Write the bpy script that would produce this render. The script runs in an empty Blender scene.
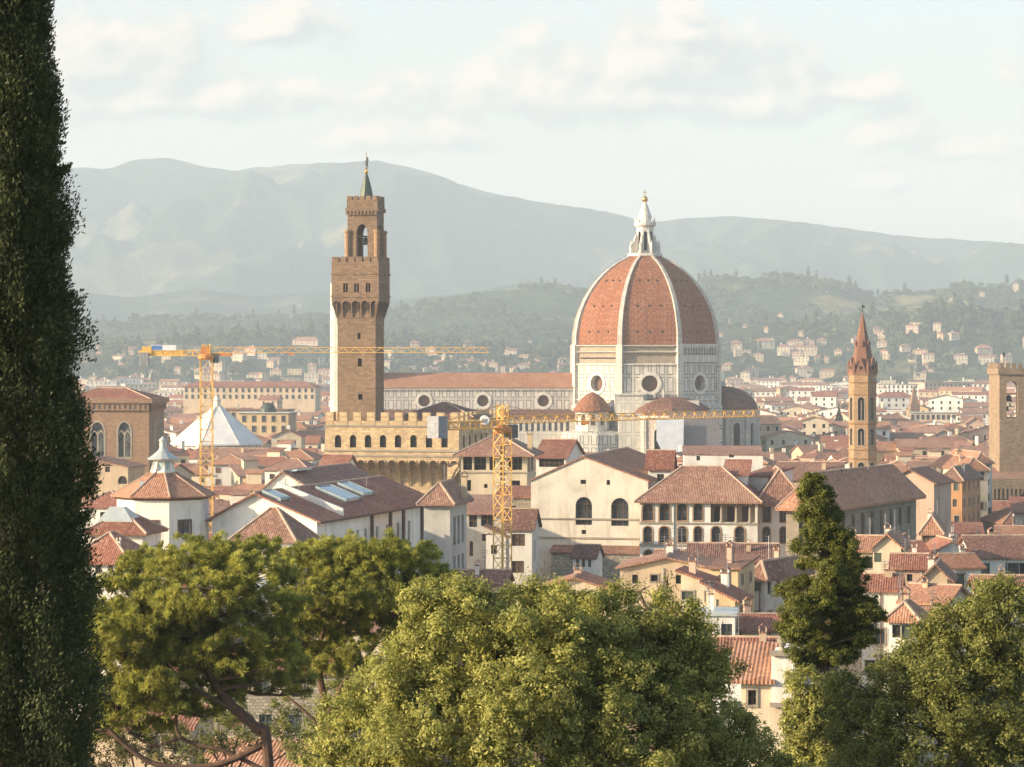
import bpy, math, random
import numpy as np
from math import sin, cos, pi, sqrt, atan2, radians as R

# ------------------------------------------------------------------ camera, sky, sun, exposure
S = bpy.context.scene
COL = S.collection
F, CX, HY, CAMZ = 2800.0, 512.0, 356.0, 53.0
cam_d = bpy.data.cameras.new('camera'); cam = bpy.data.objects.new('camera', cam_d); COL.objects.link(cam)
cam.location = (0, 0, CAMZ); cam.rotation_euler = (pi / 2, 0, 0)
cam_d.sensor_width = 36.0; cam_d.lens = F / 1024 * 36.0
cam_d.shift_y = -(383.5 - HY) / 1024.0
cam_d.clip_start = 1.0; cam_d.clip_end = 60000
S.camera = cam

SUN_EL, SUN_AZ = R(18), R(-107)      # azimuth from +Y towards +X: the sun stands to the west, a little on our side
sun_d = bpy.data.lights.new('sun', 'SUN'); sun = bpy.data.objects.new('sun', sun_d); COL.objects.link(sun)
sun_d.energy = 5.0; sun_d.angle = R(0.5); sun_d.color = (1.0, 0.80, 0.56)
sdir = (sin(SUN_AZ) * cos(SUN_EL), cos(SUN_AZ) * cos(SUN_EL), sin(SUN_EL))
import mathutils
sun.rotation_euler = mathutils.Vector(sdir).to_track_quat('Z', 'Y').to_euler()

W = bpy.data.worlds.new('World'); S.world = W; W.use_nodes = True
wn, wl = W.node_tree.nodes, W.node_tree.links
wn.clear()
def N(nt, t, **kw):
    n = nt.nodes.new(t)
    for k, v in kw.items(): setattr(n, k, v)
    return n
def wm(op, a, b=None, c=None, clamp=False):
    n = wn.new('ShaderNodeMath'); n.operation = op; n.use_clamp = clamp
    for i, x in enumerate((a, b, c)):
        if x is None: continue
        if isinstance(x, (int, float)): n.inputs[i].default_value = x
        else: wl.new(x, n.inputs[i])
    return n.outputs[0]
sky = wn.new('ShaderNodeTexSky'); sky.sky_type = 'NISHITA'; sky.sun_disc = False
sky.sun_elevation = SUN_EL; sky.sun_rotation = SUN_AZ % (2 * pi)
sky.air_density = 1.0; sky.dust_density = 1.8; sky.ozone_density = 1.0; sky.altitude = 50
tc = wn.new('ShaderNodeTexCoord'); sp = wn.new('ShaderNodeSeparateXYZ'); wl.new(tc.outputs['Generated'], sp.inputs[0])
dx, dy, dz = sp.outputs
ysafe = wm('MAXIMUM', dy, 0.08)
cu, cv = wm('DIVIDE', dx, ysafe), wm('DIVIDE', dz, ysafe)
cb = wn.new('ShaderNodeCombineXYZ'); wl.new(cu, cb.inputs[0]); wl.new(wm('MULTIPLY', cv, 1.25), cb.inputs[1])
nz = wn.new('ShaderNodeTexNoise'); nz.inputs['Scale'].default_value = 54; nz.inputs['Detail'].default_value = 8; nz.inputs['Roughness'].default_value = 0.52
wl.new(cb.outputs[0], nz.inputs['Vector'])
nz2 = wn.new('ShaderNodeTexNoise'); nz2.inputs['Scale'].default_value = 12; nz2.inputs['Detail'].default_value = 5
wl.new(cb.outputs[0], nz2.inputs['Vector'])
PUFFS = [(-.150, .104, .066, .022), (-.085, .116, .034, .013), (-.12, .090, .085, .012), (.03, .092, .105, .017), (-.035, .078, .05, .011), (.055, .102, .075, .021), (.088, .090, .04, .013), (.115, .094, .03, .010), (.06, .115, .03, .012),
         (.135, .079, .024, .013), (.158, .073, .028, .007), (.132, .061, .018, .007), (.187, .046, .022, .010), (.06, .124, .012, .006), (.22, .1, .05, .01), (-.3, .1, .1, .03), (.42, .13, .12, .03), (-.5, .2, .15, .05)]
def puff_field(u_, v_):
    dens = None
    for (u0, v0, ru, rv) in PUFFS:
        a = wm('DIVIDE', wm('SUBTRACT', u_, u0), ru * 1.15); b0_ = wm('DIVIDE', wm('SUBTRACT', v_, v0), rv * 1.3); b = wm('MAXIMUM', b0_, wm('MULTIPLY', b0_, -1.7))
        e = wm('SUBTRACT', 1.0, wm('SQRT', wm('ADD', wm('MULTIPLY', a, a), wm('MULTIPLY', b, b))))
        dens = e if dens is None else wm('MAXIMUM', dens, e)
    return dens
d2 = wm('ADD', puff_field(cu, cv), wm('MULTIPLY', wm('SUBTRACT', nz.outputs['Fac'], 0.52), 1.75))
mr = wn.new('ShaderNodeMapRange'); mr.interpolation_type = 'SMOOTHSTEP'
wl.new(d2, mr.inputs[0]); mr.inputs[1].default_value = 0.0; mr.inputs[2].default_value = 0.58
cloud = wm('MULTIPLY', wm('MULTIPLY', mr.outputs[0], wm('GREATER_THAN', dy, 0.1)), 0.66)
# sun-side and top of each cloud lighter: difference of the density noise towards the sun
cb2 = wn.new('ShaderNodeCombineXYZ'); wl.new(wm('SUBTRACT', cu, .006), cb2.inputs[0]); wl.new(wm('MULTIPLY', wm('ADD', cv, .006), 1.25), cb2.inputs[1])
nz3 = wn.new('ShaderNodeTexNoise'); nz3.inputs['Scale'].default_value = 54; nz3.inputs['Detail'].default_value = 4
wl.new(cb2.outputs[0], nz3.inputs['Vector'])
d3 = wm('ADD', puff_field(wm('SUBTRACT', cu, .006), wm('ADD', cv, .006)), wm('MULTIPLY', wm('SUBTRACT', nz3.outputs['Fac'], 0.52), 1.75))
litf = wm('ADD', wm('MULTIPLY', wm('SUBTRACT', d2, d3), 1.5), wm('ADD', 0.36, wm('MULTIPLY', wm('SUBTRACT', nz2.outputs['Fac'], .5), .8)), clamp=True)
cc = wn.new('ShaderNodeMix'); cc.data_type = 'RGBA'
cc.inputs[6].default_value = (1.55, 1.62, 1.70, 1); cc.inputs[7].default_value = (4.35, 3.35, 2.75, 1); wl.new(litf, cc.inputs[0])
SKYGAIN = 1.0
mixc = wn.new('ShaderNodeMix'); mixc.data_type = 'RGBA'
veil = wn.new('ShaderNodeMix'); veil.data_type = 'RGBA'; veil.inputs[7].default_value = (2.72, 2.12, 1.68, 1)      # thin high cloud over the whole sky
wl.new(wm('ADD', wm('MULTIPLY', nz2.outputs['Fac'], .25), wm('MULTIPLY_ADD', wm('ABSOLUTE', cv), -4.0, .70), clamp=True), veil.inputs[0]); wl.new(sky.outputs[0], veil.inputs[6])
wl.new(cloud, mixc.inputs[0]); wl.new(veil.outputs[2], mixc.inputs[6]); wl.new(cc.outputs[2], mixc.inputs[7])
bg = wn.new('ShaderNodeBackground'); bg.inputs['Strength'].default_value = 0.135
wl.new(mixc.outputs[2], bg.inputs['Color'])
wo = wn.new('ShaderNodeOutputWorld'); wl.new(bg.outputs[0], wo.inputs['Surface'])

S.view_settings.view_transform = 'Standard'; S.view_settings.look = 'None'
S.view_settings.gamma = 1.0; S.view_settings.exposure = 1.05; S.view_settings.use_curve_mapping = False
S.render.engine = 'CYCLES'
S.cycles.use_denoising = True
S.cycles.max_bounces = 6; S.cycles.diffuse_bounces = 3; S.cycles.glossy_bounces = 2; S.cycles.transmission_bounces = 3; S.cycles.transparent_max_bounces = 6
S.cycles.volume_bounces = 1
HAZE_DENSITY = 1.2e-4

def X(px, Y): return (px - CX) * Y / F
def Z(py, Y): return CAMZ - (py - HY) * Y / F
def PX(x, y): return CX + F * x / y
def PY(z, y): return HY - F * (z - CAMZ) / y
rnd = random.Random(7)

# ------------------------------------------------------------------ materials
MATS = {}
def newmat(name):
    m = bpy.data.materials.new(name); m.use_nodes = True; nt = m.node_tree; nt.nodes.clear()
    b = nt.nodes.new('ShaderNodeBsdfPrincipled'); o = nt.nodes.new('ShaderNodeOutputMaterial'); nt.links.new(b.outputs[0], o.inputs[0])
    b.inputs['Roughness'].default_value = 0.85; b.inputs['Specular IOR Level'].default_value = 0.25
    MATS[name] = m
    return m, nt, b
def lk(nt, a, b): nt.links.new(a, b)
def noise(nt, vec, scale, detail=4, rough=.55):
    n = nt.nodes.new('ShaderNodeTexNoise'); n.inputs['Scale'].default_value = scale; n.inputs['Detail'].default_value = detail; n.inputs['Roughness'].default_value = rough
    if vec is not None: lk(nt, vec, n.inputs['Vector'])
    return n.outputs['Fac']
def coord(nt, kind='Object', scale=None):
    t = nt.nodes.new('ShaderNodeTexCoord'); o = t.outputs[kind]
    if scale:
        mp = nt.nodes.new('ShaderNodeMapping'); mp.inputs['Scale'].default_value = scale; lk(nt, o, mp.inputs['Vector']); o = mp.outputs[0]
    return o
def ramp(nt, fac, stops):
    r = nt.nodes.new('ShaderNodeValToRGB'); el = r.color_ramp.elements
    while len(el) > 1: el.remove(el[0])
    for i, (p, c) in enumerate(stops):
        e = el[0] if i == 0 else el.new(p)
        e.position = p; e.color = (*c, 1)
    lk(nt, fac, r.inputs[0])
    return r.outputs[0]
def mixc_(nt, fac, a, b, mode='MIX'):
    m = nt.nodes.new('ShaderNodeMix'); m.data_type = 'RGBA'; m.blend_type = mode
    for s, v in ((0, fac), (6, a), (7, b)):
        if isinstance(v, (int, float)): m.inputs[s].default_value = v
        elif isinstance(v, tuple): m.inputs[s].default_value = (*v, 1)
        else: lk(nt, v, m.inputs[s])
    return m.outputs[2]
def mth(nt, op, a, b=None, clamp=False):
    n = nt.nodes.new('ShaderNodeMath'); n.operation = op; n.use_clamp = clamp
    for i, x in enumerate((a, b)):
        if x is None: continue
        if isinstance(x, (int, float)): n.inputs[i].default_value = x
        else: lk(nt, x, n.inputs[i])
    return n.outputs[0]
def sc(c, k): return tuple(min(1, x * k) for x in c)
def bump(nt, b, h, strength, dist):
    n = nt.nodes.new('ShaderNodeBump'); n.inputs['Strength'].default_value = strength; n.inputs['Distance'].default_value = dist
    lk(nt, h, n.inputs['Height']); lk(nt, n.outputs[0], b.inputs['Normal'])
def objvar(nt, c, amt=.16):
    oi = nt.nodes.new('ShaderNodeObjectInfo'); mr = nt.nodes.new('ShaderNodeMapRange'); lk(nt, oi.outputs['Random'], mr.inputs[0])
    mr.inputs[3].default_value = 1 - amt; mr.inputs[4].default_value = 1 + amt * .6
    m = nt.nodes.new('ShaderNodeVectorMath'); m.operation = 'SCALE'; lk(nt, c, m.inputs[0]); lk(nt, mr.outputs[0], m.inputs['Scale'])
    return m.outputs[0]

def plaster(name, col, stain=.68, warm=(.42, .30, .20)):
    m, nt, b = newmat(name)
    o = coord(nt); st = coord(nt, scale=(.9, .9, .12))
    big = ramp(nt, noise(nt, o, .22, 5), [(.28, sc(col, .66)), (.42, sc(col, .9)), (.5, col), (.75, sc(col, 1.08))])
    c = mixc_(nt, mth(nt, 'MULTIPLY', ramp(nt, noise(nt, st, 1.1, 6, .65), [(.5, (0, 0, 0)), (.78, (1, 1, 1))]), stain), big, sc(warm, .75))
    c = mixc_(nt, mth(nt, 'MULTIPLY', noise(nt, o, 3.5, 5), .28), c, sc(col, .62))
    lk(nt, objvar(nt, c, .14), b.inputs['Base Color'])
    bump(nt, b, noise(nt, o, 6, 4), .25, .05)
    return m
def tiles(name, col, step=.26, patch=.45):
    m, nt, b = newmat(name)
    uv = coord(nt, 'UV'); s = nt.nodes.new('ShaderNodeSeparateXYZ'); lk(nt, uv, s.inputs[0])
    w = mth(nt, 'SINE', mth(nt, 'MULTIPLY', s.outputs[0], 2 * pi / step))
    w01 = mth(nt, 'ADD', mth(nt, 'MULTIPLY', w, .5), .5)
    cell = nt.nodes.new('ShaderNodeCombineXYZ'); lk(nt, mth(nt, 'FLOOR', mth(nt, 'DIVIDE', s.outputs[0], step)), cell.inputs[0]); lk(nt, mth(nt, 'FLOOR', mth(nt, 'DIVIDE', s.outputs[1], step * 1.15)), cell.inputs[1])
    wnz = nt.nodes.new('ShaderNodeTexWhiteNoise'); wnz.noise_dimensions = '2D'; lk(nt, cell.outputs[0], wnz.inputs['Vector'])
    c = ramp(nt, wnz.outputs['Value'], [(0, sc(col, .62)), (.35, sc(col, .9)), (.75, sc(col, 1.12)), (1, tuple(x * .6 + y * .4 for x, y in zip(sc(col, 1.3), (.5, .4, .3))))])
    o = coord(nt)
    c = mixc_(nt, mth(nt, 'MULTIPLY', ramp(nt, noise(nt, o, .35, 6, .65), [(.42, (0, 0, 0)), (.7, (1, 1, 1))]), .3), c, tuple(.5 * x + .5 * y for x, y in zip(sc(col, .5), (.15, .13, .10))))
    c = mixc_(nt, mth(nt, 'MULTIPLY', ramp(nt, noise(nt, o, .16, 4, .6), [(.5, (0, 0, 0)), (.62, (1, 1, 1))]), patch), c, tuple(.5 * x + .5 * y for x, y in zip(sc(col, 1.25), (.46, .33, .22))))
    c = mixc_(nt, mth(nt, 'MULTIPLY', mth(nt, 'SUBTRACT', 1.0, w01), .42), c, sc(col, .42))
    lk(nt, objvar(nt, c, .22), b.inputs['Base Color'])
    bump(nt, b, w01, .6, .07)
    return m
def stone(name, col, bw=.9, bh=.42, var=.3, mortar=.03, mcol=None, stain=.45):
    m, nt, b = newmat(name)
    uv = coord(nt, 'UV')
    br = nt.nodes.new('ShaderNodeTexBrick'); lk(nt, uv, br.inputs['Vector'])
    br.inputs['Color1'].default_value = (*sc(col, 1 - var), 1); br.inputs['Color2'].default_value = (*sc(col, 1 + var), 1); br.inputs['Mortar'].default_value = (*(mcol or sc(col, .7)), 1)
    br.inputs['Scale'].default_value = 1; br.inputs['Mortar Size'].default_value = mortar; br.inputs['Brick Width'].default_value = bw; br.inputs['Row Height'].default_value = bh; br.inputs['Bias'].default_value = 0
    o = coord(nt)
    c = mixc_(nt, mth(nt, 'MULTIPLY', ramp(nt, noise(nt, coord(nt, scale=(1, 1, .4)), .22, 7, .68), [(.42, (0, 0, 0)), (.66, (1, 1, 1))]), stain), br.outputs['Color'], sc(col, .5))
    c = mixc_(nt, mth(nt, 'MULTIPLY', noise(nt, o, 1.6, 6, .7), .5), c, sc(col, .72))
    lk(nt, c, b.inputs['Base Color'])
    bump(nt, b, mth(nt, 'ADD', br.outputs['Fac'], mth(nt, 'MULTIPLY', noise(nt, o, 3, 5), -1.0)), .35, -.08)
    return m
def marble(name, col, green, pw=2.3, ph=4.2, stain=.35):
    m, nt, b = newmat(name)
    uv = coord(nt, 'UV')
    def bk(ms):
        br = nt.nodes.new('ShaderNodeTexBrick'); lk(nt, uv, br.inputs['Vector']); br.offset = 0
        br.inputs['Scale'].default_value = 1; br.inputs['Mortar Size'].default_value = ms; br.inputs['Brick Width'].default_value = pw; br.inputs['Row Height'].default_value = ph; br.inputs['Mortar Smooth'].default_value = 0
        return br.outputs['Fac']
    o = coord(nt)
    base = ramp(nt, noise(nt, o, .25, 6, .65), [(.3, sc(col, .68)), (.55, col), (.8, sc(col, 1.12))])
    a, c2, c3 = bk(.10), bk(.40), bk(.40 + .11 * pw)
    ring = mth(nt, 'SUBTRACT', c3, c2)
    c = mixc_(nt, mth(nt, 'MULTIPLY', mth(nt, 'MAXIMUM', mth(nt, 'MULTIPLY', a, .45), ring), .92), base, green)
    c = mixc_(nt, mth(nt, 'MULTIPLY', noise(nt, coord(nt, scale=(1, 1, .15)), .8, 6, .7), stain), c, (.28, .22, .17))
    lk(nt, c, b.inputs['Base Color']); b.inputs['Roughness'].default_value = .7
    return m
def plain(name, col, rough=.6, metal=0.0, var=.25, scale=2.0):
    m, nt, b = newmat(name)
    c = ramp(nt, noise(nt, coord(nt), scale, 5), [(.3, sc(col, 1 - var)), (.7, sc(col, 1 + var * .6))])
    lk(nt, c, b.inputs['Base Color']); b.inputs['Roughness'].default_value = rough; b.inputs['Metallic'].default_value = metal
    return m
def glass(name, col=(.035, .04, .045)):
    m, nt, b = newmat(name)
    c = ramp(nt, noise(nt, coord(nt), .8, 3), [(.35, sc(col, .5)), (.7, sc(col, 1.8))])
    lk(nt, c, b.inputs['Base Color']); b.inputs['Roughness'].default_value = .16; b.inputs['Specular IOR Level'].default_value = .5
    return m
def leafmat(name, dark, light, trans=.35):
    m = bpy.data.materials.new(name); m.use_nodes = True; nt = m.node_tree; nt.nodes.clear(); MATS[name] = m
    at = nt.nodes.new('ShaderNodeAttribute'); at.attribute_name = 'tint'
    c = ramp(nt, at.outputs['Fac'], [(0, dark), (.8, light), (1, tuple(min(1, x * 1.25 + .01) for x in light))])
    d = nt.nodes.new('ShaderNodeBsdfDiffuse'); t = nt.nodes.new('ShaderNodeBsdfTranslucent'); g = nt.nodes.new('ShaderNodeBsdfGlossy'); g.inputs['Roughness'].default_value = .45
    lk(nt, c, d.inputs[0]); lk(nt, mixc_(nt, .5, c, (.25, .22, .03), 'ADD') if False else c, t.inputs[0])
    m1 = nt.nodes.new('ShaderNodeMixShader'); m1.inputs[0].default_value = trans; lk(nt, d.outputs[0], m1.inputs[1]); lk(nt, t.outputs[0], m1.inputs[2])
    m2 = nt.nodes.new('ShaderNodeMixShader'); m2.inputs[0].default_value = .012; lk(nt, m1.outputs[0], m2.inputs[1]); lk(nt, g.outputs[0], m2.inputs[2])
    o = nt.nodes.new('ShaderNodeOutputMaterial'); lk(nt, m2.outputs[0], o.inputs[0])
    return m

M = MATS
plaster('plaster_cream', (.66, .56, .40)); plaster('plaster_white', (.78, .73, .64), .55); plaster('plaster_ochre', (.58, .44, .26)); plaster('plaster_tan', (.55, .43, .29))
plaster('plaster_pink', (.60, .42, .31)); plaster('plaster_grey', (.50, .47, .42)); plaster('plaster_orange', (.55, .29, .13)); plaster('plaster_bright', (.84, .80, .71), .5); plaster('plaster_hall', (.70, .635, .52), .85)
tiles('tiles_red', (.33, .128, .080)); tiles('tiles_brown', (.31, .165, .115)); tiles('tiles_orange', (.43, .205, .118)); tiles('tiles_dark', (.235, .115, .082))
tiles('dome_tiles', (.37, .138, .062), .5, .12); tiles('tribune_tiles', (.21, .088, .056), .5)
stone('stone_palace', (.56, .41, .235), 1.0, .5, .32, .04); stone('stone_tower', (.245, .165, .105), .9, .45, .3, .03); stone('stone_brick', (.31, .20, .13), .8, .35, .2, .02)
stone('stone_spire', (.40, .255, .135), .8, .4, .25, .03); stone('stone_bargello', (.32, .23, .15), .9, .45, .28, .03); stone('stone_rubble', (.40, .35, .27), .5, .3, .5, .06, (.22, .18, .14))
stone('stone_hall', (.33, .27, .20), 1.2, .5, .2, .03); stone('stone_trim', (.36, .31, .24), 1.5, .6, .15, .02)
stone('spire_tiles', (.27, .135, .085), .5, .3, .25, .03)
marble('marble_panels', (.70, .66, .58), (.10, .125, .11), 3.1, 6.5); marble('marble_white', (.74, .69, .58), (.45, .44, .38), 3.4, 6.0, .3); marble('marble_small', (.68, .64, .57), (.10, .12, .11), 2.9, 4.6)
marble('marble_pink', (.66, .55, .46), (.20, .22, .19), 2.4, 3.2)
stone('drum_brick', (.40, .325, .245), 1.2, .5, .2, .04)
plain('rib_marble', (.66, .62, .54), .7, 0, .25, .5); plain('rib_stone', (.50, .455, .39), .8, 0, .3, .4); plain('white_roof', (.70, .68, .63), .75, 0, .18, .25); plain('lead', (.36, .42, .41), .6, .2, .25, .6); plain('gold', (.80, .52, .16), .3, .9)
plain('bronze', (.07, .085, .068), .5, .3); plain('wood_dark', (.10, .065, .045), .8); plain('wood_brown', (.16, .09, .055), .8); plain('shutter_green', (.07, .09, .065), .7)
plain('void', (.020, .018, .016), .9); plain('crane_yellow', (.78, .47, .13), .5, 0, .15); plain('crane_red', (.60, .26, .08), .5); plain('concrete', (.31, .32, .33), .9); plain('sign_white', (.80, .80, .80), .5, 0, .04); plain('sign_blue', (.10, .22, .50), .5, 0, .1)
plain('scaffold_steel', (.42, .43, .44), .5, .3); plain('sheeting', (.68, .72, .76), .6, 0, .12, .4); plain('pipe_brown', (.12, .06, .045), .6); plain('skylight_glass', (.38, .48, .50), .22, 0, .12, .3)
plain('metal_roof', (.50, .53, .49), .45, .3, .12, 1.0); plain('antenna_metal', (.30, .29, .28), .5, .5); plain('ridge_mortar', (.46, .33, .24), .9, 0, .3, 1.5)
plain('bark', (.10, .07, .05), .95, 0, .4, 6.0); plain('bark_pine', (.13, .08, .055), .95, 0, .4, 6.0); plain('netting_shade_grey', (.20, .19, .20), .9, 0, .2, .8)
glass('glass_dark'); glass('glass_grey', (.08, .085, .09))
leafmat('leaf_cypress', (.044, .058, .027), (.13, .148, .058), .25); leafmat('leaf_pine', (.15, .165, .038), (.45, .44, .10), .5)
leafmat('leaf_laurel', (.135, .15, .04), (.48, .465, .13), .5); leafmat('leaf_cedar', (.042, .062, .015), (.20, .205, .040), .4)
leafmat('leaf_elm', (.08, .10, .028), (.30, .30, .08), .45); leafmat('leaf_far', (.035, .058, .030), (.14, .15, .058), .3); leafmat('leaf_dry', (.10, .085, .03), (.27, .24, .08), .4)

# ------------------------------------------------------------------ mesh helpers
class MB:
    def __init__(s): s.v = []; s.f = []; s.m = []
    def add(s, vs, fs, mi=0):
        o = len(s.v); s.v.extend([tuple(map(float, p)) for p in vs]); s.f.extend([tuple(i + o for i in f) for f in fs]); s.m.extend([mi] * len(fs)); return s
    def poly(s, pts, mi=0): return s.add(pts, [tuple(range(len(pts)))], mi)
    def box(s, x0, x1, y0, y1, z0, z1, mi=0, top=True, bot=True):
        v = [(x0, y0, z0), (x1, y0, z0), (x1, y1, z0), (x0, y1, z0), (x0, y0, z1), (x1, y0, z1), (x1, y1, z1), (x0, y1, z1)]
        f = [(0, 1, 5, 4), (1, 2, 6, 5), (2, 3, 7, 6), (3, 0, 4, 7)]
        if top: f.append((4, 5, 6, 7))
        if bot: f.append((3, 2, 1, 0))
        return s.add(v, f, mi)
    def tube(s, p, q, r, r2=None, n=5, mi=0, cap=True):
        p, q = mathutils.Vector(p), mathutils.Vector(q); d = q - p
        if d.length < 1e-6: return s
        d.normalize(); a = d.orthogonal().normalized(); b = d.cross(a); r2 = r if r2 is None else r2
        vs = [p + (a * cos(2 * pi * i / n) + b * sin(2 * pi * i / n)) * r for i in range(n)] + [q + (a * cos(2 * pi * i / n) + b * sin(2 * pi * i / n)) * r2 for i in range(n)]
        fs = [(i, (i + 1) % n, n + (i + 1) % n, n + i) for i in range(n)]
        if cap: fs += [tuple(range(n - 1, -1, -1)), tuple(range(n, 2 * n))]
        return s.add([tuple(v) for v in vs], fs, mi)
    def path(s, pts, rs, n=6, mi=0):
        pts = [mathutils.Vector(p) for p in pts]; vs = []; a = None
        for i, p in enumerate(pts):
            d = (pts[min(i + 1, len(pts) - 1)] - pts[max(i - 1, 0)]).normalized()
            a = d.orthogonal().normalized() if a is None else (a - d * a.dot(d)).normalized()
            b = d.cross(a)
            vs += [tuple(p + (a * cos(2 * pi * k / n) + b * sin(2 * pi * k / n)) * rs[i]) for k in range(n)]
        fs = [(i * n + k, i * n + (k + 1) % n, (i + 1) * n + (k + 1) % n, (i + 1) * n + k) for i in range(len(pts) - 1) for k in range(n)]
        fs.append(tuple(range((len(pts) - 1) * n, len(pts) * n)))
        return s.add(vs, fs, mi)
    def lathe(s, prof, n=16, c=(0, 0, 0), mi=0, a0=0.0, arc=2 * pi, cap=False):
        full = abs(arc - 2 * pi) < 1e-6; k = n if full else n + 1; vs = []
        for (r, z) in prof:
            for i in range(k):
                a = a0 + arc * i / n; vs.append((c[0] + r * cos(a), c[1] + r * sin(a), c[2] + z))
        fs = [(j * k + i, j * k + (i + 1) % k, (j + 1) * k + (i + 1) % k, (j + 1) * k + i) for j in range(len(prof) - 1) for i in range(n)]
        if cap: fs.append(tuple((len(prof) - 1) * k + i for i in range(k)))
        return s.add(vs, fs, mi)
    def slab(s, polys, th, mi=0):
        "a roof: surfaces given by corner points, thickened downwards"
        vs = []; ix = {}; fs = []
        for p in polys:
            f = []
            for q in p:
                key = tuple(round(c, 3) for c in q)
                if key not in ix: ix[key] = len(vs); vs.append(q)
                f.append(ix[key])
            fs.append(tuple(f))
        n = len(vs); ed = {}
        for f in fs:
            for a, b in zip(f, f[1:] + f[:1]): ed[(a, b)] = 1
        low = [(x, y, z - th) for x, y, z in vs]
        out = list(fs) + [tuple(i + n for i in reversed(f)) for f in fs]
        for (a, b) in ed:
            if (b, a) not in ed: out.append((b, a, a + n, b + n))
        return s.add(vs + low, out, mi)
    def xf(s, fn): s.v = [fn(p) for p in s.v]; return s
    def build(s, name, mats, parent=None, smooth=False):
        me = bpy.data.meshes.new(name); me.from_pydata(s.v, [], s.f)
        if not isinstance(mats, (list, tuple)): mats = [mats]
        for k in mats: me.materials.append(M[k] if isinstance(k, str) else k)
        if len(mats) > 1: me.polygons.foreach_set('material_index', s.m)
        uv = me.uv_layers.new(name='UVMap')
        V = np.array(s.v); out = np.zeros((len(me.loops), 2)); li = 0
        for f in s.f:
            P = V[list(f)]
            nrm = np.cross(P[1] - P[0], P[2] - P[0]) if len(f) == 3 else np.cross(P[2] - P[0], P[3] - P[1])
            l = np.linalg.norm(nrm); nrm = nrm / l if l > 1e-12 else np.array((0, 0, 1.))
            u = np.array((-nrm[1], nrm[0], 0)); lu = np.linalg.norm(u); u = u / lu if lu > 1e-3 else np.array((1., 0, 0))
            w = np.cross(nrm, u)
            out[li:li + len(f), 0] = P @ u; out[li:li + len(f), 1] = P @ w; li += len(f)
        uv.data.foreach_set('uv', out.ravel())
        if smooth: me.polygons.foreach_set('use_smooth', [True] * len(s.f))
        me.update()
        return link(name, me, parent)
def link(name, data, parent=None):
    o = bpy.data.objects.new(name, data); COL.objects.link(o)
    if parent is not None: o.parent = parent
    return o
def tag(o, label=None, cat=None, group=None, kind=None):
    for k, v in (('label', label), ('category', cat), ('group', group), ('kind', kind)):
        if v: o[k] = v
    return o
def thing(name, label, cat, loc=(0, 0, 0), rz=0, group=None):
    o = bpy.data.objects.new(name, None); o.empty_display_size = .5; COL.objects.link(o); o.location = loc; o.rotation_euler = (0, 0, rz)
    return tag(o, label, cat, group)
def dup(root, loc, rz, label=None, group=None, scale=None):
    r = root.copy(); COL.objects.link(r); r.location = loc; r.rotation_euler = (0, 0, rz)
    if scale: r.scale = scale
    if label: r['label'] = label
    if group: r['group'] = group
    for ch in list(root.children):
        c = ch.copy(); COL.objects.link(c); c.parent = r
        for g in list(ch.children):
            d = g.copy(); COL.objects.link(d); d.parent = c
    return r

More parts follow.
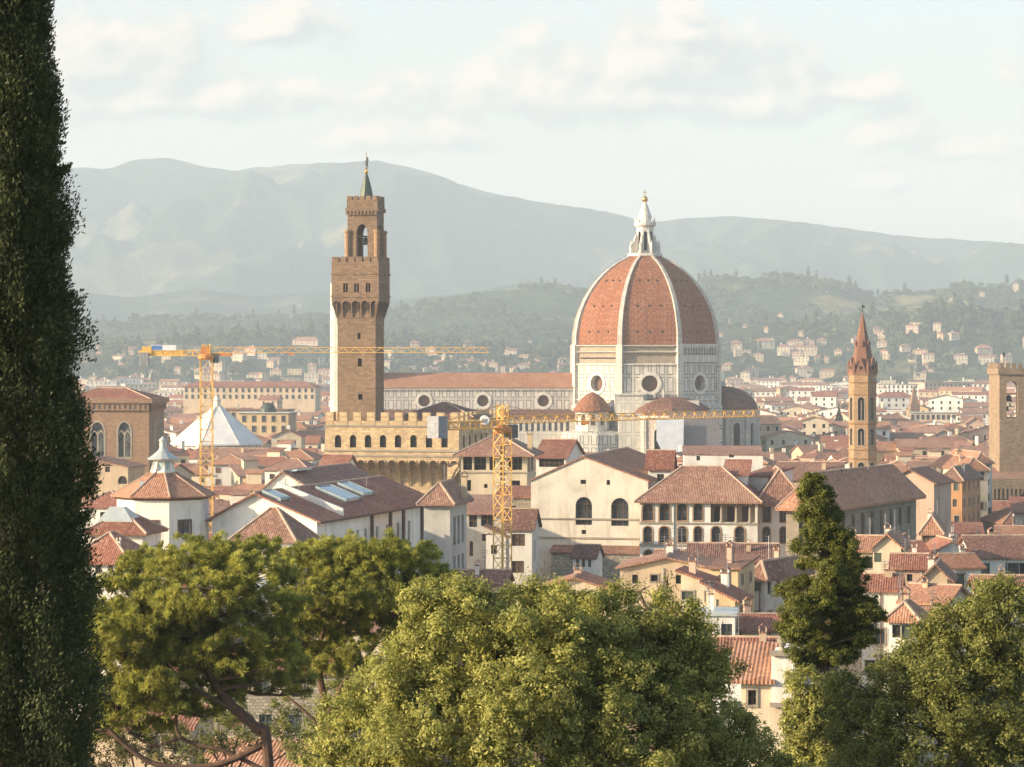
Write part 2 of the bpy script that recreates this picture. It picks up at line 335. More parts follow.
def arcpts(a0, a1, zs, zt, kind, n=9):
    "points of an arch from its left springing (a0, zs) to its right one (a1, zs); returns [(a, z)]"
    c = (a0 + a1) / 2; r = (a1 - a0) / 2; h = zt - zs; out = []
    if kind == 'point':
        for i in range(n + 1):
            t = i / n * 2 - 1; x = r * t
            Rr = (r * r + h * h) / (2 * r)
            z = sqrt(max(0, Rr * Rr - (Rr - r + abs(x)) ** 2))
            out.append((c + x, zs + z))
    else:
        for i in range(n + 1):
            t = pi * (1 - i / n); out.append((c + r * cos(t), zs + h * sin(t)))
    return out
def facade(mb, O, u, nin, W_, z0, z1, ops, depth=.35, mi=0, mr=0):
    """a wall with real openings: O start corner (x, y), u along, nin inwards; ops = [(a0, a1, b0, b1, kind)], kind None / 'arch' / 'point' / 'round'"""
    P = lambda a, z, d=0: (O[0] + u[0] * a + nin[0] * d, O[1] + u[1] * a + nin[1] * d, z)
    ops = [(max(.05, a0), min(W_ - .05, a1), max(z0 + .02, b0), min(z1 - .05, b1), k) for a0, a1, b0, b1, k in ops if a1 > .1 and a0 < W_ - .1]
    xs = sorted({0.0, W_, *[o[0] for o in ops], *[o[1] for o in ops]}); zs = sorted({z0, z1, *[o[2] for o in ops], *[o[3] for o in ops]})
    for j in range(len(zs) - 1):
        run = None; zc = (zs[j] + zs[j + 1]) / 2
        for i in range(len(xs) - 1):
            xc = (xs[i] + xs[i + 1]) / 2
            hole = any(o[0] < xc < o[1] and o[2] < zc < o[3] for o in ops)
            if not hole and run is None: run = xs[i]
            if run is not None and (hole or i == len(xs) - 2):
                e = xs[i] if hole else xs[i + 1]
                mb.poly([P(run, zs[j]), P(e, zs[j]), P(e, zs[j + 1]), P(run, zs[j + 1])], mi); run = None
    outs = []
    for (a0, a1, b0, b1, k) in ops:
        if k is None: loop = [(a0, b0), (a1, b0), (a1, b1), (a0, b1)]
        elif k == 'round':
            c, r = (a0 + a1) / 2, (a1 - a0) / 2; cz, rz = (b0 + b1) / 2, (b1 - b0) / 2; n = 20
            loop = [(c + r * cos(2 * pi * i / n - pi / 2), cz + rz * sin(2 * pi * i / n - pi / 2)) for i in range(n)]
            q = n // 4
            for (cx_, cz_), seg in (((a1, b0), loop[0:q + 1]), ((a1, b1), loop[q:2 * q + 1]), ((a0, b1), loop[2 * q:3 * q + 1]), ((a0, b0), loop[3 * q:] + loop[:1])):
                for s0, s1 in zip(seg, seg[1:]): mb.poly([P(cx_, cz_), P(*s1), P(*s0)], mi)
        else:
            zsp = b1 - min((a1 - a0) / 2 * (1.35 if k == 'point' else 1), (b1 - b0) * .8)
            ar = arcpts(a0, a1, zsp, b1, k); h = len(ar) // 2
            mid = (a0 + a1) / 2
            for s0, s1 in zip(ar, ar[1:]):
                cx_ = a0 if (s0[0] + s1[0]) / 2 < mid else a1
                mb.poly([P(cx_, b1), P(*s0), P(*s1)], mi)
            loop = [(a0, b0), (a1, b0)] + list(reversed(ar))
        for s0, s1 in zip(loop, loop[1:] + loop[:1]):
            mb.poly([P(*s0), P(*s0, depth), P(*s1, depth), P(*s1)], mr)
        outs.append((loop, (a0, a1, b0, b1, k), P))
    return outs
def window(out, depth, parent, glassm='glass_dark', frame='wood_dark', bars=True, name='window', surround=None, sw=.13, proud=.08):
    "the window of one opening: pane, glazing bars and, if asked, a stone surround"
    loop, (a0, a1, b0, b1, k), P = out
    mb = MB(); mb.poly([P(a, z, depth - .02) for a, z in loop], 0)
    o = mb.build(name, [glassm], parent)
    if bars:
        fb = MB(); t = .07; d = depth - .08
        def bar(x0, x1, z0, z1): fb.add([P(x0, z0, d), P(x1, z0, d), P(x1, z1, d), P(x0, z1, d), P(x0, z0, d + .05), P(x1, z0, d + .05), P(x1, z1, d + .05), P(x0, z1, d + .05)], [(0, 1, 2, 3), (0, 4, 5, 1), (1, 5, 6, 2), (2, 6, 7, 3), (3, 7, 4, 0)])
        w, h = a1 - a0, b1 - b0; zt = b1 - (.12 * h if k else 0)
        nv = max(1, int(w / 1.1)); nh = max(1, int(h / 1.3))
        for i in range(1, nv + 1): xx = a0 + w * i / (nv + 1); bar(xx - t, xx + t, b0, zt)
        for i in range(1, nh + 1): zz = b0 + h * i / (nh + 1); bar(a0, a1, zz - t * .7, zz + t * .7)
        fb.build('frame', [frame], o)
    if surround:
        sb = MB(); t = max(.14, (a1 - a0) * sw); c = ((a0 + a1) / 2, (b0 + b1) / 2)
        big = [(c[0] + (a - c[0]) * (1 + 2 * t / (a1 - a0)), c[1] + (z - c[1]) * (1 + 2 * t / (b1 - b0))) for a, z in loop]
        for (s0, s1, g1, g0) in zip(loop, loop[1:] + loop[:1], big[1:] + big[:1], big):
            sb.poly([P(*s0, -proud), P(*s1, -proud), P(*g1, -proud), P(*g0, -proud)]); sb.poly([P(*g0, -proud), P(*g1, -proud), P(*g1, 0), P(*g0, 0)]); sb.poly([P(*s1, -proud), P(*s0, -proud), P(*s0, 0), P(*s1, 0)])
        sb.build('surround', [surround], o)
    return o

def roof_polys(kind, w, d, H, rh, ov, rr=.5):
    sl = rh / max(.1, (d / 2 if kind in ('hip', 'gable_x') else w / 2)); ridge = []
    x0, x1, y0, y1 = -ov, w + ov, -ov, d + ov
    if kind == 'hip':
        m = min(w, d) / 2; sl = rh / m; e = H - ov * sl; t = H + rh
        if w >= d: a, b = (m, d / 2, t), (w - m, d / 2, t)
        else: a, b = (w / 2, m, t), (w / 2, d - m, t)
        A, B, C, D = (x0, y0, e), (x1, y0, e), (x1, y1, e), (x0, y1, e)
        if w > d + .01: ps = [[A, B, b, a], [B, C, b], [C, D, a, b], [D, A, a]]
        elif d > w + .01: ps = [[A, B, a], [B, C, b, a], [C, D, b], [D, A, a, b]]
        else: ps = [[A, B, a], [B, C, a], [C, D, a], [D, A, a]]
        ridge = [(A, a), (B, b if w > d else a), (C, b), (D, a if w >= d else b), (a, b)]
    elif kind == 'gable_x':
        e0 = H - ov * rh / (d / 2); t = H + rh
        a, b = (x0, d / 2, t), (x1, d / 2, t)
        ps = [[(x0, y0, e0), (x1, y0, e0), b, a], [(x1, y1, e0), (x0, y1, e0), a, b]]; ridge = [(a, b)]
    elif kind == 'gable_y':
        t = H + rh; m = w * rr; el = H - ov * rh / m; er = H - ov * rh / (w - m)
        a, b = (m, y0, t), (m, y1, t)
        ps = [[(x0, y1, el), (x0, y0, el), a, b], [(x1, y0, er), (x1, y1, er), b, a]]; ridge = [(a, b)]
    elif kind == 'shed_back':
        s = rh / d; ps = [[(x0, y0, H - ov * s), (x1, y0, H - ov * s), (x1, y1, H + rh + ov * s), (x0, y1, H + rh + ov * s)]]
    elif kind == 'shed_right':      # falls towards local +x
        s = rh / w; ps = [[(x0, y1, H + rh + ov * s), (x0, y0, H + rh + ov * s), (x1, y0, H - ov * s), (x1, y1, H - ov * s)]]
    else: ps = [[(x0, y0, H), (x1, y0, H), (x1, y1, H), (x0, y1, H)]]
    return ps, ridge
def gable_fill(mb, kind, w, d, H, rh, rr=.5, mi=0):
    if kind == 'gable_x':
        for x in (0, w): mb.poly([(x, 0, H), (x, d, H), (x, d / 2, H + rh - .05)], mi)
    elif kind == 'gable_y':
        for y in (0, d): mb.poly([(0, y, H), (w, y, H), (w * rr, y, H + rh - .05)], mi)
    elif kind == 'shed_back':
        for x in (0, w): mb.poly([(x, 0, H), (x, d, H), (x, d, H + rh - .05)], mi)
        mb.poly([(0, d, H), (w, d, H), (w, d, H + rh - .05), (0, d, H + rh - .05)], mi)
    elif kind == 'shed_right':
        for y in (0, d): mb.poly([(0, y, H), (w, y, H), (0, y, H + rh - .05)], mi)
        mb.poly([(0, 0, H), (0, d, H), (0, d, H + rh - .05), (0, 0, H + rh - .05)], mi)

class Bld:
    """a building set from its front corner: pxl at depth Y, front wall turned by th (rad), reaching pxr; D deep"""
    def __init__(s, name, label, cat, pxl, Y, th, pxr, D, pyt, base=0.0, W_=None, group=None):
        s.th = th; s.x0, s.y0 = X(pxl, Y), Y; c, si = cos(th), sin(th); k = (pxr - CX) / F
        s.W = W_ or (k * Y - s.x0) / (c - k * si)
        s.D = D; s.base = base; s.H = Z(pyt, Y) - base
        s.c, s.s = c, si
        s.root = thing(name, label, cat, (s.x0, s.y0, base), th, group)
    def world(s, x, y): return s.x0 + x * s.c - y * s.s, s.y0 + x * s.s + y * s.c
    def fr(s, px, y=0.0):          # local x where the ray of px meets the plane local y
        ox, oy = s.x0 - y * s.s, s.y0 + y * s.c; k = (px - CX) / F
        return (k * oy - ox) / (s.c - k * s.s)
    def sd(s, px, x=None):         # local y where the ray of px meets the side wall at local x
        x = s.W if x is None else x
        ox, oy = s.x0 + x * s.c, s.y0 + x * s.s; k = (px - CX) / F
        return (k * oy - ox) / (-s.s - k * s.c)
    def hz(s, py, x, y): wx, wy = s.world(x, y); return Z(py, wy) - s.base
    def fop(s, p0, p1, q0, q1, k=None, y=0.0):
        a0, a1 = s.fr(p0, y), s.fr(p1, y); m = (a0 + a1) / 2
        return (a0, a1, s.hz(q1, m, y), s.hz(q0, m, y), k)
    def sop(s, p0, p1, q0, q1, k=None):
        a0, a1 = s.sd(p0), s.sd(p1); m = (a0 + a1) / 2
        return (a0, a1, s.hz(q1, s.W, m), s.hz(q0, s.W, m), k)
    def lop(s, p0, p1, q0, q1, k=None):
        a0, a1 = s.sd(p0, 0), s.sd(p1, 0); a0, a1 = min(a0, a1), max(a0, a1); m = (a0 + a1) / 2
        return (a0, a1, s.hz(q1, 0, m), s.hz(q0, 0, m), k)
    def walls(s, mat, front=(), right=(), left=(), kind=None, rh=0, rr=.5, depth=.35, glassm='glass_dark', surround=None, bars=True, reveal=None, frame='wood_dark', name='wall', vary=False):
        mb = MB(); w, d, H = s.W, s.D, s.H
        o1 = facade(mb, (0, 0), (1, 0), (0, 1), w, 0, H, front, depth, 0, 1)
        o2 = facade(mb, (w, 0), (0, 1), (-1, 0), d, 0, H, right, depth, 0, 1)
        o3 = facade(mb, (0, 0), (0, 1), (1, 0), d, 0, H, left, depth, 0, 1)
        mb.poly([(0, d, 0), (w, d, 0), (w, d, H), (0, d, H)])
        if kind: gable_fill(mb, kind, w, d, H, rh, rr)
        wall = mb.build(name, [mat, reveal or mat], s.root)
        for o in o1 + o2 + o3:
            if vary: g = rnd.choice(['glass_dark', 'glass_grey', 'shutter_green', 'wood_brown', 'void', frame]); window(o, depth if g.startswith(('gl', 'vo')) else .1, s.root, g, frame, g.startswith('gl'), 'window', rnd.choice([None, 'stone_trim']))
            else: window(o, depth, s.root, glassm, frame, bars, 'window', surround)
        return wall
    def roof(s, kind, rh, mat, ov=.6, rr=.5, th=.22, H=None, box=None, caps='ridge_mortar', name='roof'):
        x0, y0, w, d = box or (0, 0, s.W, s.D)
        ps, rg = roof_polys(kind, w, d, s.H if H is None else H, rh, ov, rr)
        mv = lambda p: (p[0] + x0, p[1] + y0, p[2])
        mb = MB(); mb.slab([[mv(q) for q in p] for p in ps], th)
        for a, b in rg: mb.tube(mv(a), mv(b), .16, n=5, mi=1)
        return mb.build(name, [mat, caps], s.root)
def chimney(roof, x, y, z0, h=1.4, w=.7, mat='plaster_tan'):
    mb = MB(); mb.box(x - w / 2, x + w / 2, y - w * .4, y + w * .4, z0 - 1.2, z0 + h, 0); mb.box(x - w * .62, x + w * .62, y - w * .52, y + w * .52, z0 + h, z0 + h + .12, 1)
    mb.slab([[(x - w * .6, y - w * .5, z0 + h + .45), (x, y - w * .5, z0 + h + .75), (x, y + w * .5, z0 + h + .75), (x - w * .6, y + w * .5, z0 + h + .45)], [(x, y - w * .5, z0 + h + .75), (x + w * .6, y - w * .5, z0 + h + .45), (x + w * .6, y + w * .5, z0 + h + .45), (x, y + w * .5, z0 + h + .75)]], .08, 1)
    for sx in (-.5, .5): mb.box(x + sx * w - .06, x + sx * w + .06, y - w * .4, y + w * .4, z0 + h + .12, z0 + h + .45, 0)
    return mb.build('chimney', [mat, 'tiles_brown'], roof)
def antenna(parent, x, y, z0, h=3.0):
    mb = MB(); mb.tube((x, y, z0 - .3), (x, y, z0 + h), .05, n=4)
    for k in range(4): zz = z0 + h - .15 - k * .28; mb.tube((x - .5 + k * .06, y, zz), (x + .5 - k * .06, y, zz), .03, n=3)
    return mb.build('antenna', ['antenna_metal'], parent)
def dish(parent, x, y, z0, r=.32):
    mb = MB(); mb.lathe([(0.02, -.12), (r * .5, -.08), (r * .85, 0), (r, .06)], 12)
    mb.xf(lambda p: (x + p[0], y - p[2], z0 + .5 + p[1])); mb.tube((x, y, z0 - .5), (x, y + .1, z0 + .5), .05)
    return mb.build('satellite_dish', ['sign_white'], parent)

# ------------------------------------------------------------------ ground and hills
def gz(x, y):
    return float(np.interp(y, [-60, 0, 35, 60, 90, 130, 170, 215, 260, 330, 400, 470, 560], [53, 51.2, 43.2, 37.6, 31, 23.5, 18, 15, 13.5, 11.5, 9, 4, 0]))
mb = MB(); ys = [-250, -60, 0, 10, 20, 30, 45, 60, 80, 100, 130, 160, 190, 215, 260, 330, 400, 470, 560, 1500, 4000, 9000, 14000]; xs = [-8500, -3000, -800, -200, -90, -50, -25, -10, 0, 10, 25, 50, 90, 200, 800, 3000, 8500]
for y in ys:
    for x in xs: mb.v.append((x, y, gz(x, y)))
for j in range(len(ys) - 1):
    for i in range(len(xs) - 1):
        a = j * len(xs) + i; mb.f.append((a, a + 1, a + 1 + len(xs), a + len(xs))); mb.m.append(0)
m, nt, b = newmat('ground_soil')
o = coord(nt)
c = mixc_(nt, ramp(nt, noise(nt, o, .05, 6), [(.4, (0, 0, 0)), (.6, (1, 1, 1))]), (.16, .13, .10), (.075, .08, .035))
lk(nt, mixc_(nt, mth(nt, 'MULTIPLY', noise(nt, o, 1.5, 6), .5), c, (.05, .045, .03)), b.inputs['Base Color'])
tag(mb.build('ground', ['ground_soil']), kind='structure')

rs = np.random.RandomState(3)
def fbm(x, y, wl0, octs, seed, ridged=False):
    r = np.random.RandomState(seed); out = np.zeros_like(x, dtype=float); amp, wl_ = 1.0, wl0; tot = 0
    for o in range(octs):
        a = np.zeros_like(out)
        for k in range(5):
            th = r.uniform(0, 2 * pi); ph = r.uniform(0, 2 * pi); f = 2 * pi / (wl_ * r.uniform(.7, 1.4))
            a += np.sin((x * cos(th) + y * sin(th)) * f + ph)
        a /= 2.2
        if ridged: a = 1 - 2 * np.minimum(1, np.abs(a))
        out += a * amp; tot += amp; amp *= .52; wl_ *= .5
    return out / tot
def hillmat(name, forest, field, fscale, thresh):
    m, nt, b = newmat(name)
    g = coord(nt)
    f1 = noise(nt, g, fscale, 6, .6); f2 = noise(nt, g, .035, 5, .7); f3 = noise(nt, g, .012, 4, .6)
    woods = ramp(nt, f2, [(.3, sc(forest, .45)), (.5, forest), (.72, sc(forest, 1.7))])
    fld = ramp(nt, f3, [(.35, sc(field, .75)), (.5, field), (.68, (.20, .16, .075))])
    c = mixc_(nt, ramp(nt, f1, [(thresh, (0, 0, 0)), (thresh + .06, (1, 1, 1))]), woods, fld)
    lk(nt, c, b.inputs['Base Color']); b.inputs['Roughness'].default_value = 1; b.inputs['Specular IOR Level'].default_value = 0
    bump(nt, b, f2, 1.0, 9.0)
    return m
hillmat('forest_far', (.035, .050, .032), (.12, .12, .065), .0016, .55); hillmat('forest_mid', (.052, .072, .036), (.21, .19, .085), .0030, .54); hillmat('forest_foot', (.052, .072, .036), (.22, .20, .09), .0045, .54)
HILLS = {}
def hill(name, ridge, Y0, Yr, Yb, ku, n_u, n_t, amp, seed, mat, pw=1.0, detail=3.0):
    k = np.linspace(-ku, ku, n_u); px = 512 + 2800 * k
    rp = np.array([p for p, _ in ridge], float); rv = np.array([v for _, v in ridge], float)
    py = np.interp(px, rp, rv)
    ker = np.hanning(max(3, n_u // 60) | 1); ker /= ker.sum(); py = np.convolve(np.pad(py, len(ker) // 2, 'edge'), ker, 'valid')
    Hr = CAMZ + (HY - py) * Yr / F
    nb = max(4, n_t // 4); Y = np.concatenate([np.linspace(Y0, Yr, n_t), np.linspace(Yr, Yb, nb + 1)[1:]])
    K, YY = np.meshgrid(k, Y); XX = K * YY
    t = np.where(YY <= Yr, (YY - Y0) / (Yr - Y0), 1 - (YY - Yr) / (Yb - Yr))
    env = np.clip(t, 0, 1) ** pw; env = np.where(YY <= Yr, .35 * env + .65 * (env * env * (3 - 2 * env)), t)
    mid = np.clip(4 * t * (1 - t), 0, 1)
    n1 = fbm(XX, YY * .6, 1500, 5, seed, True); n2 = fbm(XX, YY, 160, 4, seed + 5)
    z = Hr[None, :] * env * (1 + 0 * n1) + amp * n1 * mid * np.clip(Hr[None, :] / 200, .3, 1.5) + detail * n2 * np.clip(t * 4, 0, 1)
    z = np.where(YY > Yr, np.minimum(z, Hr[None, :] + detail), np.minimum(z, CAMZ + (Hr[None, :] - CAMZ) * YY / Yr + detail * n2))
    z = np.maximum(z, -.6 + 0 * z); z[0] = -.6; z[-1] = -.6
    me = bpy.data.meshes.new(name); nv = XX.size; me.vertices.add(nv)
    me.vertices.foreach_set('co', np.stack([XX, YY, z], -1).ravel().astype(np.float32))
    r, c_ = XX.shape; a = (np.arange(r - 1)[:, None] * c_ + np.arange(c_ - 1)[None, :]).ravel()
    quads = np.stack([a, a + 1, a + 1 + c_, a + c_], -1)
    setfaces(me, quads); me.materials.append(M[mat]); me.polygons.foreach_set('use_smooth', [True] * len(quads)); me.update()
    o = link(name, me); tag(o, kind='structure')
    HILLS[name] = (k, Y, z)
    return o
def setfaces(me, quads):
    n, w = quads.shape; me.loops.add(n * w); me.loops.foreach_set('vertex_index', quads.ravel().astype(np.int32))
    me.polygons.add(n); me.polygons.foreach_set('loop_start', np.arange(0, n * w, w, dtype=np.int32)); me.polygons.foreach_set('loop_total', np.full(n, w, dtype=np.int32)); me.update(calc_edges=True)
def hz_at(name, x, y):
    k, Y, z = HILLS[name]; kk = x / y
    if kk <= k[0] or kk >= k[-1] or y <= Y[0] or y >= Y[-1]: return 0.0
    fi = (kk - k[0]) / (k[1] - k[0]); i = int(fi); fi -= i; j = int(np.searchsorted(Y, y) - 1); fj = (y - Y[j]) / (Y[j + 1] - Y[j])
    i = min(i, len(k) - 2); j = min(j, len(Y) - 2)
    return float(z[j, i] * (1 - fi) * (1 - fj) + z[j, i + 1] * fi * (1 - fj) + z[j + 1, i] * (1 - fi) * fj + z[j + 1, i + 1] * fi * fj)
FAR = [(-400, 190), (-100, 200), (40, 182), (66, 170), (84, 167), (104, 171), (130, 161), (160, 157), (180, 160), (205, 167), (230, 171), (260, 168), (300, 164), (340, 163), (380, 161), (410, 167), (440, 175), (455, 183), (490, 193), (540, 203), (600, 211), (650, 223), (690, 219), (730, 217), (770, 220), (810, 224), (850, 229), (900, 236), (960, 240), (1024, 244), (1400, 262)]
MID2 = [(-400, 290), (0, 294), (66, 290), (130, 298), (200, 288), (260, 296), (330, 290), (400, 300), (470, 292), (520, 282), (560, 285), (640, 292), (800, 300), (1024, 305), (1400, 290)]
MID = [(-400, 330), (0, 330), (66, 325), (150, 318), (250, 320), (330, 318), (385, 312), (430, 302), (480, 293), (520, 289), (560, 289), (590, 294), (640, 300), (680, 288), (720, 280), (760, 278), (800, 279), (835, 284), (870, 296), (900, 296), (930, 290), (965, 285), (1000, 288), (1024, 286), (1400, 270)]
FOOT = [(-400, 340), (0, 338), (66, 336), (150, 338), (250, 335), (330, 336), (400, 340), (450, 341), (520, 346), (580, 348), (680, 336), (720, 330), (760, 326), (800, 328), (850, 324), (880, 316), (910, 309), (950, 306), (990, 310), (1024, 314), (1400, 300)]
hill('mountains', FAR, 7300, 9800, 11800, .34, 420, 90, 120, 11, 'forest_far', .9, 4)
hill('ridge_hills', MID2, 5600, 7000, 8200, .34, 380, 60, 35, 23, 'forest_far', 1.0, 4)
hill('wooded_hills', MID, 4000, 5200, 6000, .34, 420, 70, 18, 31, 'forest_mid', .9, 4)
hill('foothills', FOOT, 3350, 4050, 4500, .34, 360, 50, 7, 47, 'forest_foot', .9, 1.5)
def ground_at(x, y): return max([0.0] + [hz_at(n, x, y) for n in HILLS])

# ------------------------------------------------------------------ foliage
def leafmesh(name, C, A, L, Wd, tint, mat, parent=None, rs_=None, NR=None):
    "leaf-sized diamond blades: C centres, A long axes (unit), L lengths, Wd widths, tint 0..1 per blade"
    r = rs_ or rs; n = len(C); q = r.normal(size=(n, 3))
    if NR is not None: A = unit(np.cross(NR, q)); q = NR
    B = np.cross(A, q); B /= np.linalg.norm(B, axis=1, keepdims=True) + 1e-9
    L = np.broadcast_to(L, n)[:, None]; Wd = np.broadcast_to(Wd, n)[:, None]
    nn = np.cross(A, B)
    V = np.stack([C - A * L * .5, C + B * Wd * .5 + A * L * .08 + nn * Wd * .18, C + A * L * .5, C - B * Wd * .5 + A * L * .08 + nn * Wd * .18], 1).reshape(-1, 3)
    me = bpy.data.meshes.new(name); me.vertices.add(4 * n); me.vertices.foreach_set('co', V.ravel().astype(np.float32))
    setfaces(me, np.arange(4 * n).reshape(n, 4)); me.materials.append(M[mat])
    at = me.attributes.new('tint', 'FLOAT', 'FACE'); at.data.foreach_set('value', np.clip(tint, 0, 1).astype(np.float32)); me.update()
    return link(name, me, parent)
def unit(a): return a / (np.linalg.norm(a, axis=1, keepdims=True) + 1e-9)
def clumps(r, lobes, per, k, rc, outward=.55, lo=.55, keep=.0, flat=.8, nscale=1.0):
    "lobes [(cx,cy,cz,rx,ry,rz)] -> leaf centres, outward axes, tints"
    Cs, As, Ts, Ns = [], [], [], []
    for (cx, cy, cz, rx, ry, rz) in lobes:
        n = max(4, int(per * (rx * ry * rz) ** (2 / 3)))
        d = unit(r.normal(size=(n, 3))); rad = lo + (1 - lo) * r.uniform(0, 1, (n, 1)) ** .6
        P = np.array([cx, cy, cz]) + d * rad * np.array([rx, ry, rz])
        if keep > 0:
            q = fbm(P[:, 0] * 1.0 + P[:, 2] * .7, P[:, 1] + P[:, 2], nscale, 3, 77); P = P[q > -1 + keep]; d = d[q > -1 + keep]
        n = len(P); s = r.uniform(.6, 1.4, (n, 1)) * rc
        tint = np.clip(r.normal(.5, .22, n), 0, 1)
        off = r.normal(size=(n, k, 3)) * np.array([1, 1, flat]) * .5
        C = P[:, None, :] + off * s[:, None, :]
        ax = unit((d[:, None, :] * outward + r.normal(size=(n, k, 3)) * .6 + np.array([0, 0, .25])).reshape(-1, 3))
        Cs.append(C.reshape(-1, 3)); As.append(ax); Ts.append(np.clip(np.repeat(tint, k) + r.normal(0, .15, n * k), 0, 1))
        Ns.append(unit((d[:, None, :] * .55 + off * .5 + np.array([0, 0, .35]) + r.normal(size=(n, k, 3)) * .38).reshape(-1, 3)))
    clumps.normals = np.concatenate(Ns)
    return np.concatenate(Cs), np.concatenate(As), np.concatenate(Ts)
def limb(mb, p, q, r0, r1, bend=.12, n=7, seg=6, r=rnd):
    p, q = mathutils.Vector(p), mathutils.Vector(q); d = q - p; o = mathutils.Vector((r.uniform(-1, 1), r.uniform(-1, 1), r.uniform(-.3, .8))) * d.length * bend
    pts = [p + d * (i / seg) + o * sin(pi * i / seg) + mathutils.Vector((r.uniform(-1, 1), r.uniform(-1, 1), r.uniform(-1, 1))) * d.length * .015 for i in range(seg + 1)]
    mb.path(pts, [r0 + (r1 - r0) * i / seg for i in range(seg + 1)], n)
    return pts
def P3(px, py, Y): return (X(px, Y), Y, Z(py, Y))

# ------------------------------------------------------------------ the cathedral
def cathedral():
    Yc = 1075.0; xc = X(645, Yc); Rc = 29.6; rot = R(1.0)
    root = thing('cathedral', 'huge marble cathedral with octagonal red tiled dome, white ribs and lantern', 'cathedral', (xc, Yc, 0), rot)
    zs, zt = 57.2, 91.2
    vert = [(-112.5 + 45 * i) for i in range(8)]              # vertex angles: face i lies between i and i+1; face 0 looks at us
    def oct_pt(r, i, z): a = R(vert[i % 8]); return (r * cos(a), r * sin(a), z)
    rho, c0 = 37.2, 0.0
    R0, R1 = Rc - .6, 6.2; h = zt - zs; c0 = (R0 * R0 - R1 * R1 - h * h) / (2 * (R1 - R0)) * -1
    c0 = (h * h + R1 * R1 - R0 * R0) / (2 * (R0 - R1)); rho = R0 + c0
    prof = [(sqrt(rho * rho - (h * j / 14) ** 2) - c0, zs + h * j / 14) for j in range(15)]
    dome = MB()
    for i in range(8):
        for (r0, z0), (r1, z1) in zip(prof, prof[1:]): dome.poly([oct_pt(r0, i, z0), oct_pt(r0, i + 1, z0), oct_pt(r1, i + 1, z1), oct_pt(r1, i, z1)])
    dome_o = dome.build('dome', ['dome_tiles'], root)
    for i in range(8):
        rb = MB(); a = R(vert[i])
        tx, ty = -sin(a), cos(a)
        for (r0, z0), (r1, z1) in zip(prof, prof[1:]):
            w0, w1 = .92 - .38 * (z0 - zs) / h, .92 - .38 * (z1 - zs) / h
            ri0, ri1 = r0 + .7, r1 + .7
            q = lambda r, w, z: (r * cos(a) + tx * w, r * sin(a) + ty * w, z)
            rb.poly([q(ri0, -w0, z0), q(ri0, w0, z0), q(ri1, w1, z1), q(ri1, -w1, z1)]); rb.poly([q(r0 - 1.5, -w0, z0), q(ri0, -w0, z0), q(ri1, -w1, z1), q(r1 - 1.5, -w1, z1)]); rb.poly([q(ri0, w0, z0), q(r0 - 1.5, w0, z0), q(r1 - 1.5, w1, z1), q(ri1, w1, z1)])
        rb.build('rib', ['rib_stone'], dome_o)
        # three rows of three small round openings on each panel
        for j, cnt in ((2, 3), (6, 3), (10, 3)):
            r0, z0 = prof[j]; r1, z1 = prof[j + 1]; am = R(vert[i] + 22.5); ap = cos(R(22.5))
            for q_ in range(cnt):
                if i not in (7, 0, 1, 6): continue
                half = r0 * sin(R(22.5)); off = (q_ - 1) * half * .44
                ob = MB(); ob.lathe([(.0, .15), (.3, .15), (.42, .15), (.42, -.5)], 8)
                nx = mathutils.Vector((cos(am), sin(am), (r0 - r1) / (z1 - z0))).normalized()
                tz = mathutils.Vector((-sin(am), cos(am), 0)); up = nx.cross(tz)
                cpt = mathutils.Vector((cos(am) * r0 * ap - sin(am) * off, sin(am) * r0 * ap + cos(am) * off, z0 + .1))
                ob.xf(lambda p: tuple(cpt + tz * p[0] + up * p[1] + nx * p[2])); ob.build('dormer_opening', ['void'], dome_o)
    # drum: marble storey with round windows, raw brick band, one finished gallery
    drum_o = None
    dr = MB(); outs = []
    for i in range(8):
        p, q = oct_pt(Rc, i, 0), oct_pt(Rc, i + 1, 0); L = math.dist(p, q); u = ((q[0] - p[0]) / L, (q[1] - p[1]) / L); nin = (-u[1], u[0])
        outs += facade(dr, p[:2], u, nin, L, 35.0, 50.3, [(L / 2 - 3.1, L / 2 + 3.1, 39.6, 45.8, 'round')], 2.2, 0, 1)
    dr.xf(lambda p: p)
    drum_o = dr.build('drum', ['marble_panels', 'marble_white'], root)
    for o in outs: window(o, 2.1, drum_o, 'wood_brown', bars=False, name='oculus_window', surround='rib_marble', sw=.20, proud=.3)
    bb = MB(); bb.lathe([(Rc - .7, 50.3), (Rc - .7, 57.0), (Rc - .2, 57.2), (R0 - 2, 57.4)], 8, a0=R(vert[0]))
    bb.build('brick_band', ['drum_brick'], drum_o)
    for z, t in ((50.0, .7), (36.6, .6), (57.0, .5), (54.6, .35)):
        cb_ = MB(); cb_.lathe([(Rc - .5, z - t), (Rc + .7, z - t * .4), (Rc + .7, z), (Rc - .5, z + .1)], 8, a0=R(vert[0])); cb_.build('cornice', ['rib_marble'], drum_o)
    for i in range(8):     # corner piers
        a = R(vert[i]); pb = MB(); pb.box(-1.0, .85, -1.15, 1.15, 35, 57.3); pb.xf(lambda p: (cos(a) * (Rc - .2 + p[0]) - sin(a) * p[1], sin(a) * (Rc - .2 + p[0]) + cos(a) * p[1], p[2])); pb.build('corner_pier', ['marble_white'], drum_o)
    # put holes of beams along the lit raw band, on the west face
    a0_, a1_ = oct_pt(Rc - .6, 7, 0), oct_pt(Rc - .6, 8, 0)
    hb = MB()
    for k in range(16):
        t = .12 + .76 * k / 15; x = a0_[0] + (a1_[0] - a0_[0]) * t; y = a0_[1] + (a1_[1] - a0_[1]) * t; hb.tube((x * .99, y * .99, 52.2), (x * 1.012, y * 1.012, 52.2), .3, n=6)
    hb.build('putlog_hole', ['void'], drum_o)['kind'] = 'stuff'
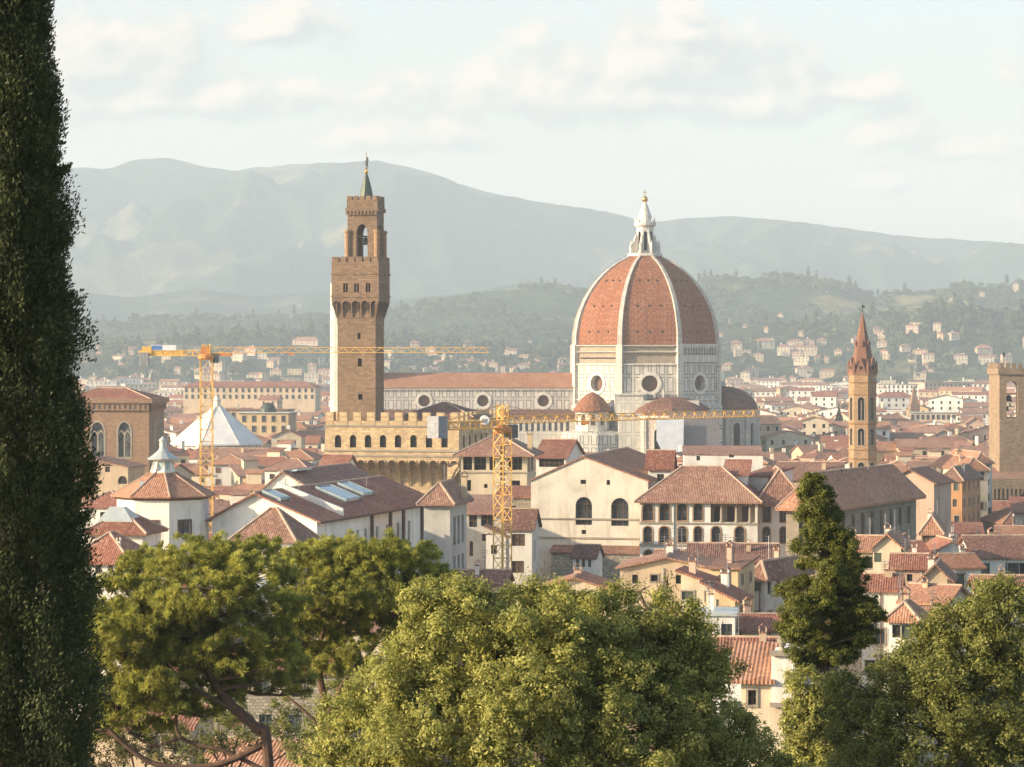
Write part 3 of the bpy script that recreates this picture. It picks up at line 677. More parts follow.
    # gallery on the face right of the middle one
    p, q = oct_pt(Rc + .3, 1, 0), oct_pt(Rc + .3, 2, 0); L = math.dist(p, q); u = ((q[0] - p[0]) / L, (q[1] - p[1]) / L); nin = (-u[1], u[0])
    gb = MB(); ops = [(1.4 + 1.53 * k, 1.4 + 1.53 * k + .95, 53.4, 56.2, 'arch') for k in range(13)]
    facade(gb, p[:2], u, nin, L, 50.6, 57.6, ops, .8, 0, 1)
    gb.build('gallery', ['marble_white', 'marble_pink'], drum_o)
    gv = MB(); gv.poly([(p[0] + nin[0] * .75 + u[0] * a, p[1] + nin[1] * .75 + u[1] * a, z) for a, z in ((.3, 52.5), (L - .3, 52.5), (L - .3, 56.8), (.3, 56.8))]); gv.build('gallery_shade', ['netting_shade_grey'], drum_o)  # dark sheet behind the arches, standing for the shade inside the gallery
    # lantern
    lan = MB(); lan.lathe([(6.4, 91.0), (7.0, 91.3), (7.0, 92.3), (6.2, 92.4), (3.4, 92.5)], 8, a0=R(vert[0]))
    lan_o = lan.build('lantern', ['rib_marble'], dome_o and root)
    core = MB()
    for i in range(8):
        p, q = oct_pt(3.45, i, 0), oct_pt(3.45, i + 1, 0); L = math.dist(p, q); u = ((q[0] - p[0]) / L, (q[1] - p[1]) / L); nin = (-u[1], u[0])
        facade(core, p[:2], u, nin, L, 92.4, 103.2, [(L / 2 - .62, L / 2 + .62, 93.4, 100.8, 'arch')], .7, 0, 1)
    core.build('lantern_core', ['rib_marble', 'void'], lan_o)
    ic = MB(); ic.lathe([(2.6, 92.4), (2.6, 103)], 8, a0=R(vert[0])); ic.build('lantern_inside', ['void'], lan_o)
    for i in range(8):
        a = R(vert[i]); fb = MB()
        prf = [(3.4, 92.5), (6.2, 92.5), (6.2, 95.4), (5.5, 96.0), (4.8, 97.0), (4.3, 98.6), (3.8, 99.4), (3.4, 99.6)]
        pts = [(r, -.35, z) for r, z in prf] + [(r, .35, z) for r, z in prf]; n = len(prf)
        fb.add(pts, [tuple(range(n)), tuple(reversed(range(n, 2 * n)))] + [(k, (k + 1) % n, n + (k + 1) % n, n + k) for k in range(n)])
        fb.tube((5.8, 0, 95.4), (5.8, 0, 97.2), .35, .08)
        fb.xf(lambda p: (cos(a) * p[0] - sin(a) * p[1], sin(a) * p[0] + cos(a) * p[1], p[2])); fb.build('buttress', ['rib_marble'], lan_o)
    cn = MB(); cn.lathe([(3.7, 102.6), (4.2, 103.2), (4.2, 104.0), (3.6, 104.2), (3.1, 105.2), (2.0, 108.2), (.95, 111.2), (.42, 112.2)], 16, cap=True); cn.build('lantern_cone', ['rib_marble'], lan_o)
    for i in range(8):
        a = R(vert[i] + 22.5); pb = MB(); pb.tube((3.75 * cos(a), 3.75 * sin(a), 104), (3.75 * cos(a), 3.75 * sin(a), 106.2), .45, .08); pb.build('pinnacle', ['rib_marble'], lan_o)
    bl = MB(); bl.lathe([(.05, -1.25), (.7, -1.05), (1.15, -.45), (1.25, 0), (1.15, .45), (.7, 1.05), (.05, 1.25)], 14, (0, 0, 113.2)); bl.build('ball', ['gold'], lan_o, True)
    cr = MB(); cr.box(-.14, .14, -.14, .14, 114.3, 117); cr.box(-.75, .75, -.12, .12, 115.7, 116.0); cr.build('cross', ['gold'], lan_o)
    # lower octagon and the three tribunes
    lo = MB(); lo.lathe([(Rc + 1.5, 0), (Rc + 1.5, 34.2), (Rc, 35.4)], 8, a0=R(vert[0])); lo.build('lower_octagon', ['marble_panels'], root)
    def tribune(cx, cy, r, zb, zbase, zd, mat, n=10, lit=False, name='tribune'):
        tb = MB(); outs = []
        A = [R(180 + 360 * i / n + 180 / n) for i in range(n)]
        for i in range(n):
            p = (cx + r * cos(A[i]), cy + r * sin(A[i])); q = (cx + r * cos(A[(i + 1) % n]), cy + r * sin(A[(i + 1) % n])); L = math.dist(p, q); u = ((q[0] - p[0]) / L, (q[1] - p[1]) / L); nin = (-u[1], u[0])
            outs += facade(tb, p, u, nin, L, 0, zb, [(L / 2 - .17 * L, L / 2 + .17 * L, zb - 15.5, zb - 4.6, 'arch')], .9, 0, 1)
        t = tb.build(name, ['marble_pink', 'marble_white'], root)
        for o in outs: window(o, .85, t, 'void', bars=False, surround='marble_white')
        db = MB(); pr = [(r + .9, zb - .7), (r + .9, zb)] + [(r * cos(R(a)), zb + .1 + (zd - zb) * sin(R(a))) for a in (0, 12, 25, 38, 50, 62, 74, 86)]
        db.lathe(pr[2:], n, (cx, cy, 0), 0, A[0]); db.lathe(pr[:3], n, (cx, cy, 0), 1, A[0])
        db.lathe([(.9, zd - .3), (.9, zd + 1), (.1, zd + 2.4)], 8, (cx, cy, 0), 1)
        db.build('half_dome', [mat, 'rib_marble'], t)
        bl_ = MB()
        for i in range(n): bl_.tube((cx + (r + .3) * cos(A[i]), cy + (r + .3) * sin(A[i]), 0), (cx + (r + .3) * cos(A[i]), cy + (r + .3) * sin(A[i]), zb - .7), .7, n=4)
        bl_.build('corner_shaft', ['marble_white'], t)['kind'] = 'stuff'
        return t
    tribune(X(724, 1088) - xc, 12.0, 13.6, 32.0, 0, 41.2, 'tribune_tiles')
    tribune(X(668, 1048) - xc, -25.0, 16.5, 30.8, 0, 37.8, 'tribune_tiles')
    # small exedra on the lit diagonal face, with niches
    ex, ey = X(591, 1046) - xc, -29.0
    eb = MB(); outs = []
    n = 10; r = 6.3
    for i in range(n):
        A0, A1 = R(180 + 36 * i), R(216 + 36 * i); p = (ex + r * cos(A0), ey + r * sin(A0)); q = (ex + r * cos(A1), ey + r * sin(A1)); L = math.dist(p, q); u = ((q[0] - p[0]) / L, (q[1] - p[1]) / L); nin = (-u[1], u[0])
        outs += facade(eb, p, u, nin, L, 25.0, 32.4, [(L / 2 - .95, L / 2 + .95, 27.2, 31.2, 'arch')], 1.0, 0, 1)
    e = eb.build('exedra', ['marble_white', 'marble_white'], root)
    for o in outs: window(o, .95, e, 'stone_tower', bars=False, name='niche', surround='rib_marble')
    hd = MB(); hd.lathe([(7.2, 32.2), (7.3, 32.7), (6.6, 33.6), (5.6, 35.3), (4.2, 37.0), (2.4, 38.5), (.2, 39.6)], 16, (ex, ey, 0)); hd.build('half_dome', ['dome_tiles'], e)
    # polygon body below the exedra and piers
    bd = MB(); bd.lathe([(13, 0), (13, 23.6), (12.2, 24.6), (6.0, 25.6)], 12, (ex + 1.5, ey + 4, 0), 0); bd.build('chapel_body', ['marble_panels'], root)
    px0 = X(628, 1040) - xc
    pr = MB(); pr.box(px0 - 4.2, px0 + 4.2, -36, -22, 0, 31.0); pr.box(px0 - 4.8, px0 + 4.8, -36.6, -21, 31.0, 31.8)
    pr.box(px0 - 5.4, px0 + 5.4, -33, -20, 31.8, 38.4); pr.box(px0 - 5.9, px0 + 5.9, -33.5, -19, 38.4, 39.0)
    pr.build('pier_buttress', ['marble_white'], root)
    pl = MB(); pl.box(px0 + 4, px0 + 26, -33.4, -24, 33.0, 36.4); pl.build('terrace_parapet', ['marble_white'], root)
    # ladders of white struts under the middle round window
    sc_ = MB()
    for k in range(4): x = -5.0 + 3.3 * k; sc_.box(x - .3, x + .3, -29.6, -28.6, 35, 40.2)
    sc_.build('strut', ['rib_marble'], root)
    # dark netted scaffold and white sheet before the tribune
    nb = MB(); nx0, nx1 = X(668, 1030) - xc, X(718, 1030) - xc; nb.box(nx0, nx1, -42.5, -41.9, 0, 32.5); nb.build('scaffold_net', ['netting_shade_grey'], root)
    sh = MB(); sx0, sx1 = X(655, 1026) - xc, X(683, 1026) - xc
    pts = [(sx0, 30), (sx1 - .2, 30), (sx1 - .4, 20), (sx1 + 2, 18.5), (sx1 + 6, 16), (sx1 + 6, 5), (sx0 + 5, 5), (sx0 + 3, 16), (sx0, 22)]
    sh.slab([[(x, -45.0, z) for x, z in pts]], 0.0); sh.v = [(x, y + (.25 if i >= len(pts) else 0), z) for i, (x, y, z) in enumerate(sh.v)]
    sh.build('white_sheet', ['sheeting'], root)
    # nave
    Ln = xc - X(350, 1075)
    hb_ = MB(); n0 = -Ln
    ops = [(Ln + (X(c, 1056) - xc) - 4.3, Ln + (X(c, 1056) - xc) + 4.3, 33.4 - .6, 40.6 - 1.4 + 2.2, 'round') for c in (543, 482, 423)]
    ops = [((a0 + a1) / 2 - 2.2, (a0 + a1) / 2 + 2.2, 36.0 - 2.2, 36.0 + 2.2, k) for a0, a1, _, _, k in ops]
    o1 = facade(hb_, (n0, -10.9), (1, 0), (0, 1), Ln - 25.5, 20, 41.4, ops, 1.5, 0, 1)
    hb_.poly([(n0, -10.9, 0), (n0, 10.9, 0), (n0, 10.9, 41.4), (n0, 0, 46.5), (n0, -10.9, 41.4)])
    nv = hb_.build('nave', ['marble_small', 'marble_white'], root)
    for o in o1: window(o, 1.45, nv, 'wood_brown', bars=False, name='oculus_window', surround='rib_marble', sw=.26, proud=.2)
    rf = MB(); rf.slab([[(n0 - 1, -11.8, 41.2), (-26.5, -11.8, 41.2), (-26.5, 0, 46.6), (n0 - 1, 0, 46.6)], [(n0 - 1, 0, 46.6), (-26.5, 0, 46.6), (-26.5, 11.8, 41.2), (n0 - 1, 11.8, 41.2)]], .4); rf.build('nave_roof', ['tiles_orange'], nv)
    c1 = MB(); c1.box(n0 - .5, -26.6, -11.5, -10.91, 40.1, 40.9); c1.build('nave_cornice', ['rib_marble'], nv)
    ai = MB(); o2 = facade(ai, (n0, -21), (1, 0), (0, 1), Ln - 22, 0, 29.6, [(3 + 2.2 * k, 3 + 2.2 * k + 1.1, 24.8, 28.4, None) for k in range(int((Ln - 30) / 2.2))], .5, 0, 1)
    ai.poly([(n0, -21, 0), (n0, -10.9, 0), (n0, -10.9, 31), (n0, -21, 29)]); a_ = ai.build('aisle', ['marble_white', 'netting_shade_grey'], root)
    bk = MB(); bk.poly([(n0, -20.52, 24), (-22, -20.52, 24), (-22, -20.52, 29), (n0, -20.52, 29)]); bk.build('arcade_back', ['netting_shade_grey'], a_)
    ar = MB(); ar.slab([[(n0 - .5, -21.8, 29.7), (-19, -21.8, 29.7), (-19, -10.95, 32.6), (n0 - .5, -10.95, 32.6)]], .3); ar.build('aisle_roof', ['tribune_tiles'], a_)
    return root
cathedral()

# campanile half hidden by the palace tower
def campanile():
    Yk = 1065; c = X(352, Yk); w = 13.2
    root = thing('bell_tower', 'tall square marble bell tower almost hidden behind the stone palace tower', 'bell tower', (c, Yk + 8, 0), R(8))
    mb = MB(); outs = []
    for k in range(4):
        a = k * pi / 2; u = (cos(a), sin(a)); nin = (-sin(a), cos(a)); O = (-(u[0] + nin[0]) * w / 2, -(u[1] + nin[1]) * w / 2)
        ops = [(3.0, 5.4, 32, 42, 'point'), (w - 5.4, w - 3, 32, 42, 'point'), (3.0, 5.4, 48, 58, 'point'), (w - 5.4, w - 3, 48, 58, 'point'), (3.6, w - 3.6, 63, 78, 'point')]
        outs += facade(mb, O, u, nin, w, 0, 81, ops, 1.2, 0, 0)
    t = mb.build('wall', ['marble_small'], root)
    for o in outs: window(o, 1.1, root, 'void', bars=False, name='window', surround='rib_marble')
    tp = MB(); tp.lathe([(w * .71, 80), (w * .78, 82.5), (w * .78, 85), (w * .72, 85)], 4, a0=pi / 4); tp.build('cornice', ['marble_white'], root)
    rf = MB(); rf.lathe([(w * .71, 84.9), (.2, 87.5)], 4, a0=pi / 4); rf.build('roof', ['tiles_orange'], root)
    for sx in (-1, 1):
        for sy in (-1, 1):
            pb = MB(); pb.lathe([(1.7, 0), (1.7, 81)], 8, (sx * w / 2, sy * w / 2, 0)); pb.build('corner_buttress', ['marble_white'], root)
campanile()

# ------------------------------------------------------------------ the palace with its tower
def palace():
    b = Bld('palace', 'crenellated ochre stone palace with slim brown watchtower and rows of arched windows', 'palace', 325, 588, R(-13), 459, 42, 425)
    W_, D, H, rt = b.W, b.D, b.H, b.root
    zc = b.hz(456, W_ / 2, 0); zl = b.hz(487, W_ / 2, 0)
    # projecting gallery: upper wall on arched corbels
    mb = MB(); ops = []
    for px in (338, 353, 368, 383, 398, 413.5, 429, 444.5): ops.append(b.fop(px - 3.2, px + 3.2, 435, 447.5, 'arch'))
    rops = [(3.5 + 5.2 * k, 4.9 + 5.2 * k, ops[0][2], ops[0][3], 'arch') for k in range(7)]
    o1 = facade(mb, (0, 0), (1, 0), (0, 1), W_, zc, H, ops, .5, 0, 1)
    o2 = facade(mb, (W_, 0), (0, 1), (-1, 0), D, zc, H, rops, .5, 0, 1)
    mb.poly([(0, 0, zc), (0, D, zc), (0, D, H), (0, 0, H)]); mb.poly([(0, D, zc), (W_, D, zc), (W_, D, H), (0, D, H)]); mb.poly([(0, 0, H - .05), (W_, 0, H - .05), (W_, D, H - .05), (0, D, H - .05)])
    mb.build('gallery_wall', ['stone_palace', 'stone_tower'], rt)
    for o in o1 + o2: window(o, .45, rt, 'void', 'wood_dark', False)
    ins = 2.6; hb = MB()
    hb.box(ins, W_ - ins, ins, D - ins, 0, zc + .3); hb.build('lower_wall', ['stone_palace'], rt)
    for (L, ori) in ((W_, 0), (D, 1)):
        n = 13 if ori == 0 else 10; st = L / n
        cbm = MB(); ops = [(st * k + .22, st * (k + 1) - .22, zl, zc - .9, 'arch') for k in range(n)]
        if ori == 0: facade(cbm, (0, 0), (1, 0), (0, 1), L, zl, zc, ops, ins, 0, 0)
        else: facade(cbm, (W_, 0), (0, 1), (-1, 0), L, zl, zc, ops, ins, 0, 0)
        # corbels taper back to the lower wall
        def tp(p):
            f = max(0, min(1, (zc - (zc - zl) * .5 - p[2]) / ((zc - zl) * .5)))
            return (p[0], max(p[1], ins * f) if p[1] < ins else p[1], p[2]) if ori == 0 else (min(p[0], W_ - ins * f) if p[0] > W_ - ins else p[0], p[1], p[2])
        cbm.xf(tp); cbm.build('corbel_arcade', ['stone_palace'], rt)
    for z in (zc, H - .15, b.hz(451, W_ / 2, 0)):
        sb = MB(); sb.box(-.2, W_ + .2, -.22, 0, z - .15, z + .22); sb.box(W_, W_ + .22, 0, D, z - .15, z + .22); sb.box(-.22, 0, 0, D, z - .15, z + .22); sb.build('string_course', ['stone_trim'], rt)
    # merlons
    mer = MB(); mer.box(-.85, .85, 0, .7, 0, 2.7); proto = None
    def put(x, y, rz):
        nonlocal proto
        if proto is None: proto = mer.build('merlon', ['stone_palace'], rt); o = proto
        else: o = proto.copy(); COL.objects.link(o)
        o.location = (x, y, H); o.rotation_euler = (0, 0, rz)
    n = 10
    for k in range(n): put(1.0 + (W_ - 2.0) * k / (n - 1), .02, 0)
    for k in range(1, 12): put(W_ - .02, 1.0 + (D - 2) * k / 11, pi / 2)
    for k in range(1, 12): put(.72, 1.0 + (D - 2) * k / 11, pi / 2)
    pw = MB(); pw.box(.3, W_ - .3, .1, .6, H, H + .9); pw.box(W_ - .6, W_ - .1, .6, D, H, H + .9); pw.box(.1, .6, .6, D, H, H + .9); pw.build('parapet', ['stone_palace'], rt)
    b.roof('hip', 3.0, 'tiles_dark', .1, box=(b.fr(397, 10), 10, b.fr(474, 10) - b.fr(397, 10), 16), H=b.hz(417, W_ * .7, 10))
    ub = MB(); x0, x1 = b.fr(398, 10), b.fr(473, 10); ub.box(x0, x1, 10.3, 25.7, H - 2, b.hz(417, W_ * .7, 10) + .1); ub.build('attic_wall', ['stone_palace'], rt)
    # ---- tower
    Yt = 580.0
    cx = b.fr(360, 6.5); t0 = mathutils.Vector((b.fr(337.5, 4.0), 4.0, 0))
    # own local frame at the tower's front left corner
    wS = b.fr(375.5, 4.0) - t0.x; dS = 6.6
    tz = lambda py: b.hz(py, t0.x, 4.0)
    tw = MB()
    def q(x, y, z): return (t0.x + x, t0.y + y, z)
    fops = []
    for (p0, p1, q0, q1) in ((357.5, 360.5, 333, 339), (357.8, 361.8, 358.5, 366.5), (358.2, 362.5, 394, 399.5)): fops.append((b.fr(p0, 4.0) - t0.x, b.fr(p1, 4.0) - t0.x, tz(q1), tz(q0), None))
    o1 = facade(tw, (t0.x, t0.y), (1, 0), (0, 1), wS, 20, tz(314), fops, .6, 0, 1)
    o2 = facade(tw, (t0.x + wS, t0.y), (0, 1), (-1, 0), dS, 20, tz(314), [(dS * .5 - .3, dS * .5 + .3, tz(373), tz(367), None)], .6, 0, 1)
    tw.poly([q(0, 0, 20), q(0, dS, 20), q(0, dS, tz(300)), q(0, 0, tz(300))]); tw.poly([q(0, dS, 20), q(wS, dS, 20), q(wS, dS, tz(300)), q(0, dS, tz(300))])
    tower = tw.build('tower', ['stone_tower', 'stone_tower'], rt); tower['label'] = 'slim brown stone watchtower with battlemented gallery and belfry'
    for o in o1 + o2: window(o, .5, tower, 'void', bars=False)
    e = 1.0            # how far the gallery stands out
    z318, z286, z260 = tz(319.5), tz(299), tz(262)
    # corbels
    for (L, ori, n) in ((wS + 2 * e, 0, 5), (dS + 2 * e, 1, 5)):
        st = L / n; zb, zt_ = z318, z286
        for sgn in (0, 1):
            cb_ = MB(); ops = [(st * k + .28, st * (k + 1) - .28, zb + (zt_ - zb) * .1, zt_ - .45, 'arch') for k in range(n)]
            if ori == 0:
                if sgn == 0: facade(cb_, (t0.x - e, t0.y - e), (1, 0), (0, 1), L, zb, zt_, ops, e, 0, 0)
                else: facade(cb_, (t0.x - e, t0.y + dS + e), (1, 0), (0, -1), L, zb, zt_, ops, e, 0, 0)
            else:
                if sgn == 0: facade(cb_, (t0.x + wS + e, t0.y - e), (0, 1), (-1, 0), L, zb, zt_, ops, e, 0, 0)
                else: facade(cb_, (t0.x - e, t0.y - e), (0, 1), (1, 0), L, zb, zt_, ops, e, 0, 0)
            cxm, cym = t0.x + wS / 2, t0.y + dS / 2
            def tp(p):
                f = max(0, min(1, (zt_ - (zt_ - zb) * .42 - p[2]) / ((zt_ - zb) * .58)))
                hx, hy = wS / 2 + e * (1 - f), dS / 2 + e * (1 - f)
                return (cxm + max(-hx, min(hx, p[0] - cxm)), cym + max(-hy, min(hy, p[1] - cym)), p[2])
            cb_.xf(tp); cb_.build('corbel_arcade', ['stone_tower'], tower)
    fl = MB(); fl.box(t0.x - .05, t0.x + wS + .05, t0.y - .05, t0.y + dS + .05, z318 - 1, z286); fl.build('tower_core', ['stone_tower'], tower)
    # gallery box with small windows
    gb = MB(); L = wS + 2 * e; Dd = dS + 2 * e; zw0, zw1 = tz(293.5), tz(284.8)
    zw0, zw1 = tz(292.5), tz(283.5)
    gops = []
    for c in (345.5, 356.5, 368): 
        for s_ in (-1.3, 1.3): a = b.fr(c + s_, 4 - e) - t0.x + e; gops.append((a - .22, a + .22, zw0, zw1, None))
    o1 = facade(gb, (t0.x - e, t0.y - e), (1, 0), (0, 1), L, z286 - .1, z260, gops, .4, 0, 1)
    o2 = facade(gb, (t0.x + wS + e, t0.y - e), (0, 1), (-1, 0), Dd, z286 - .1, z260, [(Dd * f - .22, Dd * f + .22, zw0, zw1, None) for f in (.2, .4, .6, .8)], .4, 0, 1)
    gb.poly([(t0.x - e, t0.y - e, z286 - .1), (t0.x - e, t0.y + dS + e, z286 - .1), (t0.x - e, t0.y + dS + e, z260), (t0.x - e, t0.y - e, z260)])
    gb.poly([(t0.x - e, t0.y + dS + e, z286 - .1), (t0.x + wS + e, t0.y + dS + e, z286 - .1), (t0.x + wS + e, t0.y + dS + e, z260), (t0.x - e, t0.y + dS + e, z260)])
    gb.poly([(t0.x - e, t0.y - e, tz(275)), (t0.x + wS + e, t0.y - e, tz(275)), (t0.x + wS + e, t0.y + dS + e, tz(275)), (t0.x - e, t0.y + dS + e, tz(275))])
    gl = gb.build('gallery', ['stone_tower', 'stone_tower'], tower)
    for o in o1 + o2: window(o, .35, tower, 'void', bars=False)
    for zz in (tz(274), tz(296.5)):
        sb = MB(); sb.box(t0.x - e - .15, t0.x + wS + e + .15, t0.y - e - .15, t0.y + dS + e + .15, zz - .18, zz + .18); sb.build('string_course', ['stone_tower'], tower)
    def crenels(x0, y0, w, d, z, h, n, m_, th=.5):
        for (ax, fx) in ((0, y0), (0, y0 + d - th), (1, x0), (1, x0 + w - th)):
            ln = w if ax == 0 else d
            for k in range(n):
                c0, c1 = ln * (k + .12) / n, ln * (k + .88) / n; o_ = MB()
                if ax == 0: o_.box(x0 + c0, x0 + c1, fx, fx + th, z, z + h)
                else: o_.box(fx, fx + th, y0 + c0, y0 + c1, z, z + h)
                o_.build('merlon', [m_], tower)
    crenels(t0.x - e, t0.y - e, L, Dd, z260 + .01, tz(257) - z260, 6, 'stone_tower')
    # belfry: four thick corner piers with open arches, crown above
    x0, x1 = b.fr(347.5, 4.6) , b.fr(377.0, 4.6); y0 = 4.6; wB = x1 - x0; dB = dS - 1.2
    bz0, bz1 = tz(276), tz(212); ob = (wB * .30, wB * .68, tz(262), tz(224), 'point')
    bf = MB(); dp = 1.0
    facade(bf, (x0, y0), (1, 0), (0, 1), wB, bz0, bz1, [ob], dp); facade(bf, (x0 + wB, y0 + dB), (-1, 0), (0, -1), wB, bz0, bz1, [(wB - ob[1], wB - ob[0], *ob[2:])], dp)
    so = (dB * .2, dB * .8, ob[2], ob[3], 'point')
    facade(bf, (x0 + wB, y0), (0, 1), (-1, 0), dB, bz0, bz1, [so], dp); facade(bf, (x0, y0 + dB), (0, -1), (1, 0), dB, bz0, bz1, [so], dp)
    bf.poly([(x0, y0, bz1), (x0 + wB, y0, bz1), (x0 + wB, y0 + dB, bz1), (x0, y0 + dB, bz1)])
    bf.build('belfry', ['stone_tower'], tower)
    for (px_, py_) in ((x0, y0), (x0 + wB, y0), (x0, y0 + dB), (x0 + wB, y0 + dB)):
        cb_ = MB(); cb_.lathe([(.62, bz0), (.62, tz(234)), (.8, tz(232)), (.62, tz(230))], 10, (px_, py_, 0), cap=True); cb_.build('column', ['stone_spire'], tower)
    be = MB(); be.lathe([(.02, 1.3), (.35, 1.25), (.55, .9), (.65, .2), (.9, -.25), (.86, -.3), (.1, -.1)], 14, (x0 + wB * .5, y0 + dB / 2, tz(243))); be.tube((x0 + .5, y0 + dB / 2, tz(236)), (x0 + wB - .5, y0 + dB / 2, tz(236)), .16); be.build('bell', ['bronze'], tower)
    cr = MB(); cr.box(x0 - .35, x1 + .35, y0 - .35, y0 + dB + .35, bz1, tz(208)); cr.box(x0 - .12, x1 + .12, y0 - .12, y0 + dB + .12, tz(208), tz(200))
    n = 9
    for k in range(n):
        a = x0 - .3 + (wB + .6) * k / n; cr.box(a + .1, a + .5, y0 - .5, y0 - .35, tz(215), bz1 + .3)
    cr.build('crown', ['stone_tower'], tower)
    crenels(x0 - .12, y0 - .12, wB + .24, dB + .24, tz(200), tz(196) - tz(200), 5, 'stone_tower', .4)
    mx, my = x0 + wB * .52, y0 + dB / 2
    sp = MB(); sp.lathe([(1.5, tz(197)), (1.25, tz(190)), (.6, tz(178)), (.22, tz(173))], 8, (mx, my, 0), cap=True); sp.build('spire', ['bronze'], tower)
    for a in range(4): 
        o_ = MB(); o_.tube((mx + cos(a * pi / 2 + .8) * 1.0, my + sin(a * pi / 2 + .8) * 1.0, tz(208)), (mx + cos(a * pi / 2 + .8) * 1.0, my + sin(a * pi / 2 + .8) * 1.0, tz(196)), .25, n=8); o_.build('column', ['plaster_bright'], tower)
    fi = MB(); fi.lathe([(.1, -.45), (.42, -.2), (.46, 0), (.42, .2), (.1, .45)], 10, (mx, my, tz(171.2))); fi.tube((mx, my, tz(175)), (mx, my, tz(151)), .09); fi.lathe([(.08, -.3), (.3, 0), (.08, .3)], 8, (mx, my, tz(167.6))); fi.build('finial', ['gold'], tower)
    ln = MB()      # rampant lion vane: body, head, legs, tail
    zL = tz(165.5)
    ln.path([(mx + .05, my, zL), (mx + .1, my, zL + .5), (mx + .05, my, zL + 1.0), (mx + .12, my, zL + 1.4)], [.22, .26, .26, .16], 8); ln.lathe([(.03, -.25), (.24, -.1), (.26, .1), (.05, .3)], 8, (mx + .2, my, zL + 1.6))
    ln.path([(mx + .1, my, zL + 1.0), (mx + .45, my, zL + 1.15), (mx + .6, my, zL + 1.4)], [.1, .08, .05]); ln.path([(mx + .1, my, zL + .2), (mx + .35, my, zL - .1), (mx + .3, my, zL - .4)], [.12, .1, .06]); ln.path([(mx, my, zL + .1), (mx - .3, my, zL + .3), (mx - .35, my, zL + .9), (mx - .2, my, zL + 1.2)], [.08, .06, .05, .08])
    ln.build('lion_vane', ['bronze'], tower)
palace()

# ------------------------------------------------------------------ brick grain hall (west) and white octagon roof
def brick_hall():
    b = Bld('brick_hall', 'tall brown brick hall with tracery windows and a low hipped red roof beside the cypress', 'church', 62, 640, R(-7), 149, 14, 403)
    ops = [b.fop(118, 130.5, 422, 457, 'point'), b.fop(91, 104, 422, 457, 'point')]
    mb = MB(); w, d, H = b.W, b.D, b.H
    o1 = facade(mb, (0, 0), (1, 0), (0, 1), w, 0, H, ops, .7, 0, 1)
    o2 = facade(mb, (w, 0), (0, 1), (-1, 0), d, 0, H, [(4, 6.6, ops[0][2], ops[0][3], 'point'), (9.5, 12.1, ops[0][2], ops[0][3], 'point')], .7, 0, 1)
    mb.poly([(0, 0, 0), (0, d, 0), (0, d, H), (0, 0, H)]); mb.poly([(0, d, 0), (w, d, 0), (w, d, H), (0, d, H)])
    mb.build('wall', ['stone_brick', 'marble_white'], b.root)
    for o in o1 + o2:
        wd = window(o, .65, b.root, 'glass_grey', bars=False, surround='stone_trim')
        loop, (a0, a1, b0, b1, k), P = o; m_ = (a0 + a1) / 2; tr = MB()
        tr.add([P(m_ - .16, b0, .2), P(m_ + .16, b0, .2), P(m_ + .16, b1 - 2.2, .2), P(m_ - .16, b1 - 2.2, .2)], [(0, 1, 2, 3)])
        for side in (0, 1):
            s0, s1 = (a0, m_) if side == 0 else (m_, a1); ar = arcpts(s0, s1, b1 - 3.6, b1 - 2.0, 'point')
            for p, q in zip(ar, ar[1:]): tr.add([P(p[0], p[1] - .2, .2), P(q[0], q[1] - .2, .2), P(q[0], q[1] + .25, .2), P(p[0], p[1] + .25, .2)], [(0, 1, 2, 3)])
        tr.build('tracery', ['stone_trim'], wd)
    ct = MB(); z0 = b.hz(410.5, w / 2, 0)
    n = 17
    ops = [(w * k / n + .3, w * (k + 1) / n - .3, z0 + .25, H - .35, 'arch') for k in range(n)]; 
    ar = facade(ct, (0, -.55), (1, 0), (0, 1), w, z0, H, ops, .5, 0, 0); n2 = 12
    facade(ct, (w + .55, 0), (0, 1), (-1, 0), d, z0, H, [(d * k / n2 + .3, d * (k + 1) / n2 - .3, z0 + .25, H - .35, 'arch') for k in range(n2)], .5, 0, 0)
    ct.build('corbel_table', ['stone_brick'], b.root)
    bk = MB(); bk.poly([(0, -.03, z0 + .2), (w, -.03, z0 + .2), (w, -.03, H), (0, -.03, H)]); bk.poly([(w + .03, 0, z0 + .2), (w + .03, d, z0 + .2), (w + .03, d, H), (w + .03, 0, H)]); bk.build('corbel_infill', ['marble_white'], b.root)
    cn = MB(); cn.box(-1, w + 1, -1, d + 1, H, H + 1.1); cn.build('cornice', ['stone_brick'], b.root)
    b.roof('hip', 2.2, 'tiles_red', .6, H=H + 1.15)
brick_hall()
def baptistery():
    Yb = 985; c = X(217, Yb); root = thing('baptistery', 'white pyramid roof of an octagonal baptistery with small lantern behind the yellow crane', 'baptistery', (c, Yb, 0), R(10))
    rr = 17.0; a0 = R(22.5); zb = Z(443, Yb); za = Z(407, Yb)
    mb = MB(); mb.lathe([(rr - .8, 0), (rr - .8, zb)], 8, a0=a0); mb.build('wall', ['marble_panels'], root)
    rf = MB(); rf.lathe([(rr + .3, zb - .5), (rr + .3, zb), (1.8, za)], 8, a0=a0); rf.build('roof', ['white_roof'], root)
    for i in range(8):
        a = a0 + i * pi / 4; o = MB(); o.tube((rr * cos(a), rr * sin(a), zb + .1), (1.8 * cos(a), 1.8 * sin(a), za + .1), .22); o.build('ridge', ['rib_marble'], root)
    la = MB(); la.lathe([(1.8, za - .5), (1.8, za + .4), (1.3, za + .5), (1.3, za + 2.2), (1.7, za + 2.4), (.2, za + 4.0)], 8, cap=True); la.build('lantern', ['rib_marble'], root)
baptistery()

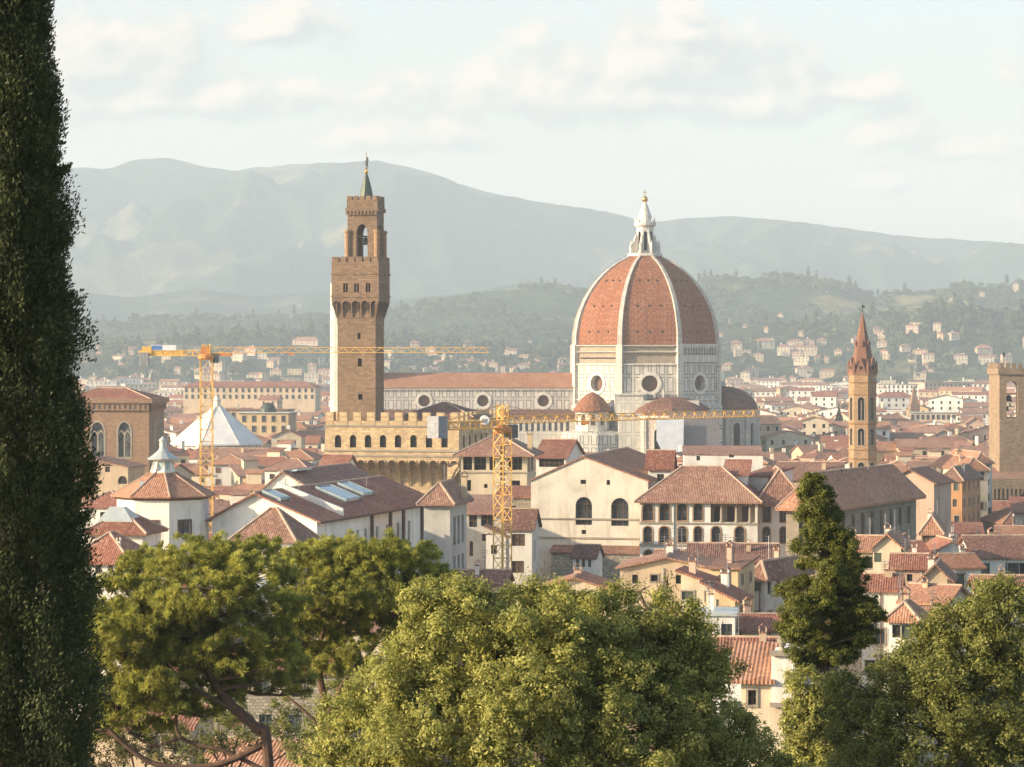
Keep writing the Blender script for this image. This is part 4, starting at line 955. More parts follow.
# ------------------------------------------------------------------ slender hexagonal spire and the fortress tower
def slender_spire():
    Yb = 762; c = X(862.5, Yb); r = 3.75; a0 = R(-90 - 30 - 14)
    root = thing('spire_tower', 'slender hexagonal bell tower with pointed terracotta spire standing above the rooftops', 'bell tower', (c, Yb, 0))
    mb = MB(); outs = []; zt = Z(374, Yb)
    for i in range(6):
        p = (r * cos(a0 + i * pi / 3), r * sin(a0 + i * pi / 3)); q = (r * cos(a0 + (i + 1) * pi / 3), r * sin(a0 + (i + 1) * pi / 3)); L = math.dist(p, q); u = ((q[0] - p[0]) / L, (q[1] - p[1]) / L); nin = (-u[1], u[0])
        ops = [(L / 2 - .85, L / 2 + .85, Z(y1, Yb), Z(y0, Yb), 'arch') for y0, y1 in ((397, 420), (428, 445), (462, 470))]
        outs += facade(mb, p, u, nin, L, 0, zt, ops, .7, 0, 0)
    mb.build('shaft', ['stone_spire'], root)
    for o in outs:
        w = window(o, .6, root, 'void', bars=False, surround='stone_trim'); loop, (x0, x1, b0, b1, k), P = o
        cb_ = MB(); cb_.add([P((x0 + x1) / 2 - .1, b0, .2), P((x0 + x1) / 2 + .1, b0, .2), P((x0 + x1) / 2 + .1, b1 - .9, .2), P((x0 + x1) / 2 - .1, b1 - .9, .2)], [(0, 1, 2, 3)]); cb_.build('mullion', ['stone_trim'], w)
    for y in (374, 382, 394, 423, 449, 458):
        sb = MB(); z = Z(y, Yb); sb.lathe([(r, z - .35), (r + .3, z - .1), (r + .3, z + .15), (r, z + .2)], 6, a0=a0); sb.build('string_course', ['stone_spire'], root)
    sp = MB(); zs = zt + .1; za = Z(313, Yb)
    sp.lathe([(r * .97, zs), (.18, za)], 6, a0=a0, cap=True); sp.build('spire', ['spire_tiles'], root)
    for i in range(6):
        am = a0 + (i + .5) * pi / 3; ap = r * cos(pi / 6)
        g = MB(); hw = 1.55; zg = zs + 4.4
        pts = [(ap + .25, -hw, zs), (ap + .25, hw, zs), (ap + .25, 0, zg)]; g.add(pts + [(ap - 2.0, 0, zg - .2), (ap - .2, -hw, zs), (ap - .2, hw, zs)], [(0, 1, 2), (0, 2, 3, 4), (2, 1, 5, 3)])
        g.xf(lambda p: (cos(am) * p[0] - sin(am) * p[1], sin(am) * p[0] + cos(am) * p[1], p[2])); go = g.build('gable', ['spire_tiles'], root)
        ro = MB(); ro.lathe([(0, .06), (.5, .06), (.5, 0)], 10); ro.xf(lambda p: (ap + .25 + p[2], p[0], zs + 1.6 + p[1])); ro.xf(lambda p: (cos(am) * p[0] - sin(am) * p[1], sin(am) * p[0] + cos(am) * p[1], p[2])); ro.build('roundel', ['void'], go)
        pn = MB(); pa = a0 + i * pi / 3; pn.tube((r * cos(pa), r * sin(pa), zs - .2), (r * cos(pa), r * sin(pa), zs + 2.2), .40, .36, 6); pn.tube((r * cos(pa), r * sin(pa), zs + 2.2), (r * cos(pa), r * sin(pa), zs + 4.0), .40, .04, 6); pn.build('pinnacle', ['spire_tiles'], root)
        d = MB(); hgt = .45; rr = r * .97 * (1 - hgt) + .1; d.box(-.1, .35, -.35, .35, 0, 1.0); d.add([(-.1, -.45, 1), (.4, -.45, 1), (.4, .45, 1), (-.1, .45, 1), (.3, 0, 1.6), (-.4, 0, 1.6)], [(0, 1, 4, 5), (1, 2, 4), (2, 3, 5, 4)])
        zz = zs + (za - zs) * hgt; d.xf(lambda p: (cos(am) * (p[0] + rr * cos(pi / 6)) - sin(am) * p[1], sin(am) * (p[0] + rr * cos(pi / 6)) + cos(am) * p[1], zz + p[2])); d.build('dormer', ['spire_tiles'], root)
    v = MB(); v.tube((0, 0, za - .5), (0, 0, za + 2.6), .1); v.lathe([(.05, -.3), (.33, 0), (.05, .3)], 8, (0, 0, za + .6)); v.add([(0, 0, za + 1.4), (.5, 0, za + 1.3), (.7, 0, za + 1.8), (.3, 0, za + 2.2), (-.4, 0, za + 2.0), (0, .12, za + 1.4), (.5, .12, za + 1.3), (.7, .12, za + 1.8), (.3, .12, za + 2.2), (-.4, .12, za + 2.0)], [(0, 1, 2, 3, 4), (9, 8, 7, 6, 5), (0, 5, 6, 1), (1, 6, 7, 2), (2, 7, 8, 3), (3, 8, 9, 4)]); v.build('weather_vane', ['bronze'], root)
slender_spire()
def fortress():
    Yf = 705; b = Bld('fortress_tower', 'square brown stone fortress tower with battlements and open bell arch', 'tower', 999.5, Yf, R(4), 1045, 11, 372)
    w, d, H = b.W, b.D, b.H; mb = MB()
    op = [b.fop(1006.5, 1017.5, 381, 418, 'arch')]; zf = b.hz(424, 2, 0)
    facade(mb, (0, 0), (1, 0), (0, 1), w, 0, H, op, 1.2); facade(mb, (w, d), (-1, 0), (0, -1), w, 0, H, [(w - op[0][1] - 2.4, w - op[0][0] - 1.2, *op[0][2:])], 1.2)
    sop = [(d / 2 - 1.3, d / 2 + 1.3, op[0][2], op[0][3], 'arch')]
    facade(mb, (w, 0), (0, 1), (-1, 0), d, 0, H, [], 1.2); facade(mb, (0, 0), (0, 1), (1, 0), d, 0, H, [], 1.2)
    mb.poly([(0, 0, zf), (w, 0, zf), (w, d, zf), (0, d, zf)]); mb.build('shaft', ['stone_bargello'], b.root)
    cr = MB(); cr.box(-.4, w + .4, -.4, 0, H - .6, H + .8); cr.box(-.4, w + .4, d, d + .4, H - .6, H + .8); cr.box(-.4, 0, 0, d, H - .6, H + .8); cr.box(w, w + .4, 0, d, H - .6, H + .8); cr.build('crown', ['stone_bargello'], b.root)
    n = 8
    for k in range(n):
        x = -.4 + (w + .8) * (k + .5) / n
        for y in (-.4, d): o = MB(); o.box(x - .42, x + .42, y, y + .4, H + .8, H + 2.2); o.build('merlon', ['stone_bargello'], b.root)
    for k in range(8):
        y = (d) * (k + .5) / 8
        o = MB(); o.box(-.4, 0, y - .42, y + .42, H + .8, H + 2.2); o.build('merlon', ['stone_bargello'], b.root)
    bx = (op[0][0] + op[0][1]) / 2
    be = MB(); be.lathe([(.02, 1.3), (.4, 1.2), (.6, .8), (.72, .1), (1.0, -.4), (.1, -.3)], 14, (bx, 3.5, b.hz(400, 2, 0))); be.tube((op[0][0] - .5, 3.5, b.hz(394, 2, 0)), (op[0][1] + .5, 3.5, b.hz(394, 2, 0)), .14); be.build('bell', ['bronze'], b.root)
    be = MB(); be.lathe([(.02, .9), (.3, .8), (.45, .5), (.5, .1), (.7, -.3), (.1, -.2)], 14, (bx, 5.5, b.hz(410, 2, 0))); be.tube((op[0][0] - .5, 5.5, b.hz(407, 2, 0)), (op[0][1] + .5, 5.5, b.hz(407, 2, 0)), .12); be.build('bell', ['bronze'], b.root)
    fl = MB(); fl.tube((1.6, 2, H), (1.6, 2, H + 5.2), .12); fl.box(1.3, 1.9, 1.9, 2.1, H + 4.0, H + 4.9); fl.build('vane', ['bronze'], b.root)
    b2 = Bld('fortress_wing', 'plain brown stone fortress wing with corbelled battlements under the square tower', 'building', 988, 690, R(4), 1060, 26, 487)
    ops = [b2.fop(1003, 1008, 513, 521, 'arch'), b2.fop(1018, 1023, 513, 521, 'arch')]
    b2.walls('stone_bargello', ops, bars=False)
    ct = MB(); n = 17; z0 = b2.hz(499, 5, 0)
    facade(ct, (0, -.6), (1, 0), (0, 1), b2.W, z0, b2.H, [(b2.W * k / n + .25, b2.W * (k + 1) / n - .25, z0 + .1, b2.H - .4, 'arch') for k in range(n)], .55); ct.box(0, b2.W, -.6, 0, b2.H, b2.H + 2.0); ct.build('corbel_table', ['stone_bargello'], b2.root)
    b2.roof('shed_back', 4.0, 'tiles_brown', .0, H=b2.H + .8)
fortress()

# ------------------------------------------------------------------ cranes
def lattice(mb, p, q, w, up, n, r=.11, rd=.07, tri=False, mi=0):
    p, q, up = mathutils.Vector(p), mathutils.Vector(q), mathutils.Vector(up).normalized(); d = (q - p); s = d.cross(up).normalized()
    corners = [s * w / 2, -s * w / 2, up * w * .85] if tri else [s * w / 2 + up * w / 2, s * w / 2 - up * w / 2, -s * w / 2 - up * w / 2, -s * w / 2 + up * w / 2]
    k = len(corners)
    for c in corners: mb.tube(p + c, q + c, r, n=4, mi=mi)
    for i in range(n):
        a, b_ = p + d * (i / n), p + d * ((i + 1) / n)
        for j in range(k):
            c0, c1 = corners[j], corners[(j + 1) % k]
            if tri:
                m_ = (a + b_) / 2; mb.tube(a + c0, b_ + c0 if False else m_ + (c1 if j == 1 else c0) if j != 2 else a + c1, rd, n=3, mi=mi) if j == 1 else None
            else:
                (mb.tube(a + c0, b_ + c1, rd, n=3, mi=mi) if i % 2 == 0 else mb.tube(a + c1, b_ + c0, rd, n=3, mi=mi)); mb.tube(a + c0, a + c1, rd, n=3, mi=mi)
        if tri:
            m_ = (a + b_) / 2
            for c in corners[:2]: mb.tube(a + c, m_ + corners[2], rd, n=3, mi=mi); mb.tube(m_ + corners[2], b_ + c, rd, n=3, mi=mi)
            mb.tube(a + corners[0], a + corners[1], rd, n=3, mi=mi)
def crane(label, Y, pxm, z0, zj, dirv, Lj, Lc, mw, tri_h, cwt, board, stay=False):
    x = X(pxm, Y); root = thing('tower_crane', label, 'crane', (x, Y, z0))
    d = mathutils.Vector((dirv[0], dirv[1], 0)).normalized(); zt = zj - z0
    mb = MB(); lattice(mb, (0, 0, 0), (0, 0, zt - 1.2), mw, (d.x, d.y, 0), int(zt / mw / 1.0), .115, .06); mb.build('mast', ['crane_yellow'], root)
    sl = MB(); sl.lathe([(mw * .62, zt - 1.4), (mw * .75, zt - 1.1), (mw * .75, zt - .5), (mw * .5, zt - .3)], 12, cap=True); sl.build('slewing_ring', ['crane_red'], root)
    ap = MB(); lattice(ap, (0, 0, zt - .5), (0, 0, zt + tri_h), mw * .62, (d.x, d.y, 0), 3, .12, .08); ap.build('apex_frame', ['crane_yellow'], root)
    jb = MB(); lattice(jb, d * .6 + mathutils.Vector((0, 0, zt)), d * Lj + mathutils.Vector((0, 0, zt)), 1.15, (0, 0, 1), int(Lj / 2.4), .08, .062, tri=True); j = jb.build('jib', ['crane_yellow'], root)
    tr = MB(); c = d * Lj * .3; tr.box(c.x - .6, c.x + .6, c.y - .5, c.y + .5, zt - .45, zt - .1); tr.build('trolley', ['crane_red'], j)
    cj = MB(); lattice(cj, -d * .6 + mathutils.Vector((0, 0, zt - .1)), -d * (Lc - .7) + mathutils.Vector((0, 0, zt - .1)), 1.0, (0, 0, 1), 6, .12, .08); cj_o = cj.build('counter_jib', ['crane_yellow'], root)
    s = mathutils.Vector((-d.y, d.x, 0))
    def obox(mbx, along, half_l, half_w, za, zb, mi=0):
        pts = []
        for z in (za, zb):
            for (e1, e2) in ((-1, -1), (1, -1), (1, 1), (-1, 1)): pts.append(tuple(d * (along + e1 * half_l) + s * (e2 * half_w) + mathutils.Vector((0, 0, z))))
        mbx.add(pts, [(0, 1, 5, 4), (1, 2, 6, 5), (2, 3, 7, 6), (3, 0, 4, 7), (4, 5, 6, 7), (3, 2, 1, 0)], mi)
    cw = MB()
    for k in range(3): obox(cw, -Lc + .6 + k * .62, .29, 1.0, zt + cwt[0], zt + cwt[1])
    cw.build('counterweight', ['concrete'], cj_o)
    cab = MB(); obox(cab, 1.6, .8, .7, zt - 2.0, zt - .2, 0); cab.build('cab', ['glass_grey'], root)
    return root, d, s, zt, obox, cj_o, j
rt, d, s, zt, obox, cjo, j = crane('tall yellow tower crane whose long jib crosses in front of the watchtower', 540, 206.5, 0, Z(352.5, 540), (1, .02), 54.5, 13.2, 2.3, 1.6, (-2.6, .0), True)
hs = MB(); obox(hs, -8.6, 4.4, .5, zt - .6, zt + .35); obox(hs, -11.4, .9, .7, zt - .4, zt + 1.2); hs.build('machinery_housing', ['crane_yellow'], cjo)
hs = MB(); obox(hs, -8.2, 2.4, .62, zt + .42, zt + 1.45); hs.build('sign_board', ['sign_white'], cjo)
hs = MB(); obox(hs, -9.5, 1.0, .66, zt + .52, zt + 1.35); hs.build('sign_panel', ['sign_blue'], cjo)
hs = MB(); obox(hs, 3.2, 1.7, .6, zt - .7, zt - .1); obox(hs, -.2, .8, .8, zt - 1.2, zt + 1.2); hs.build('winch', ['crane_red'], rt)
Yc2 = 380
rt, d, s, zt, obox, cjo, j = crane('shorter yellow tower crane with grey counterweight standing between the palace and the gabled hall', Yc2, 502.5, 0, Z(423.5, Yc2), (38.6, 44), 58.5, 14.2, 1.75, 2.6, (-1.7, 1.2), True)
hs = MB(); hs.tube(tuple(mathutils.Vector((0, 0, zt + 2.6))), tuple(-d * 13 + mathutils.Vector((0, 0, zt + .2))), .07); hs.tube(tuple(mathutils.Vector((0, 0, zt + 2.6))), tuple(d * 9 + mathutils.Vector((0, 0, zt + 1))), .05); hs.build('stay_cable', ['crane_yellow'], rt)
hs = MB(); hs.lathe([(0, .06), (.62, .06), (.66, 0), (.66, -.06)], 18); cpos = -d * 3.6 + mathutils.Vector((0, -.9, zt + .55)); hs.xf(lambda p: (cpos.x + p[0], cpos.y - p[2], cpos.z + p[1])); sg = hs.build('round_sign', ['sign_white'], cjo)
hs = MB()
for sx in (-.2, .22): hs.add([(cpos.x + sx + r_ * cos(a * pi / 5), cpos.y - .08, cpos.z + r_ * sin(a * pi / 5) * 1.2) for r_ in (.17, .09) for a in range(10)], [(a, (a + 1) % 10, 10 + (a + 1) % 10, 10 + a) for a in range(10)])
hs.build('sign_marking', ['void'], cjo)
hs = MB()   # vertical plate with dark lettering strokes on the mast
for k in range(8): zz = zt - 3.2 - k * .72; hs.box(-.32, .32, -1.02, -.98, zz - .22, zz + .2)
hs.build('mast_lettering', ['wood_dark'], rt)

# ------------------------------------------------------------------ named houses of the middle ground
FOOTPRINTS = []      # (xmin, xmax, ymin, ymax) kept clear of the filler houses
def keep(b, m=2):
    p = [b.world(x, y) for x, y in ((0, 0), (b.W, 0), (b.W, b.D), (0, b.D))]
    FOOTPRINTS.append((min(q[0] for q in p) - m, max(q[0] for q in p) + m, min(q[1] for q in p) - m, max(q[1] for q in p) + m))
def flat_eave(b, mat='stone_trim', t=.35, o=.25, z=None, name='cornice'):
    z = b.H if z is None else z; mb = MB(); mb.box(-o, b.W + o, -o, 0, z - t, z); mb.box(b.W, b.W + o, 0, b.D, z - t, z); mb.box(-o, 0, 0, b.D, z - t, z); return mb.build(name, [mat], b.root)

# octagonal house with lantern
def octagon_house():
    Y = 338; c = X(163, Y); root = thing('octagonal_house', 'white octagonal house with red tiled roof and white roof lantern beside the cypress', 'house', (c, Y, 0)); r = 5.55; zt = Z(495, Y); a0 = R(-90 - 22.5 - 8)
    mb = MB(); outs = []
    for i in range(8):
        p = (r * cos(a0 + i * pi / 4), r * sin(a0 + i * pi / 4)); q = (r * cos(a0 + (i + 1) * pi / 4), r * sin(a0 + (i + 1) * pi / 4)); L = math.dist(p, q); u = ((q[0] - p[0]) / L, (q[1] - p[1]) / L); nin = (-u[1], u[0])
        op = [(L * .32, L * .68, Z(532, Y), Z(519, Y), None)] if i in (0, 1, 2) else []
        outs += facade(mb, p, u, nin, L, 0, zt, op if i in (0, 1) else [], .35, 0, 0)
    mb.build('wall', ['plaster_bright'], root)
    for o in outs: window(o, .3, root, 'glass_grey', 'wood_dark', True, surround='wood_brown')
    ev = MB(); ev.lathe([(r, zt - .45), (r + .25, zt - .35), (r + .3, zt - .02)], 8, a0=a0); ev.build('eaves', ['wood_brown'], root)
    rf = MB(); za = Z(472, Y); rf.lathe([(r + .8, zt - .12), (r + .85, zt + .02), (1.2, za + .1)], 8, a0=a0); ro = rf.build('roof', ['tiles_orange'], root)
    for i in range(8):
        a = a0 + i * pi / 4; o = MB(); o.tube(((r + .8) * cos(a), (r + .8) * sin(a), zt + .05), (1.2 * cos(a), 1.2 * sin(a), za + .15), .11); o.build('ridge', ['ridge_mortar'], ro)
    sk = MB(); sk.box(-.45, .45, -.35, .35, 0, .12); sk.xf(lambda p: (-2.0 + p[0], -2.9 + p[1], zt + 1.45 + p[2] + p[1] * .5)); sk.build('skylight', ['skylight_glass'], ro)
    la = MB(); la.lathe([(1.45, za - .1), (1.5, za + .1), (1.12, za + .25), (1.05, za + 1.0), (1.1, za + 1.55)], 8, a0=a0); lo = la.build('lantern', ['plaster_bright'], root)
    for i in range(8):
        a = a0 + (i + .5) * pi / 4; o = MB(); o.box(-.06, .06, -.22, .22, za + .35, za + 1.4); o.xf(lambda p: (cos(a) * (1.06 * cos(pi / 8) + p[0]) - sin(a) * p[1], sin(a) * (1.06 * cos(pi / 8) + p[0]) + cos(a) * p[1], p[2])); o.build('pane', ['skylight_glass'], lo)
        a2 = a0 + i * pi / 4; o = MB(); o.add([(1.05, -.07, za + .1), (1.55, -.07, za + .1), (1.1, -.07, za + 1.4), (1.05, .07, za + .1), (1.55, .07, za + .1), (1.1, .07, za + 1.4)], [(0, 1, 2), (5, 4, 3), (1, 4, 5, 2)]); o.xf(lambda p: (cos(a2) * p[0] - sin(a2) * p[1], sin(a2) * p[0] + cos(a2) * p[1], p[2])); o.build('bracket', ['plaster_bright'], lo)
    cp = MB(); cp.lathe([(1.85, za + 1.5), (1.9, za + 1.62), (1.2, za + 2.1), (.6, za + 2.6), (.42, za + 2.9), (.42, za + 3.7), (.55, za + 3.8), (.1, za + 4.3)], 12, cap=True); cp.build('lantern_cap', ['metal_roof'], lo)
    FOOTPRINTS.append((c - 8, c + 8, Y - 8, Y + 8))
octagon_house()
b = Bld('house', 'low white house with a pale ribbed metal roof in front of the octagonal house', 'house', 88, 322, R(-10), 142.5, 7, 529); keep(b)
b.walls('plaster_white', [b.fop(120, 130, 541, 549)], [], depth=.25)
b.roof('hip', 2.0, 'tiles_red', .7); mb = MB(); zz = b.H
mb.slab([[(.8, 1.2, zz + .9), (b.W - 1.6, 1.2, zz + .9), (b.W - 3.2, 3, zz + 2.4), (1.6, 3, zz + 2.4)], [(b.W - 1.6, 1.2, zz + .9), (b.W - 1.6, 5.4, zz + .9), (b.W - 3.2, 4, zz + 2.4), (b.W - 3.2, 3, zz + 2.4)], [(.8, 5.4, zz + .9), (.8, 1.2, zz + .9), (1.6, 3, zz + 2.4), (1.6, 4, zz + 2.4)], [(1.6, 3, zz + 2.4), (b.W - 3.2, 3, zz + 2.4), (b.W - 3.2, 4, zz + 2.4), (1.6, 4, zz + 2.4)]], .12)
for k in range(9): xx = 1.4 + (b.W - 4.2) * k / 8; mb.box(xx - .04, xx + .04, 1.18, 3.0, zz + .88, zz + .9)
mb.build('metal_cap', ['metal_roof'], b.root); flat_eave(b, 'stone_trim', .25, .1, b.H - 2.1)
b = Bld('house', 'low white house with red hipped roof directly beside the cypress foliage', 'house', 70, 312, R(-12), 128, 8, 557); keep(b)
b.walls('plaster_white', [b.fop(95, 101, 562, 574), b.fop(108, 113, 560, 571)], [(2, 4.2, b.H - 3.2, b.H - .6, None)], depth=.3, glassm='glass_grey', frame='wood_brown')
r_ = b.roof('hip', 2.6, 'tiles_red', .7); chimney(r_, 5, 2, b.H + 1.2, .5, .4, 'plaster_bright')
b = Bld('house', 'small red roofed annex squeezed between octagonal house and museum', 'house', 160, 352, R(-8), 214, 8, 552); keep(b, 0); b.walls('plaster_white'); b.roof('gable_x', 2.2, 'tiles_red', .4)
b = Bld('house', 'white house with narrow red roof between brick hall and octagonal house', 'house', 78, 470, R(-10), 128, 9, 505); keep(b); b.walls('plaster_white', [b.fop(100, 106, 512, 520)]); b.roof('hip', 2.2, 'tiles_red', .5)
b = Bld('house', 'tan house with arched doorway at the foot of the brick hall', 'house', 92, 560, R(-14), 128, 9, 466); keep(b); b.walls('plaster_tan', [b.fop(105, 110, 466.5, 472), b.fop(118, 127, 476, 484, 'arch')]); b.roof('shed_right', 1.6, 'tiles_brown', .4)

# museum: long roofs, fire walls, slit windows
b = Bld('museum', 'long white museum building with red roofs, skylights and slit windows in its side wall', 'museum', 212, 338, R(-16), 317, 47, 519); keep(b)
b.H = Z(519, b.world(b.W, 0)[1]) 
rh = 3.1
ro_ = []
for (p, q) in ((356.5, 359.5), (364.5, 367.5), (376, 379), (386, 389), (397, 400), (408, 411)): ro_.append((b.sd(p), b.sd(p) + 1.0, b.H - 7.0, b.H - 2.2, None))
b.walls('plaster_bright', [], [o for o in ro_ if o[1] < b.D - 1 and o[0] > 0], kind='gable_y', rh=rh, rr=.42, depth=.3)
roof = b.roof('gable_y', rh, 'tiles_red', .7, rr=.42)
sl = rh / (b.W * .58); zr = lambda x: b.H + rh - (x - b.W * .42) * sl
pw = MB(); yk = b.sd(345) - 1.2
pw.add([(b.W * .38, yk - .25, zr(b.W * .42) + .9), (b.W + .2, yk - .25, zr(b.W) + .8), (b.W + .2, yk - .25, zr(b.W) - .8), (b.W * .38, yk - .25, zr(b.W * .42) - .8), (b.W * .38, yk + .25, zr(b.W * .42) + .9), (b.W + .2, yk + .25, zr(b.W) + .8), (b.W + .2, yk + .25, zr(b.W) - .8), (b.W * .38, yk + .25, zr(b.W * .42) - .8)], [(0, 3, 2, 1), (4, 5, 6, 7), (0, 1, 5, 4), (1, 2, 6, 5), (3, 0, 4, 7)])
pw.build('fire_wall', ['plaster_bright'], b.root)
for (x0, x1, y0, y1) in ((b.W * .52, b.W * .8, yk + 9, yk + 14.5), (b.W * .5, b.W * .74, yk + 18, yk + 22), (b.W * .47, b.W * .62, 1.0, 4.0)):
    sk = MB(); sk.slab([[(x0, y0, zr(x0) + .35), (x1, y0, zr(x1) + .35), (x1, y1, zr(x1) + .35), (x0, y1, zr(x0) + .35)]], .3); s_ = sk.build('skylight', ['skylight_glass'], roof)
    fr_ = MB(); t = .18
    for (a0, a1, c0, c1) in ((x0 - t, x1 + t, y0 - t, y0), (x0 - t, x1 + t, y1, y1 + t), (x0 - t, x0, y0 - .001, y1 + .001), (x1, x1 + t, y0 - .001, y1 + .001)): fr_.add([(a0, c0, zr(a0) + .45), (a1, c0, zr(a1) + .45), (a1, c1, zr(a1) + .45), (a0, c1, zr(a0) + .45), (a0, c0, zr(a0)), (a1, c0, zr(a1)), (a1, c1, zr(a1)), (a0, c1, zr(a0))], [(0, 1, 2, 3), (0, 4, 5, 1), (2, 6, 7, 3)])
    fr_.build('frame', ['lead'], s_)
for px in (371, 389.5, 402.5, 421):
    o = MB(); y = b.sd(px); 
    if 0 < y < b.D: o.box(b.W, b.W + .3, y - .28, y + .28, 0, b.H - .1); o.build('downpipe', ['pipe_brown'], b.root)
for (x, y) in ((b.W * .5, yk + 3), (b.W * .6, yk + 25), (b.W * .45, 9)): antenna(roof, x, y, zr(x), 1.4)
gt = MB(); gt.box(b.W + .62, b.W + .86, -.4, b.D + .4, b.H - .55, b.H - .32); gt.build('gutter', ['pipe_brown'], b.root)
b = Bld('museum_wing', 'low museum wing with brown roof and flat roof light behind the long roofs', 'building', 262, 392, R(-16), 315, 28, 489); keep(b, 0)
b.walls('plaster_bright', kind='gable_y', rh=2.6, rr=.4); roof = b.roof('gable_y', 2.6, 'tiles_brown', .5, rr=.4)
sk = MB(); sk.slab([[(1.2, 2, b.H + 2.3), (4.5, 2, b.H + 2.75), (4.5, 8, b.H + 2.75), (1.2, 8, b.H + 2.3)]], .25); sk.build('roof_light', ['skylight_glass'], roof)
b = Bld('pavilion', 'little white pavilion with steep pyramid roof attached to museum front wall', 'building', 236, 322, R(-16), 293, 6.2, 534); keep(b, 0)
b.walls('plaster_bright', [], [(1.0, 2.3, b.H - 3.4, b.H - .5, None), (2.7, 3.9, b.H - 3.4, b.H - .5, None), (4.3, 5.4, b.H - 3.4, b.H - .5, None)], depth=.3, frame='wood_brown', glassm='glass_grey'); b.roof('hip', 2.9, 'tiles_brown', .7)
b = Bld('house', 'tall grey plastered house with triple tall windows between museum and crane mast', 'house', 424, 352, R(-10), 450, 11, 497); keep(b, 0)
so = []
for k in range(3):
    y = 2.2 + k * 2.7; so += [(y, y + 1.5, b.H - 6.2, b.H - 2.6, None), (y, y + 1.5, b.H - 9.6, b.H - 7.6, None), (y + .3, y + 1.1, b.H - 12.6, b.H - 11.4, None)]
b.walls('plaster_grey', [], so, depth=.35, glassm='glass_grey'); roof = b.roof('hip', 1.8, 'tiles_brown', .8); antenna(roof, 2, 3, b.H + 1, 3); chimney(roof, 4, 6, b.H + .9)
b = Bld('house', 'small white gabled house tucked below the palace corbels', 'house', 318, 430, R(-8), 343, 12, 470); keep(b, 0); b.walls('plaster_white', kind='gable_x', rh=2); b.roof('gable_x', 2.2, 'tiles_red', .4)

# cream house with roof loggia beside the crane
b = Bld('loggia_house', 'cream house with shaded rooftop loggia under a wide brown roof behind the crane mast', 'house', 461, 478, R(-6), 527, 14, 451); keep(b, 0)
zc = b.H
ops = [b.fop(p, q, 453.5, 470) for p, q in ((463, 472), (474, 486), (489.5, 495), (508, 522))] + [b.fop(463, 471, 480, 491), b.fop(510, 520, 480.5, 492.5), b.fop(484, 487.5, 484, 488)]
b.walls('plaster_cream', ops, [(2, 5, b.H - 3.6, b.H - .6, None), (7, 11, b.H - 3.6, b.H - .6, None)], depth=.9, glassm='void')
roof = b.roof('hip', 2.9, 'tiles_brown', 1.4); chimney(roof, 11.5, 3, b.H + 1.2, 1.6, .8, 'plaster_ochre'); antenna(roof, 4, 5, b.H + 1.5, 3)
sb = MB(); sb.box(-.15, b.W + .15, -.15, 0, b.hz(472.5, 4, 0) - .12, b.hz(472.5, 4, 0) + .12); sb.build('string_course', ['stone_trim'], b.root)
b = Bld('house', 'narrow white gabled house with dark red roof wedged beside rooftop loggia', 'house', 536, 500, R(-14), 566, 14, 456); keep(b, 0)
b.walls('plaster_bright', [b.fop(539, 564, 459, 467)], [(4.5, 6, b.H - 3, b.H - 1, None)], kind='gable_x', rh=2.6, glassm='void'); b.roof('gable_x', 2.8, 'tiles_red', .5)
b = Bld('stone_house', 'rough rubble stone wall building with one tall arched window beside the gabled hall', 'building', 497, 432, R(-4), 560, 8, 496); keep(b, 0)
b.walls('stone_rubble', [b.fop(538, 554.5, 497.5, 532, 'arch'), b.fop(509, 516, 506, 513)], depth=.6, frame='wood_dark', surround=None); b.roof('shed_back', 1.2, 'tiles_red', .4)
b = Bld('house', 'grey house with two dark shuttered windows low behind the crane mast', 'house', 466, 400, R(-6), 503, 9, 512); keep(b, 0)
b.walls('plaster_grey', [b.fop(469, 477, 515, 527), b.fop(481, 493, 513, 526), b.fop(482, 488, 534, 541), b.fop(469.5, 473, 541, 556, 'arch')], frame='wood_brown'); b.roof('shed_back', 1.9, 'tiles_brown', .7)
b = Bld('house', 'small cream lean-to house in front of the crane mast foot', 'house', 486, 394, R(-4), 506, 5, 535); b.walls('plaster_white', [b.fop(491, 497, 545, 554)]); b.roof('shed_right', 1.2, 'tiles_brown', .4)
b = Bld('house', 'white gabled house with brown shutters standing below the rubble stone wall', 'house', 506, 394, R(-8), 532, 7.5, 527); keep(b, 0)
b.walls('plaster_white', [b.fop(511, 525, 534, 546), b.fop(511, 524, 561, 573)], [(2.6, 3.8, b.H - 5, b.H - 2, None)], kind='gable_x', rh=2.4, depth=.3, frame='wood_brown', glassm='wood_dark'); b.roof('gable_x', 2.4, 'tiles_dark', .45)

# gabled hall with two big arched windows
b = Bld('gabled_hall', 'broad cream gabled hall front with two great arched windows and a red roof', 'hall', 531, 424, R(-12), 648, 40, 479); keep(b, 0)
ops = [b.fop(575.5, 592, 497, 525, 'arch'), b.fop(611, 628.5, 498, 526, 'arch'), b.fop(580.5, 586, 475, 484), b.fop(606.5, 610, 478.5, 485), b.fop(581.5, 586, 530, 534), b.fop(607, 618, 553, 568, 'arch')]
rh = Z(455, 416) - Z(479, 416)
b.walls('plaster_hall', ops, kind='gable_y', rh=rh, rr=.45, depth=.55, surround=None); roof = b.roof('gable_y', rh, 'tiles_orange', .25, rr=.45)
for py in (519, 538): 
    sb = MB(); z = b.hz(py, 9, 0); sb.box(0, b.W, -.18, 0, z - .12, z + .12); sb.build('string_course', ['stone_trim'], b.root)
an = MB(); z0 = b.hz(547, 8, 0); an.slab([[(3.4, -3.2, z0 - .6), (b.W - .4, -3.2, z0 - .6), (b.W - .4, -.05, z0 + .3), (3.4, -.05, z0 + .3)]], .2); an.build('lean_to_roof', ['tiles_dark'], b.root)
an = MB(); an.box(3.7, b.W - .7, -2.9, -.05, 0, z0 - .7); an.build('lean_to_wall', ['stone_rubble'], b.root)
